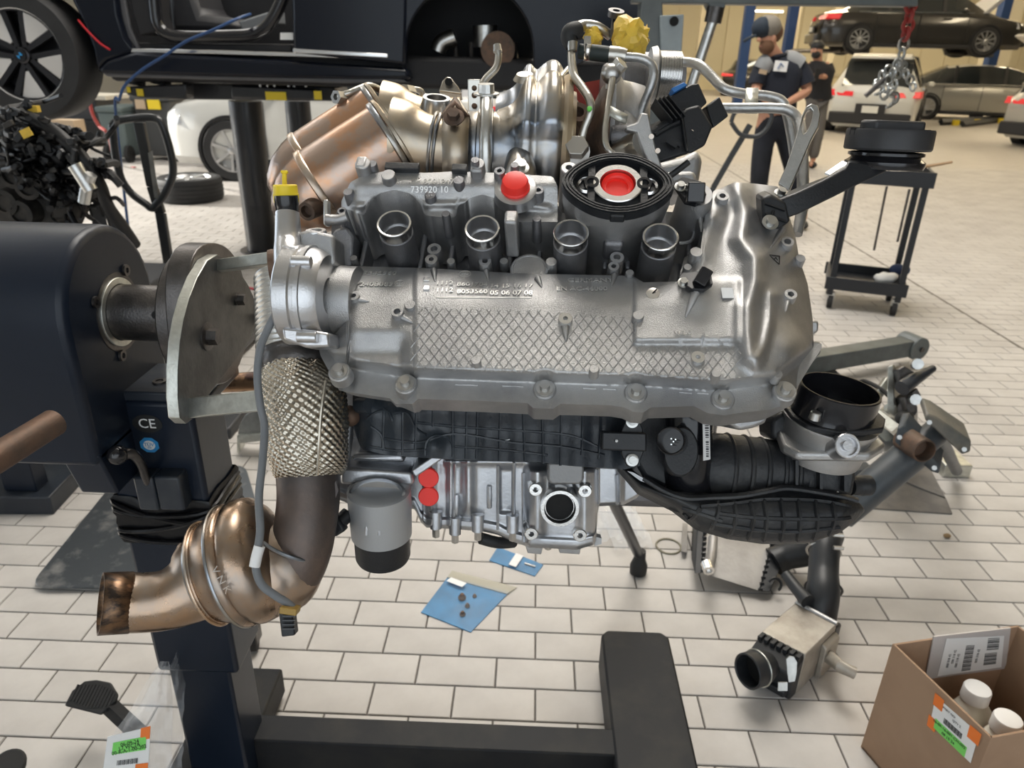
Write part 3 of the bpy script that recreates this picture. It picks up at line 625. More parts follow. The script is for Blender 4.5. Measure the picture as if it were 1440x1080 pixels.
part('yellow_wrap', MB().ball(W(884,50,1.0), .019, 7, (1,1.1,.8), (r_,u_,f_)), YELF, eng)
def crumple(c, r, seed, m, name, lab):
    bm = MB(); bm.ball(c, r, 9, (1,1,1), (r_,u_,f_)); c = V(c)
    for i, p in enumerate(bm.v):
        d = (p-c); s = .70+.5*abs(noise.noise(d.normalized()*2.4+V((seed,0,0))))+.22*noise.noise(d.normalized()*5+V((seed,3,0)))
        bm.v[i] = c+d*s+u_*r*.5*max(0,noise.noise(d.normalized()*2.6+V((0,seed,0))))*max(0,d.normalized().dot(u_))
    return part(name, bm, m, eng, lab, sharp=18)
crumple(W(885,54,.98), .030, 3, YELF, 'yellow_wrap', 'crumpled yellow wrap over a pipe end')
for dx in (-6,21): part('wrap_peak', MB().prism([W(885+dx-8,54,.975),W(885+dx+6,52,.975),W(885+dx*1.2,30+abs(dx-4)*.2,.985)], DIR(0,.2,1)*.004), YELF, eng)
crumple(W(834,52,.99), .015, 9, YELF, 'yellow_wrap', 'small yellow wrap')
part('bracket_arm', MB().prism([W(862,18,.99),W(873,20,.99),W(866,52,.985),(W(858,50,.985))], f_*.008), STEELD, eng, bev=.001)
part('bracket_eye', MB().lathe(W(866,19,.99), DIR(.1,.7,-.7), [(-.004,.011),(.004,.011),(.004,.005),(-.004,.005),(-.004,.011)], 22), STEELD, eng)
# black electric actuator
act = part('actuator', MB().prism([W(x,y,.90) for x,y in ((911,184),(938,168),(966,156),(986,150),(1000,176),(991,204),(967,217),(920,232))], DIR(-.05,.3,.95)*.055), BLK, eng, 'black plastic electric actuator', bev=.004)
part('actuator_cap', MB().prism([W(x,y,.892) for x,y in ((958,160),(966,152),(984,147),(1003,178),(992,205),(970,217),(964,210))], DIR(-.05,.3,.95)*.066), BLK, act, bev=.003)
part('connector', MB().prism([W(x,y,.905) for x,y in ((936,139),(972,118),(983,117),(995,144),(986,152),(946,170))], DIR(0,.2,.97)*.04), BLK, act, bev=.002)
part('connector', MB().prism([W(x,y,.91) for x,y in ((993,150),(1012,135),(1025,163),(1003,180))], DIR(0,.2,.97)*.035), BLK, act, bev=.002)
part('blue_lock', MB().prism([W(x,y,.90) for x,y in ((944,124),(962,115),(967,119),(948,130))], f_*.02), mat('blue_clip',(.04,.16,.42),.4), act, bev=.001)
for i in range(4): part('rib', MB().box(W(930+i*6,160-i*2,.905), (.0015,.035,.03), (DIR(.8,.55,0),DIR(-.55,.8,.2),f_)), BLK, act)
for x, y in ((916,192),(925,212),(972,186)): part('brass_insert', MB().cyl(W(x,y,.899), W(x,y,.893), .0032, n=12), BRONZE, act)
part('seam', MB().tube([W(958,160,.890),W(963,186,.889),W(966,212,.890)], .0012, n=5), BLKG, act); part('long_rib', MB().tube([W(922,190,.898),W(942,178,.897),W(956,172,.897)], .003, n=6), BLK, act)
for x in (944,950): part('rib', MB().box(W(x,203-(x-944)*.3,.889), (.004,.014,.006), (DIR(.5,.8,0),DIR(-.8,.5,0),f_)), BLK, act)
br = part('actuator_bracket', MB().prism([W(x,y,.895) for x,y in ((880,178),(896,172),(902,158),(912,160),(922,205),(936,250),(926,252),(906,215),(896,186),(882,184))], DIR(0,.2,.95)*.02), ALU, eng, 'alloy actuator bracket', bev=.002)
part('bracket_tube', MB().tube([W(862,192,.95),W(895,190,.94),W(905,190,.93)], .014, n=18), ALUD, br)
part('bracket_tube', MB().tube([W(866,222,.95),W(890,208,.93),W(906,200,.91)], .018, n=18), PIPE, br)
part('bracket_arm', MB().tube([W(935,252,.9),W(950,242,.9),W(968,228,.9)], .004, n=8), BLK, br)
rear = MB(); rear.prism([W(x,y,.99) for x,y in ((905,232),(960,218),(985,205),(990,225),(984,262),(960,272),(905,262))], DIR(0,0,1)*.08)
part('pump_housing', rear, ALU, eng, 'cast pump housing behind the gasket', bev=.012, seg=3)
part('pump_block', MB().prism([W(x,y,.96) for x,y in ((930,242),(978,240),(984,262),(940,270))], DIR(0,.2,1)*.05), ALU, eng, bev=.006)
# ---------------------------------------------- lifting eye, oil filler
le = [W(x,y,.90) for x,y in ((1094,258),(1106,232),(1120,190),(1127,164),(1133,150),(1141,145),(1150,148),(1154,160),(1151,178),(1141,196),(1122,240),(1110,268))]
eye = MB(); slot = [W(x,y,.90) for x,y in ((1128,184),(1127,176),(1130,164),(1135,155),(1140,152),(1143,156),(1142,166),(1139,176),(1133,186),(1130,188))]
th = DIR(.35,-.1,.9)*.008
front = le; n1, n2 = len(le), len(slot)
c1 = sum(le[3:9], V())/6
def bridge(out, inn, vec):
    m = MB(); m.add([p for p in out]+[p for p in inn], []); k = len(out); l = len(inn)
    bm = bmesh.new(); vo = [bm.verts.new(p) for p in out]; vi = [bm.verts.new(p) for p in inn]
    eo = [bm.edges.new((vo[i], vo[(i+1)%k])) for i in range(k)]; ei = [bm.edges.new((vi[i], vi[(i+1)%l])) for i in range(l)]
    bmesh.ops.triangle_fill(bm, edges=eo+ei, use_beauty=True)
    ex = bmesh.ops.extrude_face_region(bm, geom=bm.faces[:]); vs = [g for g in ex['geom'] if isinstance(g, bmesh.types.BMVert)]
    bmesh.ops.translate(bm, verts=vs, vec=vec); bm.verts.index_update()
    r = MB().add([v.co.copy() for v in bm.verts], [tuple(v.index for v in f.verts) for f in bm.faces]); bm.free(); return r
ey = part('lifting_eye', bridge(le, slot, th), STEEL, eng, 'zinc lifting eye with a long slot', bev=.0012)
fz = .865; neckA = W(1088,292,.84); neckB = W(1242,232,.86)
fl_ = part('oil_filler_neck', MB().rings([[W(x,y,z) for x,y,z in r] for r in (
    ((1080,286,.83),(1092,276,.855),(1106,290,.855),(1096,312,.83)), ((1118,272,.825),(1124,262,.86),(1128,276,.87),(1124,302,.83)),
    ((1160,252,.835),(1164,247,.87),(1172,262,.88),(1172,278,.84)), ((1188,236,.84),(1190,228,.89),(1206,240,.90),(1204,262,.845)),
    ((1192,226,.845),(1195,222,.90),(1258,224,.90),(1262,234,.85)))], cap=(True,True)), BLK, eng, 'black plastic oil filler neck', bev=.003)
part('neck_base', MB().prism([W(x,y,.825) for x,y in ((1071,279),(1084,273),(1106,285),(1112,312),(1098,322),(1078,325),(1073,315))], DIR(.05,.4,.9)*.03), BLK, fl_, bev=.003)
for a, b in (((1076,286),(1104,296)),((1076,300),(1106,312)),((1088,296),(1084,320))): part('rib', MB().tube([W(*a,.823),W(*b,.823)], .0016, n=4, k=1), BLK, fl_)
bolt(W(1083,313,.82), DIR(.1,.3,-.95), .006, fl_, m=STEEL, h=.005); bolt(W(1098,272,.845), DIR(.1,.6,-.8), .005, fl_, m=STEEL, h=.005)
part('neck_patch', MB().box(W(1182,244,.862)+u_*.004, (.026,.022,.002), (DIR(.8,.55,.1),DIR(-.45,.5,.75),DIR(.3,.75,-.6))), STEEL, fl_)
upw = DIR(.03,.94,-.34); cb0 = W(1243,232,.875)
part('neck_flange', MB().lathe(cb0, upw, [(-.006,.020),(-.004,.043),(.001,.0445),(.004,.0445),(.006,.041),(.009,.038),(.011,.042),(.014,.042),(.015,.038)], 48), BLKG, fl_, sharp=30)
cp = part('oil_filler_cap', MB().lathe(cb0+upw*.016, upw, [(0,.036),(.001,.047),(.003,.0482),(.022,.0482),(.0245,.047),(.0245,.041),(.021,.040),(.021,.0001)], 56), mat('cap_plastic',(.030,.030,.032),.45,0,.1,200), eng, 'black oil filler cap', sharp=30)
gx = DIR(.96,-.18,.2); gy = upw.cross(gx).normalized(); gx = gy.cross(upw)
part('cap_grip', MB().prism([cb0+upw*.036+gx*a+gy*b for a,b in ((-.032,-.019),(.030,-.019),(.038,-.006),(.038,.006),(.030,.016),(-.030,.016),(-.037,.004),(-.037,-.007))], upw*.014), MATS['cap_plastic'], cp, bev=.003)
for s in (-1,1): part('cap_notch', MB().box(cb0+upw*.037+gx*s*.042, (.012,.010,.008), (gx,gy,upw)), HOLE_SHADE, cp)
# ---------------------------------------------- vacuum pump on the left end of the cover
au = uC; vp0 = W(466, 424, .832)
pz = lambda px: (px-466)*.832/FPX
cpl = part('pump_coupling', MB().lathe(vp0, au, [(pz(448),.036),(pz(448),.0415),(pz(505),.0405),(pz(505),.02)], 36), ALU, eng, sharp=40)
vp = part('vacuum_pump', MB().lathe(W(420,415,.80), au, [(-.014,.02),(-.012,.046),(-.008,.0515),(.012,.053),(.016,.053),(.026,.050),(.034,.044),(.034,.02)], 44), ALUB, eng, 'cast aluminium vacuum pump', sharp=35)
part('pump_band', MB().lathe(W(420,415,.80), au, [(.012,.0525),(.013,.0545),(.018,.0545),(.019,.051)], 44), ALUB, vp)
part('pump_panel', MB().lathe(W(418,415,.80), au, [(-.009,.0525),(-.007,.0545),(.008,.0545),(.010,.0525)], 44), ALUB, vp)
nk = part('pump_neck', MB().tube([W(407,380,.775),W(405,356,.785),W(404,338,.795),W(404,300,.80)], [.0155,.0150,.0135,.0128], n=24, k=4), ALUB, vp, sharp=50)
part('neck_rim', MB().lathe(W(404,300,.80), DIR(0,.9,-.35), [(-.024,.0128),(0,.0130),(.001,.0122)], 28), ALUB, nk)
part('rubber_sleeve', MB().lathe(W(404,296,.80), DIR(0,.95,-.3), [(-.002,.0118),(.004,.0122),(.006,.0128),(.016,.0128),(.017,.010)], 28), BLKG, nk)
yc = part('yellow_cap', MB().lathe(W(403,285,.80), DIR(0,.95,-.3), [(0,.010),(0,.0132),(.009,.0138),(.010,.0132),(.018,.0128),(.019,.012),(.019,.0001)], 30), YEL, eng, 'yellow plastic cap with a thin pull stem', sharp=30)
part('cap_stem', MB().box(W(400,252,.80), (.005,.018,.003), (r_,u_,f_)), YEL, yc, bev=.001)
part('stem_top', MB().box(W(400,242,.80), (.0075,.003,.0045), (r_,u_,f_)), YEL, yc, bev=.0008)
for x, y, r, ax_ in ((424,368,.0062,au),(432,474,.006,au)):
    part('pump_boss', MB().cyl(W(x-6,y,.755)-au*.006, W(x+6,y,.755)+au*.006, r, n=14), ALUB, vp, bev=.001)
part('pump_foot', MB().prism([W(x,y,.76) for x,y in ((396,460),(440,464),(463,468),(463,488),(430,489),(398,478))], DIR(0,0,1)*.05), ALUB, vp, bev=.003)
part('pump_ear', MB().prism([W(x,y,.77) for x,y in ((389,350),(398,342),(418,346),(428,362),(412,390),(391,390))], DIR(0,0,1)*.05), ALUB, vp, bev=.003)
part('oval_port', MB().lathe(W(444,325,.81), DIR(0,.9,-.45), [(-.02,.013),(0,.0115),(.001,.011),(.001,.007),(-.004,.007),(-.004,.0001)], 26, sq=(1,1)), ALUB, vp, sharp=30)
part('port_tower', MB().prism([W(x,y,.80) for x,y in ((418,326),(436,322),(470,330),(472,372),(430,374),(418,350))], DIR(0,0,1)*.05), ALU, vp, bev=.004)
lug2 = part('side_lug', MB().box(W(460,300,.85), (.006,.030,.012), (r_,u_,f_)), STEEL, eng, bev=.002)
part('side_bracket', MB().tube([W(458,308,.84),W(475,309,.84),W(488,305,.84)], .006, n=10), ALU, lug2)
part('end_casting', MB().prism([W(x,y,.86) for x,y in ((470,322),(488,318),(497,332),(496,372),(490,378),(470,372),(462,340))], DIR(0,0,1)*.06), ALUD, eng, bev=.005)
wv = MB().lathe(W(384,374,.83), DIR(-1,-.1,-.2), [(-.02,.016),(0,.019),(.004,.018),(.004,.0001)], 24); part('pulley_edge', wv, RUST, eng)
# ---------------------------------------------- downpipe
bel = []
for i in range(15):
    t = i*.0068; bel += [(t, .0385), (t+.0017,.0425), (t+.0034,.0425), (t+.0051,.0385)]
dp = part('downpipe', MB().tube([W(433,660,.85),W(434,700,.845),W(430,735,.84),(W(424,768,.84)),W(413,800,.84),W(398,825,.845)], [.036,.0355,.035,.035,.034,.03], n=36, k=6), PIPEB, eng, 'brown-black exhaust downpipe')
bell = part('flex_bellows', MB().lathe(W(412,497,.872), (W(408,400,.90)-W(412,497,.872)), bel, 40), STEEL, dp, 'ribbed steel bellows', sharp=80)
part('flex_cuff', MB().lathe(W(417,516,.868), W(408,400,.90)-W(417,516,.868), [(-.012,.037),(-.01,.0385),(0,.039),(.004,.041),(.008,.040),(.014,.0415),(.018,.0425),(.022,.040)], 40), STEELD, dp, 'dark steel cuff', sharp=50)
FOIL = mat('dimpled_foil', (.58,.54,.46), .26, 1, 0, col2=(.40,.35,.28), vscale=22)
# dimpled foil: real relief on a fine surface
spn = catmull([V((416,510,.868)),V((420,530,.862)),V((426,555,.855)),V((429,590,.85)),V((432,625,.848)),V((436,655,.848)),V((438,672,.848))], 30)
wd_ = [(0,88),(.06,92),(.2,108),(.35,117),(.55,118),(.75,108),(.9,98),(1,84)]
rows = []; NS = 216
for i, p in enumerate(spn):
    t = i/(len(spn)-1); r = wpx(interp(wd_, t), p.z)/2; yc0 = p.y; ring = []
    for j in range(NS):
        q = 2*math.pi*j/NS
        tw = q+ .5*t
        dm = math.sin(tw*27)*math.sin(t*34*math.pi)
        crease = math.exp(-((math.sin((q-4.25)/2))**2)*160)
        rr = r+.0013*dm*(.4+.6*sm(0,.1,t)) - .0022*crease + .0012*noise.noise(V((math.cos(q)*2,math.sin(q)*2,t*7)))
        tilt = math.cos(q)*8*sm(.7,1,t) + (-6*math.cos(q))*0
        c = W(p.x, p.y, p.z)
        a = (W(426,640,.85)-W(418,520,.865)).normalized(); s1 = (r_-a*r_.dot(a)).normalized(); s2 = a.cross(s1).normalized()
        ring.append(c+s1*math.cos(q)*rr+s2*math.sin(q)*rr)
    rows.append(ring)
hs = part('heat_shield', MB().rings(rows, cap=(False,False)), FOIL, dp, 'dimpled foil heat shield', sharp=80)
for dx, dy in ((-34,-2),(-22,3),(-6,-5),(6,-9),(16,1),(26,-4),(34,2)):
    part('torn_edge', MB().prism([W(415+dx-7,514,.835+abs(dx)*.0006),W(415+dx+7,516,.835+abs(dx)*.0006),W(415+dx+2,505+dy*.6,.832+abs(dx)*.0006)], DIR(0,0,1)*.0012), FOIL, hs)
part('seam', MB().tube([W(458,535,.803),W(452,580,.798),W(449,620,.800),W(446,668,.812)], .0017, n=6), FOIL, hs)
ca = (W(352,788,.84)-W(296,806,.84)).normalized(); cc = W(296,806,.84); q = lambda px: wpx(px,.84)
cat = part('catalyst', MB().lathe(cc, ca, [(q(-16),q(52)),(q(-6),q(58)),(q(-2),q(70)),(q(2),q(73)),(q(6),q(71)),(q(12),q(73)),(q(34),q(82)),(q(36),q(86)),(q(42),q(88)),(q(47),q(86)),(q(49),q(84)),(q(54),q(88)),(q(62),q(89)),(q(78),q(86)),(q(92),q(72)),(q(104),q(48)),(q(108),q(20))], 56, cap=(True,True)), CATM, dp, 'bronze-tinted catalyst can', sharp=42)
part('weld_bead', MB().torus(cc+ca*q(36), ca, q(85.5), .0022, 56, 8), BLUED, cat); part('weld_bead', MB().torus(cc-ca*q(4), ca, q(61), .0035, 48, 8), BLUED, cat); part('weld_bead', MB().torus(cc+ca*q(2), ca, q(73), .002, 48, 8), BRONZE, cat)
ax0 = frame(ca)
part('lettering', text_mb('V N K', .012, W(311,816,.762), DIR(.5,-.86,0), DIR(.86,.5,-.2), .0006), BRONZE, cat)
pcol = part('pipe_collar', MB().ball(W(392,800,.842), .050, 18, (1,1.05,.9), (r_,u_,f_)), CATM, dp, sharp=80)
part('weld_bead', MB().torus(W(407,765,.838), (W(424,740,.84)-W(400,790,.84)), .0395, .0022, 40, 8), BLUED, pcol)
op = MB(); T(op, [(184,847,.815,83),(205,847,.818,82),(235,843,.822,84),(262,832,.828,94),(282,818,.835,114),(292,810,.84,122)], n=40, k=6, cap=(False,False)); out = part('outlet_pipe', op, CATM, dp, 'bronze outlet pipe')
so_ = part('outlet_end', MB().tube([W(141,849,.80),W(160,848,.807),W(184,847,.815)], [.0325,.0325,.0325], n=40, k=1, cap=(False,False)), SOOT, out, 'sooty pipe end', solid=.002)
part('seam_ring', MB().torus(W(184,847,.815), W(184,847,.815)-W(141,849,.80), .0325, .0011, 40, 6), SOOT, out)
part('pipe_inside', MB().lathe(W(150,849,.803), W(184,847,.815)-W(141,849,.80), [(0,.0305),(0,.0001)], 30), HOLE_SHADE, out)
part('strap_edge', MB().prism([W(472,676,.835),W(476,690,.835),W(452,752,.83),(W(446,752,.83)),W(462,700,.835)], f_*.006), PIPEB, dp)
# oxygen sensor cable along the pipe
cbl = part('sensor_cable', MB().tube([W(389,440,.77),W(378,460,.77),W(366,490,.785),W(362,530,.785),W(366,570,.785),W(372,600,.785),W(369,650,.775),W(364,700,.765),W(366,745,.755),W(362,775,.752),W(360,800,.75),W(368,822,.75),W(385,836,.755),W(404,848,.76),W(412,855,.76)], .0042, n=10, k=5), GREYH, eng, 'grey sensor cable')
part('white_tape', MB().tube([W(365,768,.752),W(361,782,.751),W(358,797,.750)], .0056, n=10, k=3), WHITE, cbl)
part('plug', MB().box(W(406,874,.76), (wpx(19,.76),wpx(36,.76),.014), (DIR(.99,.12,0),DIR(-.12,.99,0),f_)), BLK, cbl, 'black plug', bev=.0015)
part('plug_collar', MB().box(W(408,857,.757), (wpx(24,.76),wpx(9,.76),.016), (DIR(.99,-.14,0),DIR(.14,.99,0),f_)), mat('amber_plastic',(.35,.22,.05),.5), cbl, bev=.001)
for i in range(4): part('rib', MB().box(W(406,866+i*6,.751), (wpx(17,.76),.0012,.002), (r_,u_,f_)), BLKG, cbl)
# ---------------------------------------------- black manifold under the cover
PM = Plane(W(690,600,.875), DIR(-.05,.12,-.99))
def HM(x, y):
    h = .012*math.sin((x-500)*.075)**2*.4 - .02*sm(560,650,y)*0 + .012*math.exp(-((y-575)/20)**2)
    h -= .02*(max(0,530-x)/40)**2
    h += .012*math.exp(-(math.hypot(x-612,y-628)/16)**2)+.014*math.exp(-(math.hypot(x-555,y-598)/26)**2)
    return h
TM = [(496,545),(520,548),(700,552),(900,560)]; BM = [(496,600),(508,632),(545,640),(600,644),(680,648),(760,650),(800,655),(880,660),(900,655)]
mf = part('intake_manifold', sheet(PM, TM, BM, 110, 26, HM, back=-.09), BLKB, eng, 'black ribbed plastic intake manifold', sharp=60)
def onM(x, y, h=0.0): return PM.at(x, y, HM(x,y)+h)
def ribM(P, r=.0016): 
    Q = catmull([V((a,b,0)) for a,b in P], 6) if len(P) > 2 else [V((P[0][0]+(P[1][0]-P[0][0])*i/8, P[0][1]+(P[1][1]-P[0][1])*i/8,0)) for i in range(9)]
    part('rib', MB().tube([onM(p.x,p.y,.0006) for p in Q], r, n=5, k=1), BLKB, mf)
for P in [((586,560),(584,632)),((609,560),(609,600)),((636,562),(637,642)),((657,560),(655,645)),((672,562),(670,645)),((704,562),(702,648)),((735,562),(738,648)),((762,562),(764,652)),((790,565),(788,655)),((820,566),(818,640)),((846,568),(842,645)),((540,575),(538,632)),((566,580),(566,640)),
    ((584,594),(640,600),(720,605),(800,612),(840,628)),((540,617),(590,622),(640,610),(720,622),(790,628),(850,640)),((520,628),(560,634),(600,632)),((640,628),(700,632),(770,640)),((515,590),(528,580),(545,578),(552,592)),((552,582),(572,580),(585,602),(600,612)),((598,640),(600,622),(612,613),(630,616),(638,630)),((522,600),(536,612),(540,634))]: ribM(P)
part('ports', MB().tube([onM(x,570,.004) for x in (505,520)], .010, n=10), BLKB, mf)
mk = part('scratch_mark', MB().tube([onM(x,y,.001) for x,y in ((708,620),(717,618),(712,619),(709,622))], .0006, n=4, k=1), WHITE, mf)
# ---------------------------------------------- crank case and sump
blk = part('crankcase', MB().b2((-.29,.90,.86),(.27,1.22,1.16)), ALUD, eng, bev=.02)
PS = Plane(W(710,700,.93), DIR(0,-.22,-.975))
TS = [(470,650),(500,640),(598,640),(622,638),(723,643),(745,640),(838,650),(841,655),(890,664),(911,676)]
BS = [(470,700),(500,712),(583,716),(592,735),(600,742),(640,744),(682,748),(700,752),(722,762),(745,770),(812,773),(838,765),(841,712),(877,710),(896,700),(911,680)]
def HS(x, y):
    b = interp(BS, x); h = 0
    h += .010*math.exp(-((x-659)/8)**2)*(1-sm(b-40,b-10,y)) + .006*math.exp(-((x-634)/4)**2) + .008*math.exp(-((x-607)/5)**2)
    h -= .008*sm(700,705,x)*(1-sm(719,723,x))*sm(655,662,y)*(1-sm(718,724,y))
    h += .020*sm(735,746,x)*(1-sm(834,841,x))*sm(648,664,y)
    h -= .014*sm(772,776,x)*(1-sm(806,812,x))*(1-sm(692,700,y))*sm(660,668,y)
    h += .010*math.exp(-((x-756)/9)**2)*sm(655,665,y)*(1-sm(745,760,y)) + .010*math.exp(-((x-822)/9)**2)*sm(650,660,y)*(1-sm(745,760,y))
    h += .007*sm(b-17,b-12,y)*(1-sm(838,841,x)) - .010*sm(b-5,b+2,y)
    if x > 839: h -= .022-.006*math.exp(-((x-872)/4)**2)-.02*sm(890,911,x)*0
    if x < 595: h -= .01
    h += .004*math.exp(-((y-650)/4)**2)*(x > 625)
    return h
sp_ = part('sump', sheet(PS, TS, BS, 200, 70, HS, back=-.16), ALUB if False else mat('pressure_cast_aluminium',(.54,.55,.57),.32,.9,.1,300,col2=(.42,.43,.45),vscale=14), eng, 'shiny cast oil sump with round port', sharp=60)
SUM = MATS['pressure_cast_aluminium']
def onS(x, y, h=0.0): return PS.at(x, y, HS(x,y)+h)
pc = onS(787,713,.006); nS = PS.n
pr = part('port', MB().lathe(pc, nS, [(-.03,.027),(.004,.0245),(.006,.0235),(.006,.0195),(.004,.0188)], 44), ALUP, sp_, 'machined round port', sharp=30)
part('port_bore', MB().lathe(pc, nS, [(.004,.0190),(-.03,.0185)], 40), HOLE_SHADE, pr)
part('bore_ring', MB().torus(pc-nS*.0015, nS, .0178, .0010, 40, 6), ALUP, pr); part('bore_shade_disc', MB().lathe(pc-nS*.003, nS, [(0,.0187),(0,.0001)], 30), HOLE_SHADE, pr)  # dark disc in front of the sump face paints in the bore's shade
for x, y in ((753,686),(822,688),(747,748),(815,750)):
    p = onS(x,y,.0); part('port_boss', MB().lathe(p, nS, [(-.02,.0105),(.006,.0085),(.007,.0075),(.007,.0035),(-.002,.0035),(-.002,.0001)], 20), ALUP, sp_, sharp=30)
for x, y in ((613,733),(672,737),(721,738),(771,750),(640,741)):
    b0 = PS.at(x,y-14,.006); b1 = PS.at(x,y+10,.008); part('sump_bolt_boss', MB().tube([b0,b1], [.0085,.0075], n=14, k=1), SUM, sp_, sharp=40); part('sump_bolt', MB().cyl(b1, b1-V((0,0,.012)), .005, n=6), BOLT, sp_)
for x, y in ((641,712),(688,700)): part('upright_rib', MB().tube([onS(x,y-16,.002),onS(x,y,.004),onS(x,y+14,.003)], .0032, n=8), SUM, sp_)
for P in (((640,652),(638,740)),((700,655),(700,745)),((723,650),(722,750)),((735,665),(736,762)),((842,655),(842,708)),((866,668),(869,708))): part('edge_rib', MB().tube([onS(*P[0],.001),onS((P[0][0]+P[1][0])/2,(P[0][1]+P[1][1])/2,.001),onS(*P[1],.001)], .002, n=6), SUM, sp_)
for x0, x1 in ((738,764),(783,818)): part('lip_tab', MB().prism([PS.at(x0,766,.002),PS.at(x1,768,.002),PS.at(x1-3,780,.0),PS.at(x0+4,778,.0)], -nS*.02), ALU, sp_, bev=.001)
part('lip_tab', MB().prism([PS.at(838,755,.0),PS.at(846,757,.0),PS.at(846,765,.0),PS.at(836,768,.0)], -nS*.012), ALU, sp_)
pt = part('pump_outlet', MB().prism([PS.at(x,y,.012) for x,y in ((769,640),(818,640),(818,664),(812,670),(774,670),(768,664))], nS*.03), mat('grey_cast',(.25,.25,.25),.5,.7,.2,300), sp_, bev=.003)
part('outlet_cavity', MB().prism([PS.at(x,y,.043) for x,y in ((774,642),(813,642),(812,648),(795,652),(776,648))], nS*.001), HOLE_SHADE, pt)
part('tube_end', MB().lathe(onS(840,648,.012), DIR(.3,.3,-.9), [(-.02,.011),(0,.010),(0,.004),(-.004,.004)], 20), GALV, sp_)
# oil filter housing
up = V((0,0,1)); fo = W(537,752,.915); fh = fo.z
ff = part('filter_housing', MB().lathe(fo, up, [(0,.034),(.002,.0375),(.045,.0385),(.066,.0385),(.068,.036),(.070,.02),(.070,.0001)], 44), mat('satin_cast_aluminium',(.42,.43,.44),.48,.55,.12,300), eng, 'oil filter housing', sharp=40)
part('filter_can', MB().lathe(fo, up, [(.004,.0345),(-.030,.0345),(-.034,.033),(-.034,.0001)], 44), BLK, ff, 'black filter can', sharp=40)
part('housing_scoop', MB().lathe(fo+V((0,-.010,.069)), DIR(0,.5,-.87), [(0,.034),(.001,.034),(.002,.031),(-.004,.028),(-.005,.0001)], 30, sq=(1,.55)), SUM, ff)
for x in (515,533): part('housing_rib', MB().tube([W(x,706,.865),W(x+1,725,.865),W(x,752,.87)], .0022, n=6), SUM, ff)
wd2 = [((472,655),(580,662),(582,682),(472,682)),]
part('cooler_deck', MB().prism([PS.at(x,y,.03) for x,y in ((478,657),(578,664),(582,678),(580,684),(478,682))], -nS*.06), SUM, eng, bev=.004)
part('cooler_step', MB().prism([PS.at(x,y,.018) for x,y in ((496,638),(566,638),(570,652),(494,650))], -nS*.05), SUM, eng, bev=.006, seg=3)
part('slant_rib', MB().prism([PS.at(x,y,.034) for x,y in ((578,662),(618,636),(622,646),(584,672))], -nS*.05), SUM, eng, bev=.002)
part('side_tube', MB().tube([W(487,590,.9),W(486,615,.9),W(482,650,.9)], .009, n=14), SUM, eng)
part('dark_boss', MB().ball(W(492,585,.885), .013, 8), RUST, eng)
for i, (x,y) in enumerate(((603,671),(603,697))):
    p = onS(x,y,.012); c = part('red_plug', MB().lathe(p, nS, [(-.012,.009),(.0,.0125),(.003,.0128),(.0045,.0118),(.0045,.0001)], 28), RED, eng, ('upper' if i == 0 else 'lower')+' red plug beside the filter housing', sharp=30)
    part('plug_stalk', MB().cyl(p-nS*.02, p, .008), SUM, c)
part('red_tab', MB().box(onS(598,692,.018), (.005,.008,.001), (r_,u_,nS)), BLKD, eng)
kb = part('knock_sensor', MB().box(W(474,738,.88), (.016,.022,.02), (DIR(.8,.5,0),DIR(-.5,.8,0),f_)), BLK, eng, bev=.003); part('sensor_body', MB().tube([W(490,722,.89),W(474,738,.88),W(464,746,.87)], .009, n=10), BLK, kb)
part('drain_rod', MB().tube([W(676,757,.95),W(700,763,.96),W(722,762,.98)], .008, n=10), BLK, eng)
# ---------------------------------------------- air box, throttle body
PA = Plane(W(1060,700,.86), DIR(.05,.35,-.935))
TA = [(872,655),(900,676),(940,690),(1000,694),(1060,692),(1100,684),(1140,690),(1190,700),(1210,708),(1216,716)]
BA = [(872,657),(900,690),(950,715),(985,742),(1030,755),(1080,762),(1140,762),(1180,750),(1204,732),(1216,719)]
def HP(x, y):
    a, b = interp(TA,x), interp(BA,x); t = (y-a)/max(1,b-a); e = min(1,(x-872)/60, (1216-x)/30)
    return .030*math.sin(math.pi*min(1,max(0,t*.85+.15)))**.7*max(0,e)**.6 - .012
ab = part('air_box', sheet(PA, TA, BA, 120, 30, HP, back=-.03), BLKD, eng, 'dusty black plastic air duct with gridded lower pan', sharp=60)
def onP(x, y, h=0.0): return PA.at(x, y, HP(x,y)+h)
def ribP(P, r=.0027): part('rib', MB().tube([onP(p.x,p.y,.001) for p in catmull([V((a,b,0)) for a,b in P], 6)], r, n=5, k=1), BLKD, ab)
for P in [((985,715),(972,730),(962,722)),((1008,700),(1010,720),(1000,745)),((1032,704),(1035,730),(1026,753)),((1055,706),(1060,730),(1052,758)),((1074,702),(1078,732),(1074,760)),((1098,702),(1102,735),(1098,760)),((1122,702),(1125,735),(1122,760)),((1146,704),(1150,735),(1144,758)),((1170,706),(1174,730),(1166,752)),
    ((1010,722),(1060,728),(1120,730),(1180,730),(1195,728)),((985,712),(1030,708),(1080,702),(1150,704),(1195,712)),((1000,736),(1060,745),(1120,748),(1180,742)),((960,715),(1000,728),(1015,733))]: ribP(P)
rim = part('pan_rim', MB().tube([PA.at(x,y,.018) for x,y in ((905,672),(935,690),(965,700),(1000,699),(1040,697),(1080,690),(1105,686),(1140,690),(1185,698),(1206,704))], .0045, n=8, k=5, sq=.7), BLKD, ab)
rn = MB(); T(rn, [(985,655,.90,92),(1010,656,.89,94),(1040,657,.89,90),(1070,659,.89,86),(1105,662,.89,82),(1125,664,.89,78)], n=34); run = part('air_runner', rn, BLKD, eng, 'ribbed black air runner', sharp=70)
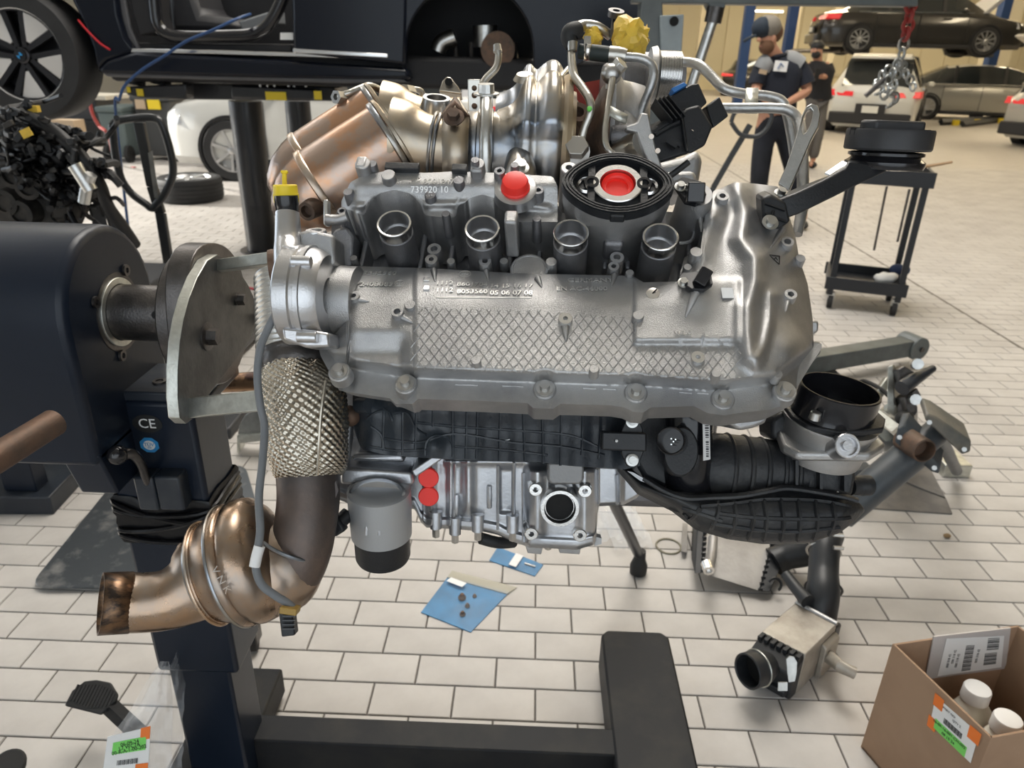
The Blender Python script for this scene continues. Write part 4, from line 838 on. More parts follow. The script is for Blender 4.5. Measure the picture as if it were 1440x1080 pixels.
for x, d in ((1020,94),(1044,92),(1067,88),(1090,85),(1110,82)): part('rib', MB().torus(W(x,656+(x-985)*.06,.89), DIR(1,-.06,.03), wpx(d,.89)/2, .0028, 36, 6), BLKD, run)
part('box_tower', MB().prism([W(x,y,.86) for x,y in ((1108,640),(1150,650),(1200,655),(1206,668),(1200,700),(1140,692),(1098,690))], DIR(0,0,1)*.10), BLKD, ab, bev=.006)
for x, y, w, h in ((1152,668,26,40),(1118,664,24,34),(1186,672,18,36)): part('tower_rib', MB().box(W(x,y,.856), (wpx(4,.86),wpx(h,.86),.012), (r_,u_,f_)), BLKD, ab)
for x,y in ((1150,690),(1178,692)): part('fleck', MB().ball(W(x,y,.853), .0012, 5), WHITE, ab)
part('side_knob', MB().lathe(W(1208,683,.88), DIR(-.95,0,-.3), [(-.016,.008),(-.014,.0125),(-.002,.0125),(0,.0115),(.014,.011),(.014,.001)], 22), BLKD, ab, sharp=30)
# throttle body
tu = DIR(.10,.90,-.42); tc = W(1168,588,.86)
th_ = part('throttle_body', MB().lathe(tc, tu, [(-.052,.030),(-.050,.046),(-.030,.050),(-.010,.050),(-.004,.054),(.0,.054),(.0,.02)], 44), ALU, eng, 'cast aluminium throttle body with black intake ring', sharp=40)
part('throttle_flange', MB().prism([tc-tu*.030+DIR(a,0,b)*0+V(c) for a,b,c in [(0,0,tuple(r_*x+tu.cross(r_).normalized()*y)) for x,y in ((-.062,-.03),(-.05,-.05),(.03,-.052),(.058,-.03),(.060,.03),(.02,.055),(-.05,.045))]], tu*.012), ALU, th_, bev=.004)
part('gasket_plate', MB().prism([tc+tu*.001+r_*x+tu.cross(r_).normalized()*y for x,y in ((-.052,-.012),(-.042,-.034),(-.012,-.049),(.018,-.047),(.042,-.040),(.054,-.018),(.052,.02),(.03,.046),(-.03,.046),(-.052,.026))], tu*.008), BLK, th_, bev=.002)
it = part('intake_ring', MB().lathe(tc, tu, [(.006,.0465),(.012,.0455),(.038,.0455),(.0395,.0445),(.0395,.0425),(.0,.042)], 56), BLKG, th_, 'black intake ring', sharp=30)
part('ring_floor', MB().lathe(tc+tu*.010, tu, [(0,.0425),(0,.0001)], 40), HOLE_SHADE, it)
part('screw', MB().lathe(tc+tu*.009-r_*.036-f_*.040, tu, [(-.008,.0065),(0,.006),(.001,.005),(.001,.0001)], 16), STEEL, th_)
bo = W(1192,627,.80); part('vacuum_stub', MB().lathe(bo, DIR(.0,.15,-.99), [(-.05,.0145),(0,.0140),(.001,.013),(.001,.0105),(-.003,.0100),(-.003,.006),(.001,.0055),(.001,.0001)], 30), ALUB, th_, sharp=30)
part('motor_box', MB().prism([W(x,y,.87) for x,y in ((1085,590),(1104,576),(1112,596),(1110,624),(1086,616))], DIR(0,0,1)*.05), BLKD, th_, bev=.005)
part('side_lug', MB().prism([W(x,y,.85) for x,y in ((1216,606),(1236,602),(1234,616),(1226,636),(1214,640))], DIR(0,0,1)*.03), ALU, th_, bev=.003)
# sensor tower with bar code, pressure sensor
tw = part('sensor_tower', MB().tube([W(967,700,.89),W(967,650,.87),W(968,600,.86),W(968,578,.86)], [.033,.0285,.0285,.0285], n=32, k=3), BLKG, eng, 'glossy black sensor tower with a white bar code label', sharp=50)
pe = part('oval_plinth', MB().lathe(W(957,635,.832), DIR(-.1,.1,-.98), [(-.02,.027),(.004,.026),(.006,.024),(.006,.0001)], 30, sq=(.75,1.1)), BLK, tw)
cn = part('round_socket', MB().lathe(W(944,620,.815), DIR(-.35,.12,-.93), [(-.03,.016),(.004,.0160),(.005,.0150),(.004,.0138),(-.012,.0135),(-.012,.0001)], 34), BLKG, tw, 'round black socket', sharp=30)
for dx, dy in ((0,-3),(3,1),(0,5),(6,-2)): part('pin', MB().cyl(W(944+dx,620+dy,.818), W(944+dx,620+dy,.808), .0009, n=6), ALUP, cn)
lb = part('bar_code_label', MB().prism([W(988,587,.824),W(998,587,.832),W(999,646,.835),W(989,648,.826)], f_*.0006), WHITE, tw, 'white bar code label')
for i in range(16):
    if i not in (8,): part('bar', MB().box(W(993,592+i*3.3,.8265+i*.0002), (wpx(7,.84),.0010+.0008*(i%3==0),.0004), (r_,u_,(f_*.75+r_*-.65).normalized())), INK, lb)
ps = part('pressure_sensor', MB().box(W(876,620,.838), (wpx(62,.84),wpx(26,.84),.02), (DIR(.99,-.03,-.05),u_,f_)), BLK, eng, 'small black pressure sensor', bev=.002)
part('sensor_plate', MB().prism([W(x,y,.835) for x,y in ((882,586),(897,586),(904,604),(905,636),(897,656),(882,656),(874,638),(874,606))], f_*.008), BLK, ps, bev=.001)
part('white_dot', MB().ball(W(867,620,.826), .0018, 6), WHITE, ps)
for y in (593,647): bolt(W(889,y,.832), DIR(0,.1,-1), .0048, ps, m=STEEL, washer=1.5, h=.003)
part('duct_body', MB().prism([W(x,y,.87) for x,y in ((880,575),(1000,578),(1000,700),(940,690),(905,672),(893,650),(893,600))], f_*.12), BLK, eng, bev=.006)
part('lower_casting', MB().prism([W(x,y,.80) for x,y in ((1018,584),(1082,577),(1078,595),(1060,602),(1040,606),(1028,598))], DIR(0,0,1)*.08), ALU, eng, bev=.004)
part('end_lug', MB().prism([W(x,y,.84) for x,y in ((1126,478),(1155,480),(1155,497),(1140,514),(1118,520))], DIR(0,0,1)*.03), ALU, eng, bev=.003)
part('end_lug', MB().prism([W(x,y,.85) for x,y in ((1132,452),(1152,450),(1152,466),(1138,474))], DIR(0,0,1)*.03), ALU, eng, bev=.003)
# ------------------------------------------------------------------ engine stand
st_ = thing('engine_stand', 'navy steel engine stand with a gear housing, column and heavy floor beams', 'engine stand', (-.62,1.09,0))
SX, SY, SZ = -.62, 1.07, 1.083
def arch(x, y0, y1, zb, zt, n=18):
    r = (y1-y0)/2; c = (y0+y1)/2; return [V((x,y0,zb))]+[V((x,c-math.cos(math.pi*i/n)*r,zt-r+math.sin(math.pi*i/n)*r)) for i in range(n+1)]+[V((x,y1,zb))]
hy0, hy1, hz = .935, 1.185, 1.220
gh = part('gear_housing', MB().prism(arch(-.64,hy0,hy1,.88,hz), V((-.46,0,0))), NAVY, st_, 'navy gear housing with rounded top', bev=.012, seg=3)
part('housing_skirt', MB().b2((-.70,.90,.865),(-.64,1.02,.99)), NAVY, gh, bev=.008) if False else None
axX = V((1,0,0)); sc = V((-.64,SY,SZ))
part('bearing_recess', MB().ring(sc+V((-.002,0,0)), axX, .048, .062, .003, 48), STEELD, gh)
part('bearing_ring', MB().ring(sc+V((-.002,0,0)), axX, .044, .054, .006, 48), GALVB, gh, bev=.001)
sh = part('shaft', MB().cyl(sc, V((-.52,SY,SZ)), .0435, n=48), STEELD, st_, 'dark steel rotating shaft', bev=.001)
part('pin_hole', MB().cyl(V((-.56,SY-.0415,SZ+.012)), V((-.56,SY-.0432,SZ+.0125)), .0062), HOLE_SHADE, sh)
for a in (1.0,2.6,4.4,5.6):
    c = sc+V((.001,math.cos(a)*.068,math.sin(a)*.068)); part('socket_screw', MB().lathe(c, axX, [(0,.009),(.004,.009),(.004,.0045),(.001,.0045),(.001,.0001)], 16), STEELD, gh)
d1 = part('flange_disc', MB().lathe(V((-.535,SY,SZ)), axX, [(0,.04),(0,.096),(.003,.099),(.022,.099),(.024,.097),(.024,.0001)], 56), STEELD, st_, 'round dark steel flange', sharp=30)
part('flange_disc', MB().prism([V((-.512,SY+math.cos(a)*r,SZ+math.sin(a)*r)) for a, r in [(2*math.pi*i/48, .108+.018*math.exp(-((math.sin(math.pi*i/48-1.05))*4)**2)) for i in range(48)]], V((.034,0,0))), STEELD, st_, bev=.002)
PX0 = -.462
pp = [X(x,y,PX0) for x,y in ((306,358),(320,366),(336,380),(350,402),(360,425),(364,450),(350,480),(325,515),(300,547),(270,590),(262,596),(253,588),(250,560),(250,520),(253,480),(258,450),(266,420),(278,390),(292,366))]
mp_ = part('mounting_plate', MB().prism(pp, V((-.016,0,0))), PLATEM, st_, 'dull zinc half-round mounting plate', bev=.0012); side_mat(mp_, GALVB, (1,0,0))
bolt(X(291,473,PX0), axX, .013, mp_, m=STEELD, torx=False, washer=1.6, h=.014); bolt(X(333,421,PX0), axX, .0095, mp_, m=STEELD, torx=False, washer=1.0, h=.012)
pn = part('plate_pin', MB().cyl(X(364,446,PX0)-V((.02,0,0)), X(364,446,PX0)+V((.03,0,0)), .011), GALV, mp_)
def bar(P, Q, w): 
    d = (Q-P).normalized(); up = (u_-d*u_.dot(d)).normalized(); s = d.cross(up); c = (P+Q)/2
    return MB().box(c, ((Q-P).length, w, w), (d, up, s))
part('mounting_arm', bar(W(294,376,1.10), W(395,362,1.03), .017), GALVB, st_, bev=.001); part('weld', MB().ball(W(296,374,1.095), .012, 7), GALV, mp_)
part('mounting_arm', bar(W(268,574,1.02), W(380,562,.98), .028), GALVB, st_, bev=.002); part('weld', MB().ball(W(264,572,1.02), .014, 7, (.6,1.3,.6)), GALV, mp_)
# column
cY0, cY1 = 1.035, 1.155
part('column', MB().b2((-.676,cY0+.008,.02),(-.556,cY1-.008,.5)), NAVY, st_, 'lower navy column', bev=.006)
part('column_sleeve', MB().b2((-.692,cY0,.365),(-.535,cY1,.945)), NAVY, st_, 'upper navy column sleeve', bev=.008)
part('sleeve_top', MB().b2((-.692,cY0,.945),(-.50,cY1,.962)), NAVYW, st_, bev=.003)  # paler than the sleeve: light falling on its top is put in the colour
for x in (-.60,): part('set_screw', MB().lathe(V((x,cY0+.04,.962)), up, [(0,.011),(.003,.011),(.003,.006),(.001,.006),(.001,.0001)], 18), STEELD, st_)
def onF(px, py): return Y(px, py, cY0-.0008)
def ell(c, rx, rz, n=28): return [c+V((math.cos(2*math.pi*i/n)*rx,0,math.sin(2*math.pi*i/n)*rz)) for i in range(n)]
c = onF(207,596); ce = part('oval_sticker', MB().prism(ell(c,.0245,.0165), V((0,.0006,0))), INK, st_, 'black oval safety sticker')
part('lettering', text_mb('CE', .024, c-V((0,.0007,0)), (1,0,0), (0,0,1), .0004), WHITE, ce)
c = onF(210,626); tv = part('blue_sticker', MB().prism([c+V((math.cos(2*math.pi*(i+.5)/8)*.0165,0,math.sin(2*math.pi*(i+.5)/8)*.0145)) for i in range(8)], V((0,.0006,0))), BLUEP, st_, 'blue octagonal test sticker')
part('sticker_disc', MB().prism(ell(c-V((0,.0004,0)),.0098,.0085), V((0,.0003,0))), WHITE, tv); part('lettering', text_mb('TÜV', .0088, c-V((0,.0009,0))+V((0,0,.001)), (1,0,0), (0,0,1), .0003), BLUEP, tv); part('lettering', text_mb('SÜD', .0035, c-V((0,.0009,.0045)), (1,0,0), (0,0,1), .0003), BLUEP, tv)
# clamp lever with ball
lev = part('clamp_lever', MB().tube([Y(168,640,.965),Y(185,638,.975),Y(197,650,.99),Y(205,670,1.005),Y(213,690,1.02)], [.0095,.008,.0075,.007,.007], n=12), STEELD, st_, 'steel clamp lever with black ball')
part('lever_ball', MB().ball(Y(165,640,.962), .0155, 14), BLKG, lev); part('lever_pivot', MB().cyl(Y(200,690,1.02), Y(222,690,1.02), .012), STEELD, lev)
for x, w in ((205,18),(238,26)): part('clamp_block', MB().b2(Y(x-w/2,718,1.005), Y(x+w/2,672,1.005)+V((0,.04,0))), NAVYW, st_, bev=.004)
# black wrap round the column
wr_ = []
for k, (z, g) in enumerate(((.768,.001),(.760,.004),(.748,.003),(.737,.006),(.725,.003),(.712,.005),(.698,.003),(.682,.005),(.672,.001))):
    ring = []
    for i in range(44):
        t = i/44*4; s = int(t); f = t-s; x0,x1,y0,y1 = -.694-g,-.533+g,cY0-g,cY1+g
        p = (V((x0+(x1-x0)*f,y0,z)),V((x1,y0+(y1-y0)*f,z)),V((x1-(x1-x0)*f,y1,z)),V((x0,y1-(y1-y0)*f,z)))[s]
        p.z += .009*noise.noise(V((p.x*14,p.y*14,k*.8)))-.05*(p.x+.69) ; ring.append(p+V((0,-abs(noise.noise(V((p.x*30,p.z*30,k)))*.008),0)))
    wr_.append(ring)
wrp = part('black_wrap', MB().rings(wr_, cap=(False,False)), mat('black_foil',(.006,.006,.007),.28,0,.4,60,ior=1.36), st_, 'black plastic wrap round the column', sharp=70)
for za, zb in ((.755,.72),(.742,.745),(.70,.735),(.69,.69)): part('film_fold', MB().tube([V((-.698,cY0+.03,za)),V((-.693,cY0-.008,za)),V((-.62,cY0-.009,(za+zb)/2-.012)),V((-.535,cY0-.008,zb)),V((-.527,cY0+.06,zb+.004)),V((-.530,cY1,zb))], .0045, n=7, k=5), MATS['black_foil'], wrp)
# tube handle, base
tb_ = part('turning_bar', MB().tube([W(76,594,.99), W(-50,672,.86)], .0185, n=26, k=1), RUST, st_, 'brown steel turning bar')
part('housing_foot', MB().b2((-1.1,.94,.80),(-.66,1.17,.90)), NAVY, gh, bev=.006) if False else None
part('skirt_plate', MB().prism([V((-.640,y,z)) for y,z in ((hy0+.003,.90),(hy1-.003,.90),(hy1-.003,.815),(hy0+.03,.815))], V((-.06,0,0))), NAVY, gh, bev=.004)
part('cross_beam', MB().b2((-.66,1.090,.015),(.23,1.158,.12)), BEAM, st_, 'scuffed dark floor beam', bev=.004)
part('floor_leg', MB().prism([V((x,y,.015)) for x,y in ((.211,.35),(.383,.35),(.383,1.44),(.366,1.458),(.228,1.458),(.211,1.44))], V((0,0,.108))), BEAM, st_, 'broad dark floor leg', bev=.006)
part('floor_leg', MB().prism([V((x,y,.015)) for x,y in ((-.72,.55),(-.57,.55),(-.57,1.32),(-.72,1.32))], V((0,0,.075))), BEAM, st_, 'floor leg under the column', bev=.006)
cst = part('castor_bracket', MB().b2(F(352,912)+V((-.012,-.02,.03)), F(352,912)+V((.03,.02,.075))), STEELD, st_, bev=.003)
part('castor_wheel', MB().lathe(F(358,912)+V((-.012,0,.034)), V((1,.25,0)), [(0,.012),(0,.030),(.003,.034),(.021,.034),(.024,.030),(.024,.012)], 30), RUBBER, cst); part('string_tangle', MB().tube([F(352,905)+V((math.sin(i*1.9)*.018,-.03+math.cos(i*2.7)*.012,.015+.03*abs(math.sin(i*1.1)))) for i in range(14)], .003, n=5, k=4), mat('string',(.5,.46,.38),.9), cst)
for lx in (.297,): 
    for ly in (.55,1.30): part('foot_pad', MB().cyl(V((lx,ly,0)), V((lx,ly,.02)), .03), RUBBER, st_)
part('foot_pad', MB().cyl(V((-.645,.8,0)), V((-.645,.8,.02)), .03), RUBBER, st_)
# pump pedal
pd = F(134,980,.13); px_ = DIR(.93,-.16,-.1); px_.z = 0; px_.normalize(); pu = V((.05,-.45,.89)).normalized(); py_ = pu.cross(px_).normalized(); px_ = py_.cross(pu)
pda = part('pedal_arm', bar(pd-pu*.012+px_*.012, F(196,1032,.10), .026), BEAM, st_, 'foot pedal arm')
ped = part('pedal', MB().prism([pd+px_*a+py_*b for a,b in ((-.052,-.032),(-.050,.004),(-.038,.026),(-.015,.034),(.02,.034),(.045,.022),(.053,.004),(.050,-.020),(.036,-.034))], pu*.010), RUBBER, pda, 'ribbed black rubber foot pedal', bev=.003) if False else part('pedal', MB().prism([pd+px_*a+py_*b for a,b in ((-.052,-.030),(-.052,.002),(-.036,.026),(-.012,.033),(.022,.033),(.050,.012),(.053,-.002),(.034,-.034))], pu*.010), RUBBER, st_, 'ribbed black rubber foot pedal', bev=.003)
for i in range(13):
    a = -.044+i*.0073; part('tread', MB().box(pd+pu*.0105+px_*a-py_*.001, (.0038,.050-abs(a)*.35,.003), (px_,py_,pu)), RUBBER, ped)
q = F(12,1078,.12); part('pedal', MB().lathe(q, V((.1,-.3,.95)), [(-.008,.03),(.004,.034),(.008,.030),(.008,.0001)], 24), RUBBER, st_, 'rounded black pedal at the picture edge')
# flat steel plate on the floor behind the column
pz_ = .012
def rounded(pts, r, n=5):
    out = []; m = len(pts)
    for i in range(m):
        a, b, c = V(pts[i-1]), V(pts[i]), V(pts[(i+1)%m]); d1 = (a-b).normalized()*r; d2 = (c-b).normalized()*r
        for k in range(n+1):
            t = k/n; out.append((b+d1)*(1-t)**2+b*2*t*(1-t)+(b+d2)*t*t)
    return out
FPL = mat('scratched_floor_plate', (.085,.095,.105), .32, .5, .2, 60, col2=(.33,.33,.32), vscale=9, v0=.52, v1=.72, detail=12)
plt = MB().prism(rounded([F(40,829,pz_),F(395,826,pz_),F(345,655,pz_),F(170,668,pz_)], .06), V((0,0,.008)))
pl_ = single('floor_plate', plt, FPL, 'flat scratched steel plate with rounded corners on the tiles behind the stand', 'floor plate', bev=.002)
# ------------------------------------------------------------------ things on the floor close by
CLEAR = mat('clear_film', (.92,.93,.94), .12, 0, .5, 40, trans=.0, alpha=.07)
CLEARB = mat('clear_bag', (.85,.88,.92), .10, 0, .6, 25, alpha=.22)
def film(c, ux, uy, w, h, m, name, par, amp=.006, n=16, seed=1, lab=None, up=V((0,0,1))):
    rows = [[c+ux*w*(i/n-.5)+uy*h*(j/n-.5)+up*(amp*(1+noise.noise(V((i*.42,j*.42,seed))))*1.0+amp*.6*abs(noise.noise(V((i*1.1,j*1.1,seed+4))))) for i in range(n+1)] for j in range(n+1)]
    return part(name, MB().grid(rows), m, par, lab, sharp=25)
# blue parts bags
def axes_px(a, b, c):      # floor axes from three picture corners
    A, B, Cc = F(*a), F(*b), F(*c); return A, (B-A), (Cc-A)
BAGB = mat('blue_bag_back', (.01,.19,.42), .35, 0, .15, 60, var=.3, vscale=12)
def bag(name, lab, p0, p1, p2, p3, deep=.012):
    A, B, C_, D = F(*p0), F(*p1), F(*p2), F(*p3); cen = (A+B+C_+D)/4
    t = thing(name, lab, 'parts bag', cen)
    g = lambda s, q, h: A*(1-s)*(1-q)+B*s*(1-q)+C_*s*q+D*(1-s)*q+V((0,0,h))
    n = 14
    part('back_sheet', MB().rings([[g(0,0,.001),g(1,0,.001),g(1,1,.001),g(0,1,.001)],[g(0,0,.003),g(1,0,.003),g(1,1,.003),g(0,1,.003)]]), BAGB, t, 'blue backing')
    rows = [[g(i/n, j/n, .004+deep*(math.sin(math.pi*i/n)*math.sin(math.pi*j/n))**.6*(1+.8*noise.noise(V((i*.5,j*.5,len(lab)))))) for i in range(n+1)] for j in range(n+1)]
    part('clear_front', MB().grid(rows), CLEAR, t, sharp=22)
    return t, g
b1, g = bag('parts_bag', 'larger blue and clear parts bag with small dark fittings inside, on the tiles', (630,812), (716,834), (662,890), (592,862))
part('label', MB().rings([[g(.08,.06,.012),g(.36,.10,.012),g(.34,.22,.012),g(.05,.18,.012)],[g(.08,.06,.013),g(.36,.10,.013),g(.34,.22,.013),g(.05,.18,.013)]]), WHITE, b1)
part('zip_edge', MB().rings([[g(0,-.16,.002),g(1.04,-.14,.002),g(1,.06,.002),g(0,.04,.002)],[g(0,-.16,.006),g(1.04,-.14,.006),g(1,.06,.006),g(0,.04,.006)]]), mat('zip_film',(.55,.52,.42),.3,alpha=.55), b1)
for s, q, r in ((.45,.42,.011),(.62,.55,.007),(.66,.75,.008),(.60,.30,.006)): part('fitting', MB().lathe(g(s,q,.003), V((0,0,1)), [(0,r),(r*.5,r*1.1),(r,r*.8),(r*1.6,r*.5),(r*1.6,.001)], 10), RUST, b1)
b2_, g = bag('parts_bag', 'smaller blue parts bag with a white label, lying under the sump', (700,770), (764,795), (752,811), (688,789), .006)
part('label', MB().rings([[g(.42,.05,.009),g(.58,.05,.009),g(.58,.95,.009),g(.42,.95,.009)],[g(.42,.05,.010),g(.58,.05,.010),g(.58,.95,.010),g(.42,.95,.010)]]), WHITE, b2_)
part('fitting', MB().tube([g(.68,.45,.006),g(.9,.4,.006)], .003, n=8), STEEL, b2_)
# crumpled clear bag, gasket ring, prop leg
c = F(862,752); t = thing('clear_bag', 'crumpled clear plastic bag on the floor behind the sump', 'plastic bag', c)
for i in range(3): film(c+V((.03*i-.02,.10-.05*i,.005)), V((1,.2,0)).normalized(), V((-.2,1,.1)).normalized(), .19-.03*i, .20, CLEARB, 'fold', t, .022, 14, 3+i)
single('gasket_ring', MB().torus(F(940,769)+V((0,0,.003)), V((0,0,1)), .040, .0032, 40, 8), mat('olive_rubber',(.25,.23,.17),.6), 'thin grey gasket ring lying flat beside the black floor prop', 'ring')
c = F(897,806); t = thing('floor_prop', 'black steel prop with a rubber foot standing behind the sump', 'prop', c)
part('rod', MB().tube([W(838,652,1.62), c+V((-.006,0,.075))], .0155, n=16, k=1), mat('semi_black_paint',(.02,.022,.026),.35), t)
part('rubber_foot', MB().lathe(c, V((0,0,1)), [(0,.018),(.004,.026),(.03,.027),(.045,.022),(.055,.0185),(.085,.017),(.085,.001)], 24), RUBBER, t)
# crumb and dirt specks
single('leaf_scrap', MB().ball(F(1331,756)+V((0,0,.008)), .013, 5, (1,.7,.6)), mat('dry_leaf',(.25,.17,.09),.9), 'small dry brown leaf scrap on the right floor', 'leaf', sharp=10)
# ------------------------------------------------------------------ charge coolers with hoses
CORE = mat('dusty_aluminium_core', (.45,.42,.37), .5, .55, .35, 120, col2=(.30,.27,.23), vscale=8)
CORE2 = mat('grey_aluminium_core', (.36,.35,.34), .48, .6, .3, 120, col2=(.27,.26,.25), vscale=6)
HOSE = mat('black_duct', (.018,.02,.023), .42, 0, .15, 80)
t = thing('charge_cooler', 'dusty alloy charge cooler with a black hose mouth, lying nearest the cardboard box', 'cooler', F(1110,985))
hA = .135
A = F(1071,888,hA); B = F(1119,847,hA); C_ = F(1177,878,hA); D = F(1133,921,hA)
dn = V((0,0,-hA+.004))
part('core', MB().hexa([A+dn,D+dn,C_+dn,B+dn,A,D,C_,B]), CORE, t, 'dusty alloy core', bev=.003)
for P_, Q_ in ((B,C_),): part('core_edge', MB().tube([P_+V((0,0,.002)),Q_+V((0,0,.002))], .006, n=8, k=1), ALU, t)
part('side_tank', MB().hexa([D+dn+(C_-D)*.55,C_+dn,C_+dn+(C_-B)*.14,D+dn+(C_-D)*.55+(C_-B)*.14,D+(C_-D)*.55-V((0,0,.02)),C_-V((0,0,.02)),C_+(C_-B)*.14-V((0,0,.03)),D+(C_-D)*.55+(C_-B)*.14-V((0,0,.03))]), CORE, t, bev=.004)
stub = W(1183,938,1.80); part('stub', MB().tube([C_+(D-C_)*.2+dn*.6, stub, stub+V((.03,-.012,-.006))], [.018,.0155,.015], n=16, k=1), CORE, t)
fr = (A-B).normalized()
e0 = fr*.055
part('end_tank', MB().hexa([A+dn+e0*.6,D+dn+e0*.6,D+dn,A+dn,A-V((0,0,.035))+e0,D-V((0,0,.035))+e0,D-V((0,0,.004)),A-V((0,0,.004))]), HOSE, t, 'black end tank', bev=.006)
part('end_tank', MB().hexa([B+dn,C_+dn,C_+dn-e0*.8,B+dn-e0*.8,B-V((0,0,.008)),C_-V((0,0,.008)),C_-V((0,0,.02))-e0*.7,B-V((0,0,.02))-e0*.7]), HOSE, t, 'black end tank', bev=.006)
for i in range(7):
    p = A+(D-A)*(i+.4)/7+fr*.010-V((0,0,.006)); part('crimp_tab', MB().box(p, (.010,.022,.012), ((D-A).normalized(), fr, V((0,0,1)))), HOSE, t, bev=.001)
mo = W(1051,944,1.78); md = (mo-(A+D)/2-dn*.55); md = DIR(-.86,-.05,-.45)
mth = part('hose_mouth', MB().lathe(mo, md, [(-.075,.030),(-.045,.043),(0,.0435),(.002,.041),(-.001,.038),(-.05,.037)], 36), HOSE, t, 'round black hose mouth', sharp=40)
part('mouth_floor', MB().lathe(mo-md*.035, md, [(0,.0375),(0,.0001)], 24), HOLE_SHADE, mth)
part('wire_clip', MB().torus(mo-md*.034, md, .0445, .0022, 30, 6), YELF if False else GALVB, mth)
tg = W(1113,944,1.735); tgp = part('metal_tag', MB().prism([tg+DIR(a,b,0)*math.hypot(a,b) for a,b in ((-.012,.028),(-.004,.036),(.006,.034),(.013,.022),(.012,-.004),(.008,-.024),(-.006,-.026),(-.010,0))], f_*.004), STEEL, t, 'zinc tag'); part('tag_foot', MB().box(tg+DIR(-.6,-.7,-.3)*.042, (.022,.020,.004), (r_,u_,f_)), STEEL, tgp)
part('tank_foot', MB().box((A+D)/2+dn*.8+e0*.7, (.10,.03,.02), ((D-A).normalized(), fr, V((0,0,1)))), HOSE, t, bev=.004)
hb = (B+C_)/2-e0*.5
hz_ = part('charge_hose', MB().tube([hb+V((0,0,-.05)), W(1157,835,1.98), W(1158,805,2.02), W(1160,770,2.06), W(1164,752,2.10)], [.045,.044,.040,.041,.044], n=28), HOSE, t, 'upright black charge hose')
for y, r in ((828,.047),(776,.044),(758,.046)): part('hose_clamp', MB().torus(W(1158,y,2.0+(828-y)*.0012), (W(1160,760,2.08)-W(1157,830,1.98)), r, .0035, 28, 6), BOLT if y < 800 else HOSE, hz_)
for y in (770,752): part('clamp_screw', MB().tube([W(1172,y,2.0),W(1186,y+1,2.0)], .006, n=8, k=1), STEEL, hz_)
part('side_bracket', MB().tube([W(1105,808,2.03), W(1122,830,1.98), W(1136,846,1.94)], [.015,.017,.02], n=12), HOSE, t)
# second cooler behind
t2 = thing('charge_cooler', 'grey alloy charge cooler standing tilted on the tiles under the black air duct', 'cooler', F(1030,820))
P0, P1, P2, P3 = W(986,806,2.20), W(1068,832,2.17), W(1086,762,2.30), W(990,738,2.34)
bk = DIR(.12,.35,.93)*.075
part('core', MB().hexa([P0,P1,P1+bk,P0+bk,P3,P2,P2+bk,P3+bk]), CORE2, t2, 'grey alloy core', bev=.003)
part('end_tank', MB().hexa([P0-r_*.022-f_*.006,P0-f_*.006,P0+bk,P0+bk-r_*.022,P3-r_*.022-f_*.006,P3-f_*.006,P3+bk,P3+bk-r_*.022]), HOSE, t2, bev=.003)
part('end_tank', MB().hexa([P1-f_*.006,P1+r_*.03-f_*.006,P1+bk+r_*.05,P1+bk,P2-f_*.006,P2+r_*.06-f_*.006,P2+bk+r_*.06,P2+bk]), HOSE, t2, bev=.004)
for i in range(9):
    for a, b in ((P0,P3),(P1,P2)): part('crimp_tab', MB().box(a+(b-a)*(i+.5)/9-f_*.008+r_*(.002 if a == P0 else -.002), (.012,.008,.006), (r_,u_,f_)), HOSE, t2)
sb = part('inlet_pipe', MB().tube([W(1003,756,2.27),W(1001,780,2.21),W(997,796,2.16)], .0145, n=18), CORE2, t2); part('inlet_rim', MB().lathe(W(997,803,2.12), DIR(0,-.5,-.85), [(-.03,.017),(0,.0165),(0,.010),(-.008,.0095),(-.008,.0001)], 24), ALUP, sb, sharp=30)
part('name_plate', text_mb('|I|I', .03, (P0+P1+P2+P3)/4+(P1-P0)*.25-f_*.001, (P1-P0).normalized(), (P3-P0).normalized(), .001), ALU, t2)
part('link_hose', MB().tube([W(1088,790,2.26),W(1105,782,2.26),W(1130,776,2.24),W(1150,768,2.22)], [.045,.042,.045,.046], n=24), HOSE, t2)
part('hook_clip', MB().torus(W(1090,822,2.17), DIR(0,.2,-1), .018, .0045, 18, 6, .4, 4.2), HOSE, t2)
for x in (958,972): part('duct_strip', MB().hexa([W(x,775,2.34),W(x+8,777,2.34),W(x+8,777,2.40),W(x,775,2.40),W(x+2,735,2.44),W(x+9,737,2.44),W(x+9,737,2.5),W(x+2,735,2.5)]), (CORE2 if x < 960 else HOSE), t2)
# ------------------------------------------------------------------ cardboard box with bottles
hB = .40
A0 = F(1217,1051); 
def solve_h(p, px, py):     # height at which the corner over floor point p shows at that picture row
    d = ray(px, py); s = (p.y-CAMP.y)/d.y; return CAMH+d.z*s
hB = solve_h(A0, 1255, 905)
A1 = F(1255,905,hB); B1 = F(1432,879,hB); C1 = F(1394,1038,hB); D1 = B1+(C1-A1)
bx_ = thing('cardboard_box', 'open brown cardboard box holding bottles, at the bottom right corner', 'box', V((A1.x,A1.y,0)))
def wall(P, Q, th, m, lab=None, h0=.001, h1=None):
    h1 = h1 or hB; d = (Q-P); n = V((-d.y,d.x,0)).normalized()*th
    return part('side_wall', MB().hexa([V((p.x,p.y,h0)) for p in (P,Q,Q+n,P+n)]+[V((p.x,p.y,h1)) for p in (P,Q,Q+n,P+n)]), m, bx_, lab, bev=.001)
wall(A1, C1, .005, CARD); wall(C1, D1, .005, CARD); wall(D1, B1, .005, CARD); wall(B1, A1, .005, CARD)
part('bottom', MB().prism([V((p.x,p.y,.002)) for p in (A1,C1,D1,B1)], V((0,0,.006))), CARD, bx_)
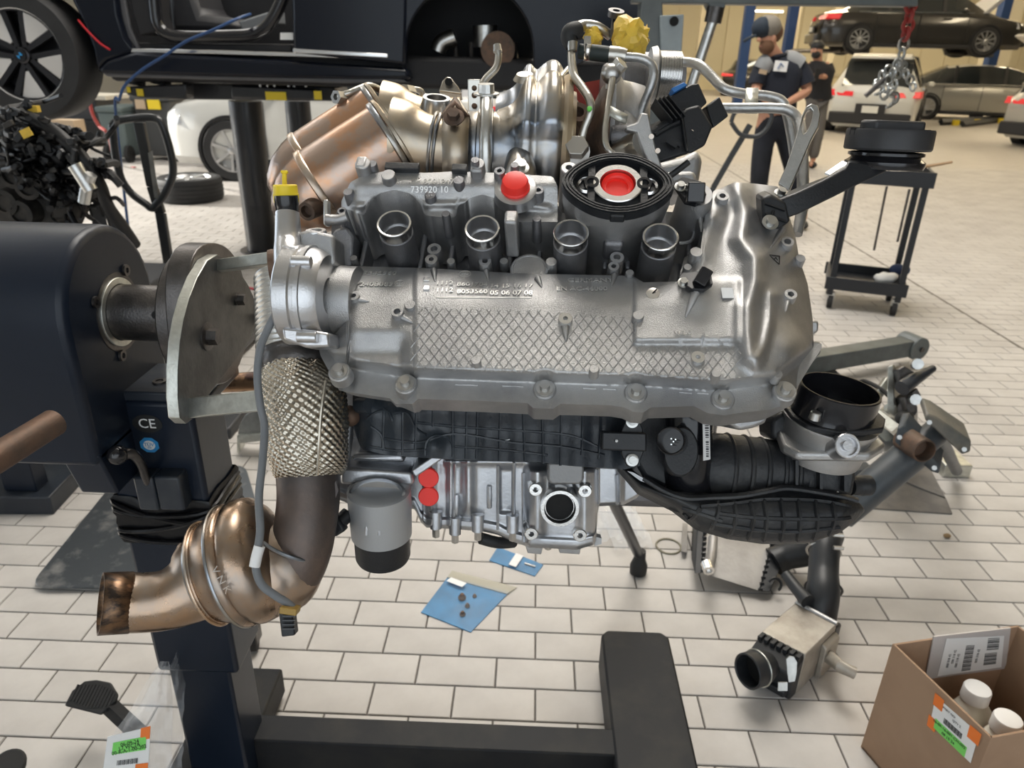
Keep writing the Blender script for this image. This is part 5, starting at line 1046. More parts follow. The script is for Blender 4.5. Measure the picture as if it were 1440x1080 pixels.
# left side outward basis
sd = (C1-A1); sd.z = 0; sL = sd.length; sd.normalize(); so_n = V((sd.y,-sd.x,0))
def onside(px, py, off=.001):
    d = ray(px,py); p0 = A1+so_n*off; return CAMP+d*((p0-CAMP).dot(so_n)/d.dot(so_n))
q = [onside(*p) for p in ((1316,979),(1377,1032),(1365,1073),(1308,1018))]
lb = part('shipping_label', MB().prism([p for p in q], so_n*.0006), WHITE, bx_, 'white and orange shipping label')
def onq(s, t, off=.0008): return (q[0]*(1-s)*(1-t)+q[1]*s*(1-t)+q[2]*s*t+q[3]*(1-s)*t)+so_n*off
def qpatch(s0,s1,t0,t1,m,name,off=.0009): return part(name, MB().prism([onq(s0,t0,off),onq(s1,t0,off),onq(s1,t1,off),onq(s0,t1,off)], so_n*.0003), m, lb)
qpatch(-.02,.2,-.1,.3,ORANGE,'orange_patch'); qpatch(.8,1.05,-.05,.35,ORANGE,'orange_patch'); qpatch(-.06,.14,.72,1.12,ORANGE,'orange_patch'); qpatch(.10,.86,.66,1.0,GREEN,'green_sticker')
ux = (q[1]-q[0]).normalized(); uy = (q[0]-q[3]).normalized(); uy = (uy-ux*uy.dot(ux)).normalized()
for s, tt, tx, sz in ((.45,.74,'06-09-16-001-CH-002','.0085'),(.45,.90,'08 15 24','.0085'),(.35,.12,'PART NO','.007'),(.55,.25,'QTY 2','.007')):
    part('print', text_mb(tx, float(sz), onq(s,tt,.0016), ux, uy, .0003), INK, lb)
for i in range(18): part('bar', MB().prism([onq(.28+i*.024,.40,.0012),onq(.28+i*.024+.010+(i%3)*.003,.40,.0012),onq(.28+i*.024+.010+(i%3)*.003,.58,.0012),onq(.28+i*.024,.58,.0012)], so_n*.0003), INK, lb)
# packing slip pouch on the inner far wall
wd3 = (A1-B1); wn = V((wd3.y,-wd3.x,0)).normalized()
if wn.dot(CAMP-A1) < 0: wn = -wn
def onback(px, py, off=.007):
    d = ray(px,py); p0 = A1+wn*off; return CAMP+d*((p0-CAMP).dot(wn)/d.dot(wn))
pp_ = [onback(*p) for p in ((1312,894),(1420,882),(1413,939),(1300,954))]
pouch = part('slip_pouch', MB().prism(pp_, wn*.003), mat('pouch_film',(.62,.58,.56),.25,0,.3,40,alpha=.8), bx_, 'clear packing slip pouch')
sl = [onback(*p, .0105) for p in ((1331,898),(1412,894),(1408,938),(1318,951))]
slip = part('packing_slip', MB().prism(sl, wn*.0005), WHITE, pouch, 'printed packing slip')
def onsl(s, t, off=.0008): return sl[0]*(1-s)*(1-t)+sl[1]*s*(1-t)+sl[2]*s*t+sl[3]*(1-s)*t+wn*off
def stripes(s0, s1, t0, t1, n):
    m = MB()
    for i in range(n):
        t = t0+(t1-t0)*i/n; w = (t1-t0)/n*(.35+.35*((i*7)%3)/2); m.prism([onsl(s0,t),onsl(s1,t),onsl(s1,t+w),onsl(s0,t+w)], wn*.0003)
    part('bar_code', m, INK, slip, stuff=True)
stripes(.36,.50,.22,.95,18); stripes(.72,.92,.05,.42,8); stripes(.70,.90,.5,.88,10)
for k, (s, t0) in enumerate(((.12,.6),(.19,.5),(.26,.62),(.58,.55))): part('print', text_mb('000 318 42', .009, onsl(s,t0,.001), (sl[3]-sl[0]).normalized()*-1, (sl[1]-sl[0]).normalized()*-1, .0003), INK, slip)
BOT = mat('cream_bottle_plastic', (.66,.62,.53), .38, 0, .1, 60); CAPM = mat('white_cap', (.82,.81,.79), .4)
def bottle(px, py, h, lab, rz):
    top = F(px, py, h); c = V((top.x,top.y,.009))
    b = thing('bottle', lab, 'bottle', c, group='bottles in the cardboard box')
    H = h-.009; ca, sa = math.cos(rz), math.sin(rz)
    def sq(w, z, rr):
        out = []
        for i in range(24):
            q = 2*math.pi*i/24; x, y = math.cos(q), math.sin(q); k = (abs(x)**rr+abs(y)**rr)**(-1/rr); x, y = x*k*w, y*k*w*.8
            out.append(c+V((x*ca-y*sa, x*sa+y*ca, z)))
        return out
    part('bottle_body', MB().rings([sq(.043,.001,6),sq(.046,.008,6),sq(.046,H-.085,6),sq(.044,H-.07,4),sq(.032,H-.047,2.4),sq(.027,H-.04,2),sq(.026,H-.03,2)]), BOT, b, sharp=50)
    part('cap', MB().lathe(c+V((0,0,H-.034)), V((0,0,1)), [(0,.0265),(.001,.028),(.027,.0275),(.031,.0255),(.0325,.021),(.0325,.0001)], 40), CAPM, b, sharp=35)
bottle(1376,966, hB-.075, 'cream bottle with a white cap inside the cardboard box, farther from the camera', .5)
bottle(1419,1008, hB-.065, 'cream bottle with a white cap inside the cardboard box, nearer the camera', .6)
# ------------------------------------------------------------------ clear bag with parts label
c = F(200,1072,.0); bb = thing('labelled_bag', 'clear plastic bag with a white, green and orange parts label beside the stand column', 'plastic bag', V((-.80,1.02,0)))
wz = 1.37
def onw(px, py, dz=0): return W(px, py, wz+dz)
rows = []
for j in range(17):
    t = j/16; L = interp([(0,226),(.15,205),(.35,185),(.6,150),(1,138)], t); R = interp([(0,238),(.3,243),(1,240)], t); y = 930+t*190; row = []
    for i in range(13):
        s = i/12; row.append(onw(L+(R-L)*s, y, -.035*math.sin(math.pi*s)+.02*noise.noise(V((i*.55,j*.45,2)))+.012*noise.noise(V((i*1.3,j*1.1,7)))))
    rows.append(row)
part('film_front', MB().grid(rows), CLEARB, bb, sharp=25); part('film_behind', MB().grid([[p+f_*(.045+.02*noise.noise(p*30)) for p in r] for r in rows]), CLEARB, bb, sharp=25)
lq = [onw(151,1036,-.052),onw(212,1022,-.055),onw(207,1096,-.05),onw(143,1100,-.05)]
lab_ = part('parts_label', MB().prism(lq, f_*.0006), WHITE, bb, 'white parts label')
def onl(s, t, off=.0008): return lq[0]*(1-s)*(1-t)+lq[1]*s*(1-t)+lq[2]*s*t+lq[3]*(1-s)*t-f_*off
def lpatch(s0,s1,t0,t1,m,name): return part(name, MB().prism([onl(s0,t0),onl(s1,t0),onl(s1,t1),onl(s0,t1)], f_*-.0004), m, lab_)
lpatch(.78,1.0,-.02,.22,ORANGE,'orange_patch'); lpatch(.72,1.0,.68,1.0,ORANGE,'orange_patch'); lpatch(.16,.92,.16,.42,GREEN,'green_sticker')
lx = (lq[1]-lq[0]).normalized(); ly = f_.cross(lx).normalized()*-1
if ly.dot(u_) < 0: ly = -ly
for s, tt, tx in ((.55,.23,'06-09-24'),(.55,.30,'L7 WC7A'),(.55,.37,'00-R-A-1-00-202')): part('print', text_mb(tx, .0095, onl(s,tt,.002), lx, ly, .0003), INK, lab_)
for i in range(16): part('bar', MB().prism([onl(.3+i*.03,.56,.001),onl(.3+i*.03+.012+(i%3)*.004,.56,.001),onl(.3+i*.03+.012+(i%3)*.004,.66,.001),onl(.3+i*.03,.66,.001)], f_*-.0003), INK, lab_)
# grey mats on the floor at the right
MATM = mat('dirty_grey_mat', (.20,.185,.165), .85, 0, .5, 60, col2=(.145,.135,.125), vscale=8)
single('floor_mat', MB().prism([F(*p) for p in ((1150,712),(1210,668),(1262,660),(1300,690),(1330,702),(1339,724),(1280,720),(1208,715))], V((0,0,.006))), MATM, 'dirty grey mat on the floor under the clamp fixture, the larger one', 'mat', bev=.002)
single('floor_mat', MB().prism([F(*p,.007) for p in ((1240,640),(1300,645),(1314,672),(1329,701),(1295,688),(1262,674))], V((0,0,.006))), MATM, 'dirty grey mat lapping over the larger mat, farther back', 'mat', bev=.002)
# clamp fixture: tube with two clamp bars
ENAM = mat('grey_green_enamel', (.10,.115,.115), .4, 0, .12, 60, var=.3, vscale=10); SLATE = mat('slate_enamel', (.045,.055,.065), .38, 0, .1, 60, col2=(.07,.075,.08), vscale=9)
t = thing('clamp_fixture', 'slate grey tube fixture with two bolted clamp bars, on the mat behind the throttle body', 'fixture', F(1290,700))
part('tube', MB().tube([W(1180,722,2.12), W(1290,632,2.12)], .049, n=32, k=1), SLATE, t)
part('tube_neck', MB().tube([W(1280,640,2.12), W(1304,618,2.12), W(1318,606,2.13)], .038, n=24, k=1), SLATE, t)
nz = part('brown_nozzle', MB().lathe(W(1300,634,2.03), DIR(.1,-.3,-.95), [(-.09,.036),(0,.034),(.002,.030),(-.004,.027),(-.03,.026),(-.03,.0001)], 28), RUST, t, 'rusty pipe mouth', sharp=35)
cbm = mat('worn_clamp_enamel', (.085,.088,.082), .42, 0, .3, 60, col2=(.14,.13,.11), vscale=12)
cb_1 = part('clamp_bar', MB().prism([W(x,y,2.08) for x,y in ((1262,602),(1272,600),(1323,655),(1320,667),(1310,664),(1258,622))], DIR(.5,.55,.6)*.07), SLATE, t, bev=.004)
cb_2 = part('clamp_bar', MB().prism([W(x,y,2.04) for x,y in ((1300,590),(1304,582),(1316,586),(1366,620),(1365,636),(1353,640))], DIR(.28,.5,.8)*.09), cbm, t, bev=.005)
for p, b in (((1265,615),cb_1),((1314,658),cb_1),((1307,594),cb_2),((1356,632),cb_2)): part('clamp_bolt', MB().cyl(W(*p,2.06), W(*p,2.02), .007, n=6), STEEL, b)
part('foot_block', MB().b2(F(1345,672)+V((-.055,0,.0)), F(1345,672)+V((.05,.13,.055))), GALVB, t, bev=.004)
part('foot_arm', MB().tube([F(1345,662,.05), W(1318,606,2.13)], .02, n=12, k=1), SLATE, t)
part('ground_foot', MB().b2(F(1190,712)+V((-.03,-.02,.008)), F(1190,712)+V((.06,.05,.16))), SLATE, t, bev=.005)
# bracket pieces between the fixture and the hoist leg
t = thing('engine_bracket', 'zinc plate bracket with dark clamps and a black taper pin, on a grey floor rail', 'bracket', F(1250,610))
part('floor_rail', MB().hexa([F(1150,498),F(1135,512),F(1245,622),F(1278,612),F(1150,498,.05),F(1135,512,.05),F(1245,622,.05),F(1278,612,.05)]), ENAM, t, bev=.004)
part('zinc_rail', MB().tube([W(1222,575,2.5),W(1262,606,2.38)], .022, n=4, k=1), GALVB, t)
part('zinc_plate', MB().prism([W(x,y,2.45) for x,y in ((1248,516),(1256,512),(1258,570),(1247,577))], DIR(.7,-.3,.6)*.05), GALVB, t, bev=.003)
part('zinc_plate', MB().prism([W(x,y,2.45) for x,y in ((1247,577),(1258,568),(1268,582),(1258,588))], f_*.05), GALVB, t, bev=.003)
part('zinc_arm', MB().prism([W(x,y,2.5) for x,y in ((1222,566),(1248,530),(1250,545),(1228,580))], f_*.03), GALVB, t, bev=.003)
ck = part('dark_clamp', MB().prism([W(x,y,2.42) for x,y in ((1262,520),(1272,514),(1288,524),(1282,545),(1268,548))], f_*.06), STEELD, t, bev=.004); part('dark_clamp', MB().prism([W(x,y,2.40) for x,y in ((1272,560),(1290,545),(1296,556),(1286,580),(1276,582))], f_*.06), STEELD, t, bev=.004)
part('taper_pin', MB().tube([W(1268,546,2.38),W(1285,534,2.40),W(1312,518,2.45)], [.026,.022,.012], n=18, k=1), NAVYW, t)
for p in ((1287,512),(1284,562)): part('bright_bolt', MB().cyl(W(*p,2.40), W(p[0]+4,p[1],2.37), .018, n=10), STEEL, t)
part('base_post', MB().tube([F(1280,592), W(1276,575,2.42)], .03, n=12, k=1), STEELD, t); part('base_post', MB().tube([F(1256,590), W(1252,575,2.46)], .02, n=12, k=1), GALVB, t)
part('cable_loop', MB().tube([W(1210,560,2.5),W(1205,545,2.52),W(1214,536,2.55),W(1240,548,2.5),W(1258,566,2.46)], .008, n=8), RUBBER, t)
part('black_plug', MB().ball(W(1272,588,2.38), .03, 8, (1,.8,.8)), RUBBER, t)
# ------------------------------------------------------------------ shop crane with hanging chain
CR = mat('crane_grey', (.115,.13,.13), .42, 0, .15, 50, var=.25, vscale=5); LGREY = mat('light_grey_paint', (.33,.38,.40), .45, 0, .1, 50, var=.15)
CY = 3.3
t = thing('shop_crane', 'grey shop crane behind the engine, boom across the top and chrome ram', 'crane', V((F(945,430).x, CY, 0)))
YC = lambda x, y, d=0: Y(x, y, CY+d)
part('boom', MB().hexa([YC(905,-14),YC(1292,-4),YC(1292,-4,.1),YC(905,-14,.1),YC(905,-60),YC(1292,-40),YC(1292,-40,.1),YC(905,-60,.1)]), CR, t, bev=.006) if False else part('boom', MB().prism([YC(890,4),YC(1292,9),YC(1292,-22),YC(890,-40)], V((0,.1,0))), CR, t, 'grey boom', bev=.006)
mt_ = part('mast', MB().prism([YC(904,-40),YC(930,-40),YC(934,60),YC(915,430),YC(880,430)], V((0,.11,0))), CR, t, bev=.006)
pt_ = part('pivot_plate', MB().prism([YC(928,22,-.02),YC(962,20,-.02),YC(958,84,-.02),YC(930,84,-.02)], V((0,.05,0))), LGREY, t, 'pale grey pivot plate', bev=.004)
part('hole', MB().cyl(YC(948,30,-.03), YC(948,30,-.021), .018), HOLE_SHADE, pt_)
part('ram_rod', MB().tube([YC(1002,30),YC(972,122),YC(945,205)], .021, n=18, k=1), STEEL, t, 'chrome ram rod'); part('ram_head', MB().tube([YC(1007,10),YC(1002,32)], .034, n=18, k=1), STEELD, t); part('ram_lug', MB().prism([YC(994,2),YC(1022,2),YC(1018,18),YC(1004,22)], V((0,.1,0))), CR, t, bev=.006)
part('ram_body', MB().tube([YC(955,175),YC(925,260)], .035, n=18, k=1), STEELD, t)
L0, L1 = F(1060,545,.05), F(1300,500,.08)
a = L1-L0; a.z = 0; a.normalize(); s_ = V((-a.y,a.x,0))
b0 = F(1130,528,.08); b1 = F(1290,498,.08)
part('floor_leg', MB().hexa([b0-a*.5+V((0,0,-.01)),b1+V((0,0,-.01)),b1+s_*.09+V((0,0,-.01)),b0-a*.5+s_*.09+V((0,0,-.01)),b0-a*.5+V((0,0,.08)),b1+V((0,0,.075)),b1+s_*.09+V((0,0,.075)),b0-a*.5+s_*.09+V((0,0,.08))]), ENAM, t, 'grey green floor leg', bev=.004)
part('leg_hub', MB().cyl(b1+V((0,0,.03))-s_*.012, b1+V((0,0,.03))+s_*.11, .062, n=28), CR, t, bev=.005); part('hub_bolt', MB().cyl(b1+V((.005,0,.03))-s_*.02, b1+V((.005,0,.03))-s_*.012, .014, n=6), STEELD, t)
part('castor', MB().lathe(b1+V((-.02,.02,.045-.0))-s_*0, s_, [(0,.01),(0,.043),(.035,.043),(.035,.01)], 20), RUBBER, t)
part('base_beam', MB().hexa([V((x,y,z)) for z in (.03,.12) for x,y in ((.50,CY-.35),(.62,CY-.35),(.62,CY+.3),(.50,CY+.3))]), CR, t, bev=.006)
part('base_beam', MB().b2((.5,CY-.0,.03),(b0-a*.45).to_tuple()[:2]+(.12,)) if False else MB().b2((.5,CY+.0,.03),(1.1,CY+.1,.12)), CR, t, bev=.006)
for x, y in ((.56,CY-.3),(.56,CY+.25)): part('castor', MB().lathe(V((x-.015,y,.035)), V((1,0,0)), [(0,.01),(0,.035),(.03,.035),(.03,.01)], 18), RUBBER, t)
REDP = mat('red_enamel', (.28,.035,.03), .4); CHAIN = mat('bright_chain', (.5,.52,.52), .3, 1, .1, 100, var=.3)
t = thing('lifting_chain', 'bright lifting chain with red shackles and hooks hanging from the crane boom', 'chain', YC(1262,150))
hk = [(1281,8),(1279,22),(1277,36),(1274,48),(1271,62),(1268,76),(1264,90)]
for i, (x,y) in enumerate(hk):
    m = REDP if i in (0,1,2,3) else CHAIN
    part('shackle' if m is REDP else 'link', MB().torus(YC(x,y,.05), (V((1,0,0)) if i%2 else V((.3,-1,0))), .024, .008 if m is REDP else .006, 16, 6), m, t)
for j, P in enumerate((((1262,90),(1256,102),(1250,112),(1246,124),(1243,134)),((1264,90),(1262,104),(1258,118),(1255,130)),((1270,92),(1274,104),(1280,112),(1284,122)),((1262,92),(1250,98),(1240,106),(1234,118)))):
    for i, (x,y) in enumerate(P): part('link', MB().torus(YC(x,y,.05+.03*j-.05), (V((1,.2,.2)) if (i+j)%2 else V((.2,-1,.2))), .017, .0055, 14, 6), CHAIN, t)
for x, y in ((1250,142),(1256,138),(1234,124)): part('hook', MB().torus(YC(x,y,.02), V((.3,-1,0)), .024, .007, 16, 6, .3, 5.0), CHAIN, t)
part('grab_bar', MB().tube([YC(1244,110),YC(1230,124),YC(1217,135)], .010, n=8), STEELD, t)
# ------------------------------------------------------------------ tool cart
CARTM = mat('black_cart_enamel', (.016,.018,.022), .4, 0, .1, 50)
c1_, c2_ = F(1158,433), F(1262,446); ca_ = (c2_-c1_); ca_.z = 0; cw_ = ca_.length; ca_.normalize(); cb_ = V((-ca_.y,ca_.x,0)); dpt = .38
t = thing('tool_cart', 'black two-tier tool cart on castors behind the oil filler cap', 'cart', c1_)
def cp_(x, y, z): return c1_+ca_*x+cb_*y+V((0,0,z))
axc = (ca_, cb_, V((0,0,1))); HC = .86
for x in (.02, cw_-.02):
    for y in (.02, dpt): part('post', MB().box(cp_(x,y,.09+(HC-.09)/2), (.035,.035,HC-.09), axc), CARTM, t, bev=.003)
for z, h in ((HC-.02,.09),(.17,.08)):
    part('tray_rim', MB().box(cp_(cw_/2,0,z), (cw_+.04,.02,h), axc), CARTM, t, bev=.003); part('tray_rim', MB().box(cp_(cw_/2,dpt+.02,z), (cw_+.04,.02,h), axc), CARTM, t, bev=.003)
    for x in (0,cw_): part('tray_rim', MB().box(cp_(x,dpt/2,z), (.02,dpt,h), axc), CARTM, t, bev=.003)
    part('tray', MB().box(cp_(cw_/2,dpt/2+.01,z-h*.3), (cw_,dpt,.012), axc), CARTM, t)
for x in (.03,cw_-.03):
    for y in (.03,dpt-.02):
        w = part('castor', MB().lathe(cp_(x-.014,y,.045), ca_, [(0,.012),(0,.045),(.03,.045),(.03,.012)], 20), RUBBER, t); part('castor_fork', MB().box(cp_(x,y,.085), (.045,.04,.04), axc), STEEL, w)
def oncart(px, py, y=.0): 
    d = ray(px,py); p0 = c1_+cb_*y; return CAMP+d*((p0-CAMP).dot(cb_)/d.dot(cb_))
st = single('wooden_stick', MB().tube([oncart(1255,243,-.05)+V((0,0,.02)),oncart(1300,239,-.05)+V((0,0,.02)),oncart(1338,233,-.05)+V((0,0,.02))], [.012,.015,.012], n=8, sq=.6), mat('wood_handle',(.30,.19,.10),.6), 'brown wooden stick lying across the tool cart edge', 'stick')
for x0,y0,x1,y1 in ((1247,262,1229,352),(1279,266,1262,340)): part('hanging_rod', MB().tube([oncart(x0,y0,.05),oncart(x1,y1,.05)], .007, n=6, k=1), STEELD, t)
single('blue_bundle', MB().ball(cp_(.40,.22,.25), .05, 8, (1,.8,.7)).ball(cp_(.44,.22,.25), .035, 8), mat('dark_blue_cloth',(.02,.035,.09),.8,0,.5,40), 'dark blue bundle on the lower tray of the tool cart', 'bundle', sharp=60)
cl_ = MB().ball(cp_(.33,.10,.22), .062, 9, (1.2,.8,.6)); cl_.v = [p+V((0,0,.02*noise.noise(p*22))) for p in cl_.v]
single('white_cloth', cl_, mat('white_cloth',(.75,.73,.69),.9), 'crumpled white cloth on the lower tray of the tool cart', 'cloth', sharp=70)
# ------------------------------------------------------------------ loop handles of pallet trucks
def loop_handle(name, lab, D, pts, strut, wid, foot, m):
    t = thing(name, lab, 'handle', V((foot.x,foot.y,0)))
    P = [Y(x,y,D) for x,y in pts]; P.append(P[0]); Q = catmull(P, 5)
    part('loop', MB().tube(Q, wid, n=12, k=1), m, t)
    S = [Y(x,y,D+.02) for x,y in strut]+[foot+V((0,0,.2))]
    for k in range(len(S)-1):
        d = (S[k+1]-S[k]); part('strut', MB().box((S[k]+S[k+1])/2, (d.length, wid*2.6, wid*1.6), (d.normalized(), d.cross(V((0,1,0))).normalized(), d.cross(V((0,1,0))).cross(d).normalized())), m, t, bev=.004)
    part('base', MB().b2(foot+V((-.12,-.1,.05)), foot+V((.12,.14,.22))), m, t, bev=.01)
    for s in (-1,1): part('wheel', MB().lathe(foot+V((s*.07-.02,0,.08)), V((1,0,0)), [(0,.02),(0,.08),(.04,.08),(.04,.02)], 22), RUBBER, t)
    for s in (-1,1): part('fork', MB().b2(foot+V((s*.16-.06,.1,.03)), foot+V((s*.16+.06,.8,.085))), m, t, bev=.005)
    return t
PJ = mat('black_gloss_enamel', (.02,.022,.024), .3, 0, .08, 50, coat=.2)
h_ = loop_handle('pallet_truck', 'black pallet truck with an upright looped handle, left behind the gear housing', 3.35, [(158,176),(166,170),(190,166),(216,166),(228,176),(240,215),(243,245),(232,272),(222,285),(214,293),(205,287),(185,272),(170,250),(162,215)], [(196,172),(214,262),(226,300),(238,375)], .017, F(262,520), PJ)
part('chipped_patch', MB().prism([Y(208,215,3.33),Y(214,212,3.33),Y(222,272,3.33),(Y(222,280,3.33)),Y(217,278,3.33)], V((0,.004,0))), GALV, h_)
loop_handle('pallet_truck', 'black pallet truck with a looped handle, seen in front of the mechanic', 5.0, [(1028,172),(1034,158),(1050,152),(1070,153),(1085,160),(1080,178),(1068,190),(1055,192),(1040,188)], [(1055,175),(1028,220),(1003,264),(985,300)], .014, F(945,405), mat('grey_black_enamel',(.05,.055,.06),.35))
# ------------------------------------------------------------------ cars
GLASS = mat('car_glass', (.02,.024,.026), .06, 0, 0, coat=.3); CHROME = mat('chrome_trim', (.7,.7,.7), .15, 1); ARCH = mat('wheel_arch', (.012,.012,.013), .7)
TAIL = mat('tail_lamp', (.45,.015,.02), .2, coat=.4, emit=.6); HEAD = mat('head_lamp', (.7,.72,.75), .12, .6, coat=.5); RIM = mat('alloy_rim', (.55,.55,.55), .3, .9); RIMD = mat('dark_alloy', (.05,.05,.055), .3, .8)
PLATE = mat('number_plate', (.7,.7,.66), .5); PANT = mat('black_body_trim', (.02,.02,.022), .5)  # plain black trim colour for pillars, sills and bumpers
def wheel(c, ax, r, w, par, rim=RIM, n=5, dark=False, double=True, name='wheel'):
    c, ax = V(c), V(ax).normalized()
    o = part(name, MB().lathe(c, ax, [(-w/2,r*.70),(-w/2,r*.94),(-w*.38,r),(w*.38,r),(w/2,r*.94),(w/2,r*.70),(w*.3,r*.68)], 44), TYRE, par, sharp=35)
    a, x, y = frame(ax)
    part('rim', MB().lathe(c, ax, [(w*.30,r*.70),(w*.46,r*.70),(w*.46,r*.66),(w*.1,r*.62),(w*.02,r*.3),(w*.02,.0001)], 40), RIMD if dark else rim, o, sharp=35)
    m = MB()
    for i in range(n):
        q = 2*math.pi*i/n+.3; d = x*math.cos(q)+y*math.sin(q); s = y*math.cos(q)-x*math.sin(q)
        for k in ((-.10,.10) if double else (0,)):
            m.hexa([c+ax*w*.30+d*r*.12+s*(k*.6-.05)*r, c+ax*w*.30+d*r*.12+s*(k*.6+.05)*r, c+ax*w*.34+d*r*.66+s*(k*1.5+.06)*r, c+ax*w*.34+d*r*.66+s*(k*1.5-.06)*r, c+ax*w*.40+d*r*.12+s*(k*.6-.04)*r, c+ax*w*.40+d*r*.12+s*(k*.6+.04)*r, c+ax*w*.43+d*r*.66+s*(k*1.5+.05)*r, c+ax*w*.43+d*r*.66+s*(k*1.5-.05)*r])
    part('spokes', m, rim, o)
    part('hub_cap', MB().lathe(c+ax*w*.36, ax, [(0,r*.13),(w*.08,r*.12),(w*.1,r*.09),(w*.1,.0001)], 20), RIMD if dark else RIM, o); return o
def car(name, lab, loc, rz, paint, L=4.7, Wd=1.85, H=1.45, gc=.16, suv=False, hood=False, boot=False, cat='car', lights=True):
    t = thing(name, lab, cat, loc, rz, local=True); hw = Wd/2; wr = .35 if suv else .335
    S = [-.5,-.485,-.44,-.38,-.32,-.22,-.10,.0,.10,.20,.29,.38,.45,.485,.5]
    if suv:
        ZT = [.72,.88,.98,1.0,1.0,.99,.98,.97,.96,.95,.94,.90,.84,.74,.62]; ZR = [.76,1.0,1.38,H-.06,H-.03,H,H,H,H-.02,H-.12,1.10,.94,.88,.78,.66]
    else:
        ZT = [.66,.86,.93,.95,.95,.94,.93,.92,.91,.90,.88,.82,.76,.68,.58]; ZR = [.70,.92,.98,1.02,1.16,H-.07,H,H,H-.04,H-.17,1.02,.87,.80,.72,.62]
    HW = [.80,.88,.95,.98,1,1,1,1,1,1,.99,.96,.90,.82,.70]; RW = [.62,.70,.68,.66,.64,.64,.64,.64,.64,.66,.70,.74,.72,.66,.58]
    zb = gc
    def ring(i):
        x = S[i]*L; w = hw*HW[i]; b = zb+(.10 if i in (0,len(S)-1) else 0)
        h = [(0,b),(w*.82,b),(w*.97,b+.10),(w,(b+ZT[i])*.5),(w*.985,ZT[i]*.93),(w*.94,ZT[i]),(hw*RW[i],ZR[i]-.03),(hw*RW[i]*.8,ZR[i]),(0,ZR[i]+.012)]
        return [V((x,-y,z)) for y, z in h]+[V((x,y,z)) for y, z in h[-2:0:-1]]
    R = [ring(i) for i in range(len(S))]; n = len(R[0]); body, gl = MB(), MB()
    for i in range(len(S)-1):
        for j in range(n):
            k = (j+1)%n; q = [R[i][j],R[i][k],R[i+1][k],R[i+1][j]]
            side = j in (5,10); top = j in (6,7,8,9)
            cab = (2 if suv else 3) <= i <= 9
            steep_r = i in ((1,2) if suv else (3,4)); steep_f = i in (8,9)
            if cab and side and i not in (9,) or (top and (steep_r or (steep_f and i==9) or i == 9)) : gl.add(q, [(0,1,2,3)])
            else: body.add(q, [(0,1,2,3)])
    body.add(R[0], [tuple(range(n))]); body.add(R[-1], [tuple(reversed(range(n)))])
    part('body', body, paint, t, sharp=40); part('windows', gl, GLASS, t, 'dark window glass', sharp=40)
    for s in (-1,1):
        for xx in ((S[5]+S[6])/2-.02, .08): part('pillar', MB().hexa([V((xx*L-.04,s*hw*.945,.95)),V((xx*L+.04,s*hw*.945,.95)),V((xx*L+.04,s*hw*.93,.95)),V((xx*L-.04,s*hw*.93,.95)),V((xx*L-.02,s*hw*.655,H-.03)),V((xx*L+.05,s*hw*.655,H-.03)),V((xx*L+.05,s*hw*.63,H-.03)),V((xx*L-.02,s*hw*.63,H-.03))]), PANT, t)
        part('sill', MB().b2((-.3*L,min(s*hw*.90,s*hw*1.005),gc),(.3*L,max(s*hw*.90,s*hw*1.005),gc+.09)), PANT, t, bev=.02)
        part('chrome_line', MB().b2((-.33*L,min(s*hw*.96,s*hw*.99),.945),(.22*L,max(s*hw*.96,s*hw*.99),.965)) , CHROME, t)
        part('mirror', MB().ball(V((.17*L,s*hw*1.06,1.0)), .09, 8, (.6,1,.7)), paint, t)
        for x in (-.1*L,.1*L): part('door_handle', MB().b2((x-.1,min(s*hw,s*hw*1.015),.80),(x+.08,max(s*hw,s*hw*1.015),.83)), paint, t)
        for x in (-.03*L,-.235*L,.2*L): part('door_gap', MB().b2((x,min(s*hw*.99,s*hw*1.003),gc+.12),(x+.012,max(s*hw*.99,s*hw*1.003),.90)), ARCH, t)
        for xw in (-.305*L,.30*L):
            part('wheel_arch', MB().lathe(V((xw,s*(hw-.22),wr)), V((0,s,0)), [(.02,.01),(.02,wr*1.13),(.226,wr*1.13),(.226,wr*1.02),(.1,wr*1.02)], 36), ARCH, t)
            wheel((xw,s*(hw-.10),wr), (0,s,0), wr, .23, t, n=10 if not suv else 7, double=False)
        part('tail_lamp', MB().hexa([V((-.505*L,s*hw*.42,.78)),V((-.46*L,s*hw*.42,.78)),V((-.42*L,s*hw*1.0,.78)),V((-.488*L,s*hw*.96,.78)),V((-.498*L,s*hw*.42,.87)),V((-.46*L,s*hw*.42,.87)),V((-.41*L,s*hw*.995,.91)),V((-.478*L,s*hw*.955,.91))]), TAIL, t, 'red tail lamp', bev=.008)
        part('head_lamp', MB().hexa([V((.495*L,s*hw*.40,.60)),V((.47*L,s*hw*.40,.60)),V((.43*L,s*hw*.90,.62)),V((.45*L,s*hw*.92,.62)),V((.488*L,s*hw*.40,.70)),V((.47*L,s*hw*.40,.70)),V((.42*L,s*hw*.88,.76)),V((.44*L,s*hw*.90,.74))]), HEAD, t, bev=.008)
    part('bumper', MB().b2((-.515*L,-hw*.86,gc+.06),(-.49*L,hw*.86,gc+.30)), PANT if suv else paint, t, bev=.03)
    part('bumper', MB().b2((.49*L,-hw*.74,gc+.06),(.51*L,hw*.74,gc+.34)), PANT, t, bev=.03)
    part('number_plate', MB().b2((-.521*L,-.16,.46 if suv else .50),(-.514*L,.16,.60 if suv else .62)), PLATE, t)
    part('plate_recess', MB().b2((-.515*L,-.30,.42 if suv else .47),(-.509*L,.30,.64)), PANT, t)
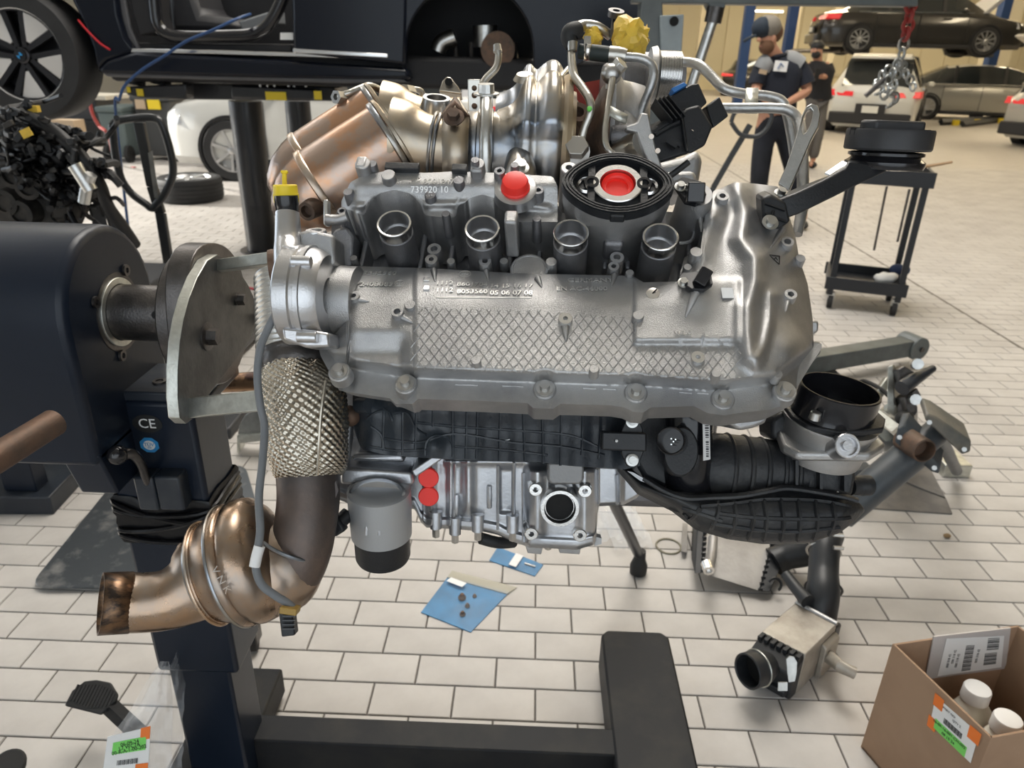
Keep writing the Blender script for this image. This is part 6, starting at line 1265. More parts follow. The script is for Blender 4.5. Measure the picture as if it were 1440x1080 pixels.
    if suv: part('roof_spoiler', MB().hexa([V((-.47*L,-hw*.62,H-.09)),V((-.40*L,-hw*.62,H-.03)),V((-.40*L,hw*.62,H-.03)),V((-.47*L,hw*.62,H-.09)),V((-.47*L,-hw*.60,H-.05)),V((-.40*L,-hw*.6,H+.01)),V((-.40*L,hw*.6,H+.01)),V((-.47*L,hw*.60,H-.05))]), paint, t)
    if hood: part('raised_bonnet', MB().hexa([V((.27*L,-hw*.8,.95)),V((.27*L,hw*.8,.95)),V((.30*L,hw*.8,.95)),V((.30*L,-hw*.8,.95)),V((.40*L,-hw*.72,1.62)),V((.40*L,hw*.72,1.62)),V((.42*L,hw*.72,1.60)),V((.42*L,-hw*.72,1.60))]), mat('bonnet_underside',(.33,.33,.34),.4,.3), t, bev=.02)
    if boot: part('open_tailgate', MB().hexa([V((-.40*L,-hw*.66,H)),V((-.40*L,hw*.66,H)),V((-.37*L,hw*.66,H)),V((-.37*L,-hw*.66,H)),V((-.62*L,-hw*.7,H+.35)),V((-.62*L,hw*.7,H+.35)),V((-.60*L,hw*.7,H+.40)),V((-.60*L,-hw*.7,H+.40))]), paint, t, bev=.02)
    return t
P_WHITE = mat('white_paint', (.60,.60,.57), .25, 0, 0, coat=.6); P_SILVER = mat('silver_paint', (.46,.45,.41), .28, .5, 0, coat=.6); P_DARK = mat('graphite_paint', (.040,.038,.035), .22, .4, 0, coat=.5); P_NAVY = mat('deep_navy_paint', (.005,.007,.013), .2, 0, 0, ior=1.33)
def at_floor(px, py): p = F(px,py); return (p.x,p.y,0)
# ------------------------------------------------------------------ cars in the hall
LB0 = mat('lift_arm_black', (.014,.015,.018), .4)
p = Y(1276,77,21.5); car('sedan', 'dark graphite sedan raised on a lift at the far right', (p.x,p.y,p.z), -.14, P_DARK, 4.9, hood=True)
lz = p.z; BLUEL = mat('lift_blue', (.03,.07,.20), .4)
ll = thing('car_lift', 'blue two post lift holding the raised dark graphite sedan', 'lift', (p.x,p.y+.9,0))
for dx in (-2.75, 2.95):
    part('post', MB().b2((p.x+dx-.12,p.y+1.2,0),(p.x+dx+.12,p.y+1.5,4.2)), BLUEL, ll, bev=.01)
    for k in (.35, .62): part('arm', MB().tube([V((p.x+dx,p.y+1.3,lz+.04)), V((p.x+dx*k,p.y+.1,lz+.06))], .05, n=8, k=1), STEELD, ll)
q = F(1216,190); h = 1.10; car('sport_utility_car', 'white sport utility car seen from behind, parked right of the mechanic', (q.x+2.25*math.cos(h),q.y+2.25*math.sin(h),0), h, P_WHITE, 4.5, 1.9, 1.62, suv=True)
q = at_floor(1366,168); car('sedan', 'silver sedan side on with its bonnet raised, right of the white car', q, -.26, P_SILVER, 4.75, hood=True)
q = F(1398,208); h = .45; car('estate_car', 'pale silver car with open tailgate cut by the right edge of the picture', (q.x+2.6*math.cos(h)+.5,q.y+2.6*math.sin(h)-.2,0), h, mat('pale_silver_paint',(.52,.51,.48),.25,.4,coat=.6), 4.7, 1.88, 1.6, suv=True, boot=True)
q = F(1040,136); h = 1.15; car('sedan', 'small dark sedan with red tail lamps far behind the mechanic', (q.x+2.3*math.cos(h),q.y+2.3*math.sin(h),0), h, P_DARK, 4.7)
q = F(985,124); car('sedan', 'small pale sedan far off at the left of the mechanic', (q.x,q.y+2.4,0), 1.3, mat('pale_silver_paint',(.5,.5,.5)), 4.6)
fa, fb = F(1322,176), F(1420,172)
t = thing('floor_lift_arm', 'black floor lift arms with yellow pads lying below the silver sedan', 'lift arm', (fa+fb)/2)
part('arm', MB().tube([fa+V((0,0,.08)), fb+V((0,.3,.08))], .08, n=4, k=1), LB0, t); part('arm', MB().tube([fa+V((.3,-.5,.07)), fb+V((-.6,-.4,.07))], .07, n=4, k=1), LB0, t)
for k in (.15,.45,.8): part('yellow_pad', MB().cyl(fa+(fb-fa)*k+V((0,-.2,0)), fa+(fb-fa)*k+V((0,-.2,.13)), .09, n=12), YEL, t)
# columns, posts, pipes, lamps of the hall
def cbox(name, px, y, w, m, z1=CEIL, lab=None):
    c = Y(px, 60, y); o = single(name, MB().b2((c.x-w/2,y-w/2,0),(c.x+w/2,y+w/2,z1)), m, kind='structure', bev=.01); return o
cbox('trim_1', 1404, 25, .62, CREAMD); cbox('trim_2', 1112, 33, .35, CREAMD); cbox('trim_3', 1170, 36, .3, CREAMD); cbox('trim_4', 985, 36, .3, CREAMD)
for px, y in ((1048,25),):
    c = Y(px,60,y); l = thing('lift_post', {1048:'tall blue lift post rising behind the mechanic',1152:'tall blue lift post behind the raised graphite sedan',1320:'tall blue lift post far right of the raised sedan'}[px], 'post', (c.x,y,0))
    part('column', MB().b2((c.x-.14,y-.14,.02),(c.x+.14,y+.14,4.0)), BLUEL, l, bev=.01); part('foot_plate', MB().b2((c.x-.35,y-.3,0),(c.x+.35,y+.3,.02)), BLUEL, l)
wf = bpy.data.objects['wall_far']
pm = mat('cream_panel', (.66,.60,.44), .6, 0, 0, rnd=.03)
t0 = _mesh('wall_panel', MB().b2((-.58,-.05,0),(.58,0,4.6)), pm, None, 38)
for i in range(34):
    o = bpy.data.objects.new('wall_panel', t0); COL.objects.link(o); o.parent = wf; o.location = V((-10.6+i*1.2,40,.9))-wf.location
part('wall_rail', MB().b2((-14,39.9,.75),(29.7,40,.9)), CREAMD, wf)
LAMP = mat('lamp_tube', (1,.93,.75), .5, emit=6)
for k, (px, py, y) in enumerate(((1078,15,36),(1108,6,33),(1240,-2,35))):
    c = Y(px, py, y); l = thing('hanging_lamp', ('long bright lamp hung over the far hall behind the mechanic','shorter bright lamp hung over the far hall above the graphite sedan','bright lamp hung over the far hall at the top edge of the picture')[k], 'lamp', c)
    part('housing', MB().b2(c+V((-.75,-.1,0)),c+V((.75,.1,.08))), CREAMD, l); part('tube', MB().b2(c+V((-.7,-.08,-.05)),c+V((.7,.08,0))), LAMP, l)
    for s in (-.5,.5): part('hanger', MB().b2(c+V((s-.01,-.01,.08)),V((c.x+s+.01,c.y+.01,CEIL))), CREAMD, l)
# dark workbench things at the left rear
DK = mat('dark_cabinet', (.03,.032,.036), .5); BIN = mat('dark_grey_bin', (.055,.058,.06), .55, 0, .2, 60); GBIN = mat('grey_green_bin', (.10,.13,.13), .55)
def wbin(px0, px1, ptop, pbot, m, lab, yel=True):
    a, b = F(px0,pbot), F(px1,pbot); y = a.y; w = b.x-a.x; top = Y(px0,ptop,y).z; c = (a.x+b.x)/2
    t = thing('wheeled_bin', lab, 'bin', (c,y+.3,0))
    part('bin_body', MB().hexa([V((c-w*.40,y+.05,.06)),V((c+w*.40,y+.05,.06)),V((c+w*.40,y+.5,.06)),V((c-w*.40,y+.5,.06)),V((c-w*.5,y,top)),V((c+w*.5,y,top)),V((c+w*.5,y+.6,top)),V((c-w*.5,y+.6,top))]), m, t, bev=.02)
    part('lid', MB().b2((c-w*.53,y-.03,top),(c+w*.53,y+.63,top+.07)), m, t, bev=.02)
    for s in (-1,1): part('wheel', MB().lathe(V((c+s*w*.42-.02,y+.04,.11)), V((1,0,0)), [(0,.02),(0,.11),(.05,.11),(.05,.02)], 20), RUBBER, t)
    if yel: part('yellow_sticker', MB().b2((c-w*.05,y-.035,top-.10),(c+w*.28,y-.008,top+.02)), YEL, t); part('pale_sticker', MB().b2((c-w*.38,y-.035,top-.10),(c-w*.12,y-.008,top+.02)), CARDL, t)
    return t
wbin(200,255,142,226,BIN,'dark grey wheeled bin with yellow stickers under the raised navy car'); wbin(150,188,158,228,GBIN,'grey green bin left of the dark wheeled bin', False)
y9 = F(130,206).y; c = Y(120,206,y9)
t = thing('tool_cabinet', 'dark tool cabinet with a pale worktop against the left rear', 'cabinet', (c.x,y9+.3,0))
part('cabinet_body', MB().b2((c.x-.9,y9,.05),(c.x+.30,y9+.7,Y(120,140,y9).z)), DK, t, bev=.01); part('worktop', MB().b2((c.x-1.0,y9-.05,Y(120,140,y9).z),(c.x+.5,y9+.75,Y(120,134,y9).z)), mat('pale_worktop',(.50,.47,.40),.5), t, bev=.005)
for k in range(3): part('drawer', MB().b2((c.x-.85,y9-.015,.15+k*.25),(c.x+.26,y9,.37+k*.25)), DK, t, bev=.006)
bb_ = Y(95,206,y9-.5); single('carton', MB().b2((bb_.x-.2,bb_.y,0),(bb_.x+.16,bb_.y+.3,.42)), CARDL, 'small plain carton standing before the dark tool cabinet', 'box', bev=.004)
single('red_hose', MB().tube([Y(126,140,8.2),Y(130,160,8.2),Y(140,178,8.2),Y(152,190,8.2),F(165,232),F(190,236)], .018, n=8), REDP, 'thin red hose hanging beside the dark tool cabinet', 'hose')
single('floor_hose', MB().tube([F(150,398)+V((0,0,.008)),F(205,405)+V((0,0,.008)),F(260,403)+V((0,0,.008)),F(330,405)+V((0,0,.008)),F(372,412)+V((0,0,.008)),F(420,440)+V((0,0,.008)),F(480,470)+V((0,0,.008))], .009, n=8), mat('red_rubber',(.45,.04,.06),.5), 'thin red hose lying across the floor behind the mounting plate', 'hose')
# ------------------------------------------------------------------ loose wheel on the floor
c = F(264,283); t = thing('loose_wheel', 'loose car wheel lying flat on the floor before the white car', 'wheel', (c.x,c.y+.1,0)); c = V((c.x,c.y+.1,.12))
part('tyre', MB().lathe(c, V((0,0,1)), [(-.10,.22),(-.12,.28),(-.11,.31),(-.08,.325),(.08,.325),(.11,.31),(.12,.28),(.10,.22)], 48), TYRE, t, sharp=35)
for z in (-.06,-.02,.02,.06): part('tread_groove', MB().torus(c+V((0,0,z)), V((0,0,1)), .324, .004, 44, 5), HOLE_SHADE, t)
part('rim', MB().lathe(c, V((0,0,1)), [(.10,.225),(.11,.215),(.08,.20),(.05,.08),(.06,.0001)], 36), RIM, t)
for i in range(5): part('spoke', MB().box(c+V((math.cos(i*1.257)*.13,math.sin(i*1.257)*.13,.09)), (.16,.05,.03), (V((math.cos(i*1.257),math.sin(i*1.257),0)),V((-math.sin(i*1.257),math.cos(i*1.257),0)),V((0,0,1)))), RIM, t, bev=.005)
# ------------------------------------------------------------------ white car at the left
q = F(322,254); car('sport_utility_car', 'white sport utility car standing behind the lift posts at the left', (q.x+.30*4.3+.10,q.y+.95,0), math.pi, P_WHITE, 4.3, 2.0, 1.74, suv=True)
# ------------------------------------------------------------------ raised navy car, near
YC0 = 4.62
t = thing('raised_car', 'deep navy car raised on a lift with one door off, across the upper left', 'car', Y(380,112,YC0))
N = lambda x, y, d=0: Y(x, y, YC0+d)
def panel(name, pts, m, d0=0, d1=.08, lab=None, bev=.01): return part(name, MB().prism([N(x,y,d0) for x,y in pts], V((0,d1-d0,0))), m, t, lab, bev=bev)
BK = mat('car_interior', (.010,.010,.012), .6); GREYT = mat('grey_sill_trim', (.09,.09,.095), .35)
panel('sill', [(134,100),(150,84),(190,72),(240,76),(420,86),(572,96),(578,112),(500,112),(330,109),(145,104)], P_NAVY, -.02, .12, 'navy sill', .025)
panel('sill_trim', [(180,68),(300,70),(420,74),(545,80),(545,84),(420,80),(300,76),(185,74)], CHROME, -.005, .05, 'bright sill strip', .004)
panel('step_strip', [(140,100),(330,98),(560,108),(575,116),(480,117),(300,112),(150,108)], GREYT, .0, .3)
panel('fender', [(95,-40),(160,-40),(166,20),(176,52),(190,72),(150,86),(136,100),(130,70),(118,36),(100,0)], P_NAVY, -.01, .10, 'navy fender panel', .02)
part('red_reflex', MB().tube([N(110,28,-.02),N(122,42,-.025),N(140,60,-.025),N(155,70,-.025)], .006, n=5), mat('red_tape',(.5,.02,.03),.4), t)
panel('door_shut', [(160,-40),(168,-40),(184,40),(196,68),(188,70),(174,44)], CHROME if False else GREYT, .03, .07)
panel('cabin_back', [(150,-60),(600,-60),(600,70),(150,70)], BK, .9, 1.0)
panel('cabin_floor', [(190,60),(410,62),(410,74),(190,70)], BK, .05, .95)
dfm = MB().tube([N(*a,.03) for a in ((214,-40),(218,10),(222,34),(236,48),(262,52),(320,51),(352,49),(372,40),(386,22),(400,-10),(406,-40))], .035, n=10); part('door_seal', dfm, BLKG, t)
panel('seat', [(232,-40),(262,-40),(282,20),(332,26),(338,46),(240,46)], mat('seat_leather',(.025,.025,.028),.5), .35, .8, 'black seat', .05)
panel('seat_side', [(336,30),(386,14),(388,34),(340,46)], GREYH, .3, .5)
panel('pillar', [(176,-40),(212,-40),(214,20),(222,44),(196,50),(186,20)], BK, .02, .25)
panel('door', [(408,-60),(574,-60),(572,40),(570,92),(412,74),(410,20)], P_NAVY, -.03, .08, 'closed navy door', .02)
panel('door_moulding', [(412,68),(545,76),(545,81),(412,74)], CHROME, -.04, -.03, None, .003)
panel('door_label', [(394,46),(412,46),(412,56),(394,56)], WHITE, .04, .05, None, 0)
# wheel house: arch with liner and bare hub
arc = [(572+math.cos(a)*0, 0) for a in ()]
wc = (660,70); R_ = 90
arcp = [(wc[0]+math.cos(a)*R_, wc[1]-math.sin(a)*R_*1.05) for a in [math.pi*i/20 for i in range(21)]]
panel('quarter_panel', [(750,112),(800,104),(860,70),(905,30),(905,-90),(566,-90),(566,112)][:0] or arcp+[(566,112),(566,-80),(905,-80),(905,20),(870,62),(800,98),(750,108)], P_NAVY, -.02, .05, 'navy rear quarter panel', .01)
lin = [[N(wc[0]+math.cos(a)*R_, wc[1]-math.sin(a)*R_*1.05, d) for a in [math.pi*i/24 for i in range(25)]] for d in (.0,.55)]
part('arch_liner', MB().grid(lin), ARCH, t, solid=.01); panel('liner_back', [(566,118),(750,118),(750,-20),(566,-20)], ARCH, .55, .6)
hb = N(688,62,.28); part('damper', MB().tube([N(686,112,.3),N(685,80,.3),N(684,40,.3)], .045, n=16, k=1), BK, t); part('damper_sleeve', MB().cyl(N(683,66,.3), N(682,36,.3), .075, n=22), STEEL, t)
part('hub', MB().cyl(N(700,70,.2), N(700,70,.1), .10, n=22), RUST, t); part('brake_part', MB().tube([N(640,52,.25),N(622,60,.25),N(616,72,.25)], .05, n=10), STEEL, t)
for x in (640,662,700,724): part('rod', MB().tube([N(x,60,.3),N(x+4,118,.25)], .014, n=8, k=1), STEELD, t)
part('underbody', MB().b2((N(140,106).x,YC0+.1,N(400,106).z-.06),(N(860,90).x,YC0+1.85,N(400,106).z+.12)), BK, t, bev=.03)
part('far_side', MB().b2((N(30,60).x,YC0+1.78,N(400,106).z),(N(900,60).x,YC0+1.88,N(400,60).z+.9)), P_NAVY, t, bev=.02)
nw = wheel(N(48,78,.10), V((0,-1,0)), .36, .26, t, rim=RIMD, n=5, dark=True, double=True)
BRF = mat('bright_alloy_face', (.72,.70,.68), .3, .35); wc0 = N(48,78,.10)+V((0,-.085,0))
part('rim_lip', MB().torus(wc0+V((0,-.03,0)), V((0,1,0)), .252, .008, 44, 8), BRF, nw)
for k in range(5):
    q0 = k*2*math.pi/5+.95
    def wp(a, r, d=0.0): return wc0+V((math.cos(q0+a)*r, -d, math.sin(q0+a)*r))
    part('aero_blade', MB().hexa([wp(-.10,.085),wp(.16,.085),wp(.36,.247),wp(-.30,.247),wp(-.10,.085,.02),wp(.16,.085,.02),wp(.36,.247,.03),wp(-.30,.247,.012)]), BRF, nw, bev=.004)
w_ = N(48,78,.10)+V((0,-.125,0)); part('hub_roundel', MB().lathe(w_, V((0,-1,0)), [(0,.035),(.008,.034),(.008,.0001)], 24), BLKG, t); part('roundel_blue', MB().prism([w_+V((0,-.012,0)),w_+V((.018,-.012,0)),w_+V((.013,-.012,.013)),w_+V((0,-.012,.018))], V((0,-.001,0))), BLUEP, t); part('roundel_blue', MB().prism([w_+V((0,-.012,0)),w_+V((-.018,-.012,0)),w_+V((-.013,-.012,-.013)),w_+V((0,-.012,-.018))], V((0,-.001,0))), BLUEP, t)
part('fender_liner', MB().grid([[N(48+math.cos(a)*96, 78-math.sin(a)*100, d) for a in [-.1+3.3*i/20 for i in range(21)]] for d in (.02,.5)]), ARCH, t, solid=.01)
# lift under it
t = thing('car_lift', 'black lift with yellow stickers on two round posts under the raised navy car', 'lift', (F(370,352).x, 5.6, 0))
LB = mat('lift_black', (.014,.015,.018), .35, 0, .05, 50, coat=.3)
zt = N(400,113).z-.06
pz0 = F(370,352)
part('post', MB().cyl(V((pz0.x,pz0.y,0)), V((pz0.x,pz0.y,Y(350,142,pz0.y).z)), .118, n=36), LB, t, 'near round post'); p2 = Y(428,250,7.3)
part('post', MB().cyl(V((p2.x,7.3,0)), V((p2.x,7.3,Y(428,142,7.3).z)), .118, n=36), LB, t, 'farther round post'); part('floor_collar', MB().ring(V((pz0.x,pz0.y,0)), V((0,0,1)), .118, .17, .012), STEELD, t)
B_ = lambda x,y,d: Y(x,y,YC0+d)
part('main_beam', MB().prism([B_(255,116,.35),B_(470,122,.35),B_(472,142,.35),B_(258,140,.35)], V((0,.35,0))), LB, t, bev=.01)
part('cross_beam', MB().prism([V((pz0.x-.12,5.0,zt-.08)),V((pz0.x+.12,5.0,zt-.08)),V((p2.x+.12,7.4,zt-.08)),V((p2.x-.12,7.4,zt-.08))], V((0,0,.06))), LB, t, bev=.01)
part('arm', MB().prism([B_(176,122,.1),B_(262,118,.1),B_(262,140,.1),B_(196,138,.1),B_(178,134,.1)], V((0,.12,0))), LB, t, bev=.01); part('arm', MB().prism([B_(325,120,.2),B_(440,126,.2),B_(440,140,.2),B_(325,138,.2)], V((0,.12,0))), LB, t, bev=.01)
for x, y, w, h, d in ((388,135,28,11,.195),(197,130,8,10,.095),(447,134,10,12,.19),(181,126,4,8,.095)): part('yellow_sticker', MB().b2(B_(x-w/2,y+h/2,d-.004), B_(x+w/2,y-h/2,d)), YEL, t)
for x in (190,226,300,360,430): part('lift_pad', MB().cyl(B_(x,118,.25), B_(x,110,.25), .06), RUBBER, t)
for x in (366,376,386,406,414,430): part('bolt_pin', MB().cyl(B_(x,122,.2), B_(x,112,.2), .008), STEEL, t)
single('air_hose', MB().tube([N(352,20,.2),N(330,28,-.1),N(300,42,-.15),N(262,58,-.15),N(232,78,-.15),N(200,98,-.15),N(176,120,-.15),N(168,140,-.15),N(163,165,-.1),V((N(158,240,0).x,YC0,.02)),V((N(120,240,0).x,YC0+.3,.009))], .0085, n=8), mat('blue_hose',(.02,.06,.17),.35), 'blue air hose hanging from the doorless opening of the raised car', 'hose')
# ------------------------------------------------------------------ stripped engine with its harness at the left
DKC = mat('oily_casting', (.022,.021,.02), .5, .4, .3, 90, col2=(.055,.05,.045), vscale=9); WIRE = mat('harness_tape', (.012,.012,.013), .5, 0, .3, 200)
base = F(60,690); D0 = 2.55
t = thing('stripped_engine', 'dark engine tangled in its black wiring harness, on a stand at the left edge', 'engine', V((-1.85,D0,0)))
G = lambda x, y, d=0.0: Y(x, y, D0+d)
part('block', MB().prism([G(-60,230),G(20,215),G(55,222),G(80,250),G(98,280),G(92,316),G(80,345),G(-60,350)], V((0,.15,0))), DKC, t, bev=.03, seg=3)
part('block_cover', MB().prism([G(64,280,-.03),G(86,268,-.03),G(112,286,-.03),G(104,312,-.03),G(72,320,-.03)], V((0,.1,0))), mat('oily_alloy',(.07,.065,.06),.5,.6,.3,90,var=.5), t, bev=.02)
part('manifold', MB().prism([G(-60,170,.05),G(30,165,.05),G(70,190,.05),G(80,225,.05),G(-60,240,.05)], V((0,.12,0))), WIRE, t, bev=.03)
for x, y in ((18,246),(40,262),(8,285),(30,300),(60,246)): part('round_boss', MB().lathe(G(x,y,-.05), V((0,-1,0)), [(-.05,.05),(.01,.045),(.012,.03),(.0,.028),(.0,.001)], 18), DKC, t)
random.seed(21)
for k in range(78):
    x = random.uniform(-10,110); y = 172+max(0,(x-20))*.45+random.uniform(-22,70); a = random.uniform(-.3,1.2); L = random.uniform(40,95); P = []
    for i in range(6):
        P.append(G(x+random.uniform(-7,7), y+random.uniform(-7,7), random.uniform(-.22,.06))); x += math.cos(a)*L/5; y += math.sin(a)*L/5; a += random.uniform(-.5,.55)
        if x > 168: x = 168
    part('harness_branch', MB().tube(P, random.choice((.004,.005,.007,.009,.013)), n=7, k=4), WIRE, t)
for k in range(34):
    x = random.uniform(-5,135); y = 152+max(0,(x-35))*.75+random.uniform(-8,60); d = V((random.uniform(-1,1),random.uniform(-.5,.3),random.uniform(-1,1))).normalized()
    part('plug', MB().box(G(x,y,random.uniform(-.24,-.1)), (random.uniform(.025,.045),.015,.018), frame(d)), BLK if k%5 else DKC, t, bev=.003)
part('yellow_tag', MB().box(G(37,187,-.24), (.035,.003,.025), frame(V((1,0,.4)))), YELF, t); part('yellow_tag', MB().box(G(48,153,-.1), (.03,.02,.02)), YELF, t)
for P, r in ((((105,232),(118,252),(128,268)),.022),(((128,245),(122,262),(118,285)),.018)): part('bright_pipe', MB().tube([G(x,y,-.25) for x,y in P], r, n=12), STEEL, t)
part('harness_trunk', MB().tube([G(30,160,-.1),G(70,180,-.15),G(110,215,-.18),G(138,255,-.18),G(152,290,-.15),G(172,318,-.1),G(190,345,-.05)], .02, n=10), WIRE, t)
part('loose_wire', MB().tube([G(140,262,-.15),G(150,300,-.12),G(158,326,-.1),G(166,330,-.1)], .005, n=6), WIRE, t)
part('stand_leg', MB().tube([G(134,290,.1), V((G(140,330,.1).x+.05,D0+.1,.06))], .028, n=4, k=1), DK, t); part('stand_leg', MB().tube([G(150,292,0), V((G(195,350,0).x+.12,D0,.06))], .016, n=6, k=1), DK, t)
part('stand_frame', MB().b2((-2.6,D0-.1,.5),(-1.55,D0+.6,.58)), DK, t, bev=.01); part('stand_post', MB().b2((-2.0,D0+.1,.05),(-1.86,D0+.3,.85)), DK, t); part('stand_post', MB().b2((-2.6,D0+.1,.05),(-2.45,D0+.3,.85)), DK, t)
part('stand_foot', MB().b2((-2.7,D0+.05,0),(-1.2,D0+.35,.05)), DK, t, bev=.01)
# grey platform under the gear housing
g0, g1 = F(-60,724), F(76,724)
part('stand_deck', MB().hexa([V((g0.x,g0.y,.0)),V((g1.x,g1.y,.0)),F(132,662),V((g0.x-.2,F(132,662).y,0)),V((g0.x,g0.y,.07)),V((g1.x,g1.y,.07)),F(132,662)+V((0,0,.07)),V((g0.x-.2,F(132,662).y,.07))]), NAVYW, t, 'worn grey steel deck', bev=.005)
for a, b, c_, d_ in ((6,54,640,684),): part('upright', MB().b2(F(6,690,.07), F(54,690,.07)+V((0,.06,.45))), NAVY, t, bev=.004)
# dark coppery pipe and zinc adapter seen behind the mounting arm
part('far_pipe', MB().tube([W(268,545,1.42),W(310,539,1.40),W(365,536,1.38),W(430,530,1.36)], .0185, n=20), mat('flaked_copper',(.50,.30,.17),.35,.9,.3,60,col2=(.10,.06,.05),vscale=18,v0=.45,v1=.55), eng, 'coppery pipe behind the mounting arm')
zb_ = F(352,640)
t = thing('adapter_bracket', 'half-round zinc adapter bracket standing on the floor behind the sensor cable', 'bracket', zb_)
zy = zb_.y
part('plate', MB().prism([Y(x,y,zy) for x,y in ((334,616),(336,600),(344,585),(356,577),(372,575),(392,580),(392,616))], V((0,.014,0))), GALV, t, bev=.002)
part('foot', MB().prism([Y(x,y,zy-.01) for x,y in ((333,612),(395,608),(395,617),(337,624),(336,638),(333,636))], V((0,.07,0))), GALVB, t, bev=.002)
# ------------------------------------------------------------------ people
SKIN = mat('skin', (.50,.26,.17), .5, 0, .05, 80); SHIRT = mat('navy_shirt', (.012,.016,.028), .8, 0, .3, 60, var=.2); PANTS = mat('navy_trousers', (.012,.014,.022), .85, 0, .3, 50, var=.3); GREYP = mat('grey_shirt_panel', (.30,.31,.32), .8, 0, .2, 60)
HAIR = mat('brown_beard', (.13,.065,.035), .8, 0, .6, 300); CAPG = mat('grey_cap_mesh', (.22,.20,.17), .85, 0, .4, 200); CAPN = mat('navy_cap', (.02,.03,.045), .8); SHOE = mat('dark_shoe', (.02,.02,.02), .6)
def skin(name, J, E, m, par, root=0, sub=2, lab=None):
    me = bpy.data.meshes.new(name); base = BASE[par.name]; K = list(J); me.from_pydata([J[k][0]-base for k in K], [(K.index(a),K.index(b)) for a,b in E], [])
    o = bpy.data.objects.new(name, me); COL.objects.link(o); o.parent = par; BASE[o.name] = base
    q = o.modifiers.new('skin','SKIN'); q.use_smooth_shade = True; s = o.modifiers.new('sub','SUBSURF'); s.levels = s.render_levels = sub
    sv = me.skin_vertices[0].data
    for i, k in enumerate(K):
        r = J[k][1]; sv[i].radius = r if isinstance(r, tuple) else (r, r)
        sv[i].use_root = (i == root)
    me.materials.append(m)
    if lab: o['label'] = lab
    return o
def hand_of(J, E, wrist, tip, spread, sgn):
    d = (tip-wrist).normalized(); s = d.cross(spread).normalized(); J['palm'+sgn] = (wrist+d*.055, (.036,.022)); E.append(('w'+sgn,'palm'+sgn))
    for i, (o, l) in enumerate(((-.03,.062),(-.010,.075),(.010,.072),(.028,.055))):
        a, b = 'f%s%da'%(sgn,i), 'f%s%db'%(sgn,i); J[a] = (wrist+d*.10+s*o, .0095); J[b] = (wrist+d*(.10+l*.75)+s*o*1.1+spread*.03, .0075); E += [('palm'+sgn,a),(a,b)]
    J['th'+sgn] = (wrist+d*.05-s*.055+spread*.015, .011); J['tt'+sgn] = (wrist+d*.09-s*.06+spread*.03, .009); E += [('palm'+sgn,'th'+sgn),('th'+sgn,'tt'+sgn)]
D = 7.1; M = lambda x, y, d=0.0: Y(x, y, D+d)
foot = F(1098,322); man = thing('person', 'bearded man in a cap and navy work shirt with grey shoulders, looking down', 'person', V((foot.x,D,0)))
J = {'pelvis':(M(1090,165),(.15,.11)),'spine':(M(1094,130),(.13,.10)),'chest':(M(1097,102),(.14,.095)),'neck':(M(1092,80,-.02),.062),'jaw':(M(1081,66,-.06),(.062,.066)),'head':(M(1079,50,-.05),(.078,.092)),'crown':(M(1082,34,-.03),(.070,.085)),
  'sR':(M(1120,92),.06),'eR':(M(1137,128,-.06),.047),'wR':(M(1108,144,-.24),.030),'sL':(M(1073,94,.02),.058),'eL':(M(1062,128,-.10),.045),'wL':(M(1082,143,-.30),.030),
  'hR':(M(1104,178),.10),'kR':(M(1119,245,-.05),.062),'aR':(M(1130,306,.02),.042),'tR':(M(1122,315,-.16),.038),'hL':(M(1076,178),.10),'kL':(M(1068,245,-.10),.062),'aL':(M(1064,318,-.05),.042),'tL':(M(1052,324,-.20),.038)}
E = [('pelvis','spine'),('spine','chest'),('chest','neck'),('neck','jaw'),('jaw','head'),('head','crown'),('chest','sR'),('sR','eR'),('eR','wR'),('chest','sL'),('sL','eL'),('eL','wL'),('pelvis','hR'),('hR','kR'),('kR','aR'),('aR','tR'),('pelvis','hL'),('hL','kL'),('kL','aL'),('aL','tL')]
hand_of(J, E, J['wR'][0], M(1094,150,-.30), V((-.4,-.6,-.6)).normalized(), 'R'); hand_of(J, E, J['wL'][0], M(1095,148,-.38), V((0,-.6,-.8)).normalized(), 'L')
skin('body', J, E, SKIN, man)
def torso(R, yaw, n=24):
    ca, sa = math.cos(yaw), math.sin(yaw); out = []
    for c, rx, ry in R:
        ring = []
        for i in range(n):
            q = 2*math.pi*i/n; x, y = math.copysign(abs(math.cos(q))**.8, math.cos(q))*rx, math.copysign(abs(math.sin(q))**.9, math.sin(q))*ry
            ring.append(c+V((x*ca-y*sa, x*sa+y*ca, .008*noise.noise(c*9+V((i*.6,0,0))))))
        out.append(ring)
    return out
def shirt(M, xs, m, man, lab, k=1.0):
    hip, waist, ch, top, col, sR, uR, cR, sL, uL, cL = xs
    mb = MB().rings(torso([(hip,.175*k,.135*k),(waist,.165*k,.130*k),(ch,.195*k,.140*k),(top,.175*k,.115*k),(top+(col-top)*.6,.11*k,.09*k),(col,.075*k,.075*k)], -.35), cap=(True,True))
    mb.tube([sR,uR,cR], [.082*k,.080*k,.076*k], n=18, k=4); mb.tube([sL,uL,cL], [.080*k,.076*k,.072*k], n=18, k=4)
    return part('shirt', mb, m, man, lab, sharp=70)
shirt(M, (M(1091,158),M(1094,134),M(1097,104),M(1097,90),M(1092,79,-.02),M(1120,92),M(1130,108,-.03),M(1134,119,-.05),M(1073,94,.02),M(1066,110,-.05),M(1064,119,-.07)), SHIRT, man, 'navy short sleeved work shirt')
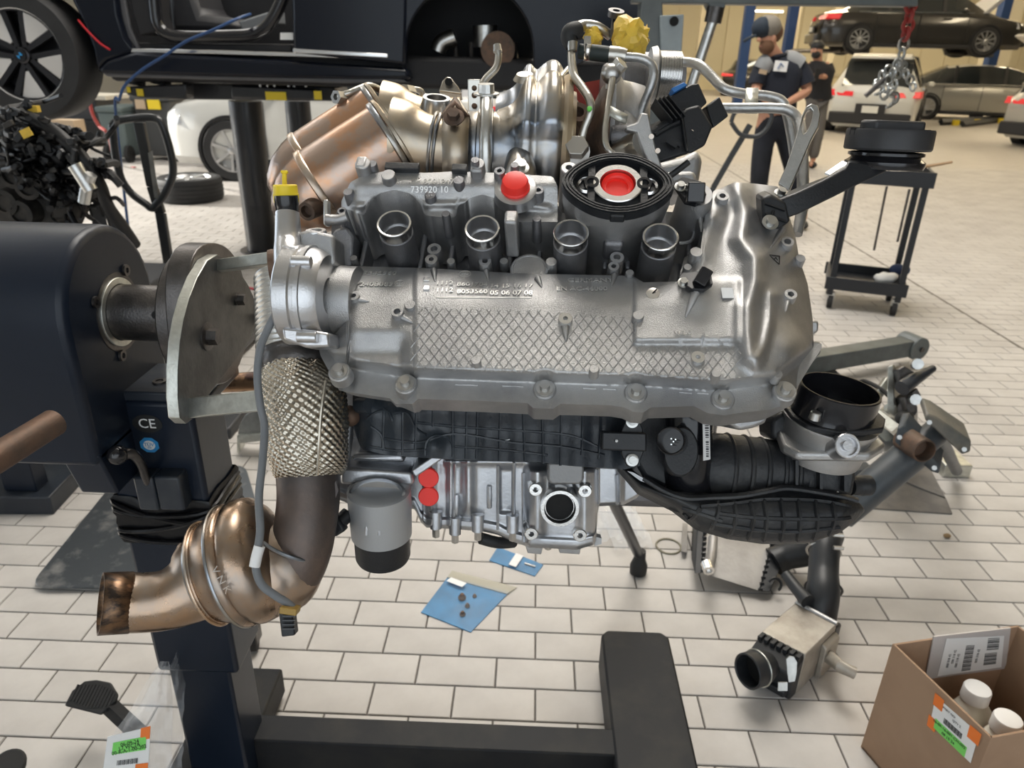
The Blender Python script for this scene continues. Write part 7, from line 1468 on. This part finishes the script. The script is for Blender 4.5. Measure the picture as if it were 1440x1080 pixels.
skin('trousers', {'w':(M(1091,152),(.165,.125)),'p':(M(1090,172),(.165,.125)),'hR':(M(1104,184),.112),'kR':(M(1118,245,-.05),.088),'bR':(M(1128,304,.02),.072),'hL':(M(1076,184),.112),'kL':(M(1068,245,-.10),.088),'bL':(M(1064,312,-.05),.074)},
  [('w','p'),('p','hR'),('hR','kR'),('kR','bR'),('p','hL'),('hL','kL'),('kL','bL')], PANTS, man, 1)
for a, tx in (((1128,314),(.02,-.16)),((1062,326),(-.05,-.20))):
    c = M(a[0],a[1],tx[0]); c.z = .045; part('shoe', MB().rings([[c+V((math.cos(q)*.048*w-.09*k,math.sin(q)*.05*w-.24*k+.06, (math.sin(q+1.57)*0)+h)) for q in [2*math.pi*i/14 for i in range(14)]] for k, w, h in ((0,1,-.045),(0,1,.03))]+[]), SHOE, man, bev=.01) if False else part('shoe', MB().ball(c+V((-.03,-.06,0)), .14, 8, (.38,.95,.32)), SHOE, man)
Hc = M(1079,46,-.05)
part('beard', MB().ball(M(1078,66,-.085), .066, 10, (1,.9,.95)), HAIR, man, 'short brown beard', sharp=80); part('hair', MB().ball(M(1088,46,-.01), .088, 10, (.9,1,.95)), HAIR, man)
part('nose', MB().ball(M(1067.5,56,-.115), .020, 7, (1.1,.8,.9)), SKIN, man); part('ear', MB().ball(M(1088,54,-.125), .024, 8, (.7,.35,1.2)), SKIN, man)
part('mouth', MB().ball(M(1069,65,-.13), .014, 6, (.8,.5,.35)), mat('lips',(.4,.16,.13),.5), man)
for dx, d in ((1070.5,-.135),(1068,-.03)): part('eye', MB().ball(M(dx,50,d), .010, 6, (.7,.7,.6)), INK, man)
cp = part('cap', MB().ball(M(1080,38,-.04), .112, 12, (1,1.02,.86)), CAPG, man, 'grey mesh cap with a navy front', sharp=80)
part('cap_front', MB().ball(M(1073,39,-.055), .100, 10, (.95,1.0,.90)), CAPN, cp, sharp=80); part('cap_visor', MB().grid([[M(1064,50,-.17),M(1064,48,-.06),M(1066,48,.05)],[M(1054,54,-.17),M(1053,53,-.07),M(1055,52,.03)],[M(1046,59,-.13),M(1045,58,-.07),M(1046,57,-.02)]]), CAPN, cp, solid=.018)
part('grey_shoulder', MB().tube([M(1103,83,-.03),M(1114,86,-.03),M(1125,93,-.04)], [.075,.082,.080], n=18, k=4), GREYP, man, 'grey shoulder panel', sharp=70)
part('grey_shoulder', MB().tube([M(1082,85,-.05),M(1076,90,-.05),M(1071,98,-.05)], [.072,.080,.074], n=18, k=4), GREYP, man, 'grey shoulder panel', sharp=70)
part('chest_badge', MB().box(M(1098,93,-.165), (.11,.006,.085), frame(V((1,-.25,-.05)))), WHITE, man); part('badge_mark', MB().tube([M(1094,97,-.175),M(1098,89,-.175),M(1102,94,-.172)], .006, n=5, k=1), mat('badge_blue',(.15,.22,.38)), man); part('name_badge', MB().box(M(1073,101,-.155), (.07,.006,.035), frame(V((1,.1,-.15)))), CARDL, man)
part('collar', MB().torus(M(1092,79,-.02), V((-.2,0,1)), .072, .018, 20, 8), SHIRT, man)
# second person, farther off
D2 = 11.5; M2 = lambda x, y, d=0.0: Y(x, y, D2+d)
f2 = Y(1150,215,D2); man2 = thing('person', 'dark bearded man in a black shirt holding a phone beside the white car', 'person', V((f2.x,D2,0)))
zf = V((0,0,0))
def fl(x, d): p = M2(x,150,d); return V((p.x,p.y,.05))
J = {'pelvis':(M2(1150,134),(.12,.09)),'chest':(M2(1151,100),(.10,.075)),'neck':(M2(1150,84),.06),'head':(M2(1148,72,-.05),(.075,.09)),'crown':(M2(1149,64,-.03),(.07,.082)),'sR':(M2(1163,92),.06),'eR':(M2(1166,108,-.05),.045),'wR':(M2(1154,108,-.25),.03),'sL':(M2(1139,93),.06),'eL':(M2(1139,110,-.08),.045),'wL':(M2(1147,109,-.28),.03),
  'hR':(M2(1155,140),.10),'kR':(lambda p: V((p.x,p.y-.03,.5)))(M2(1156,150)) and ((lambda p: V((p.x,p.y-.03,.5)))(M2(1156,150)),.06),'aR':(fl(1157,0)+V((0,0,.04)),.04),'tR':(fl(1155,-.18),.035),'hL':(M2(1145,140),.10),'kL':((lambda p: V((p.x,p.y-.05,.5)))(M2(1144,150)),.06),'aL':(fl(1143,0)+V((0,0,.04)),.04),'tL':(fl(1140,-.18),.035)}
E = [('pelvis','chest'),('chest','neck'),('neck','head'),('head','crown'),('chest','sR'),('sR','eR'),('eR','wR'),('chest','sL'),('sL','eL'),('eL','wL'),('pelvis','hR'),('hR','kR'),('kR','aR'),('aR','tR'),('pelvis','hL'),('hL','kL'),('kL','aL'),('aL','tL')]
hand_of(J, E, J['wR'][0], M2(1149,107,-.33), V((-.3,-.6,.5)).normalized(), 'R'); hand_of(J, E, J['wL'][0], M2(1151,108,-.35), V((0,-.6,.6)).normalized(), 'L')
skin('body', J, E, SKIN, man2)
BSH = mat('black_shirt', (.013,.013,.015), .8); GPT = mat('grey_trousers', (.13,.12,.11), .85)
shirt(M2, (M2(1150,139),M2(1150,118),M2(1151,101),M2(1151,93),M2(1150,86),M2(1162,94),M2(1165,101,-.03),M2(1166,105,-.04),M2(1140,94),M2(1139,102,-.04),M2(1139,106,-.06)), BSH, man2, 'black short sleeved shirt', 1.12)
g = lambda k, dz=0: J[k][0]+V((0,0,dz))
skin('trousers', {'p':(M2(1150,131),(.165,.125)),'hR':(g('hR'),.115),'kR':(g('kR'),.09),'bR':(g('aR',.03),.075),'hL':(g('hL'),.115),'kL':(g('kL'),.09),'bL':(g('aL',.03),.075)}, [('p','hR'),('hR','kR'),('kR','bR'),('p','hL'),('hL','kL'),('kL','bL')], GPT, man2, 0)
part('hair', MB().ball(M2(1149.5,65,-.02), .095, 10, (1,1,.85)), HAIR if False else INK, man2, sharp=80); part('beard', MB().ball(M2(1147.5,77,-.075), .066, 8, (1,.85,.8)), INK, man2, sharp=80)
part('nose', MB().ball(M2(1146,72,-.14), .02, 6), SKIN, man2); part('ear', MB().ball(M2(1154,72,-.05), .022, 6, (.5,.8,1.2)), SKIN, man2)
for x in (1144.5,1149): part('eye', MB().ball(M2(x,69.5,-.135), .009, 6), INK, man2)
for x, k in ((1157,'R'),(1143,'L')): part('shoe', MB().ball(fl(x,-.06), .14, 8, (.38,1,.34)), SHOE, man2)
ph = M2(1149,104,-.47); single('phone', MB().box(ph, (.07,.012,.14), frame(V((1,.1,0)))), INK, 'dark phone in the hands of the man beside the white car', 'phone', bev=.004)
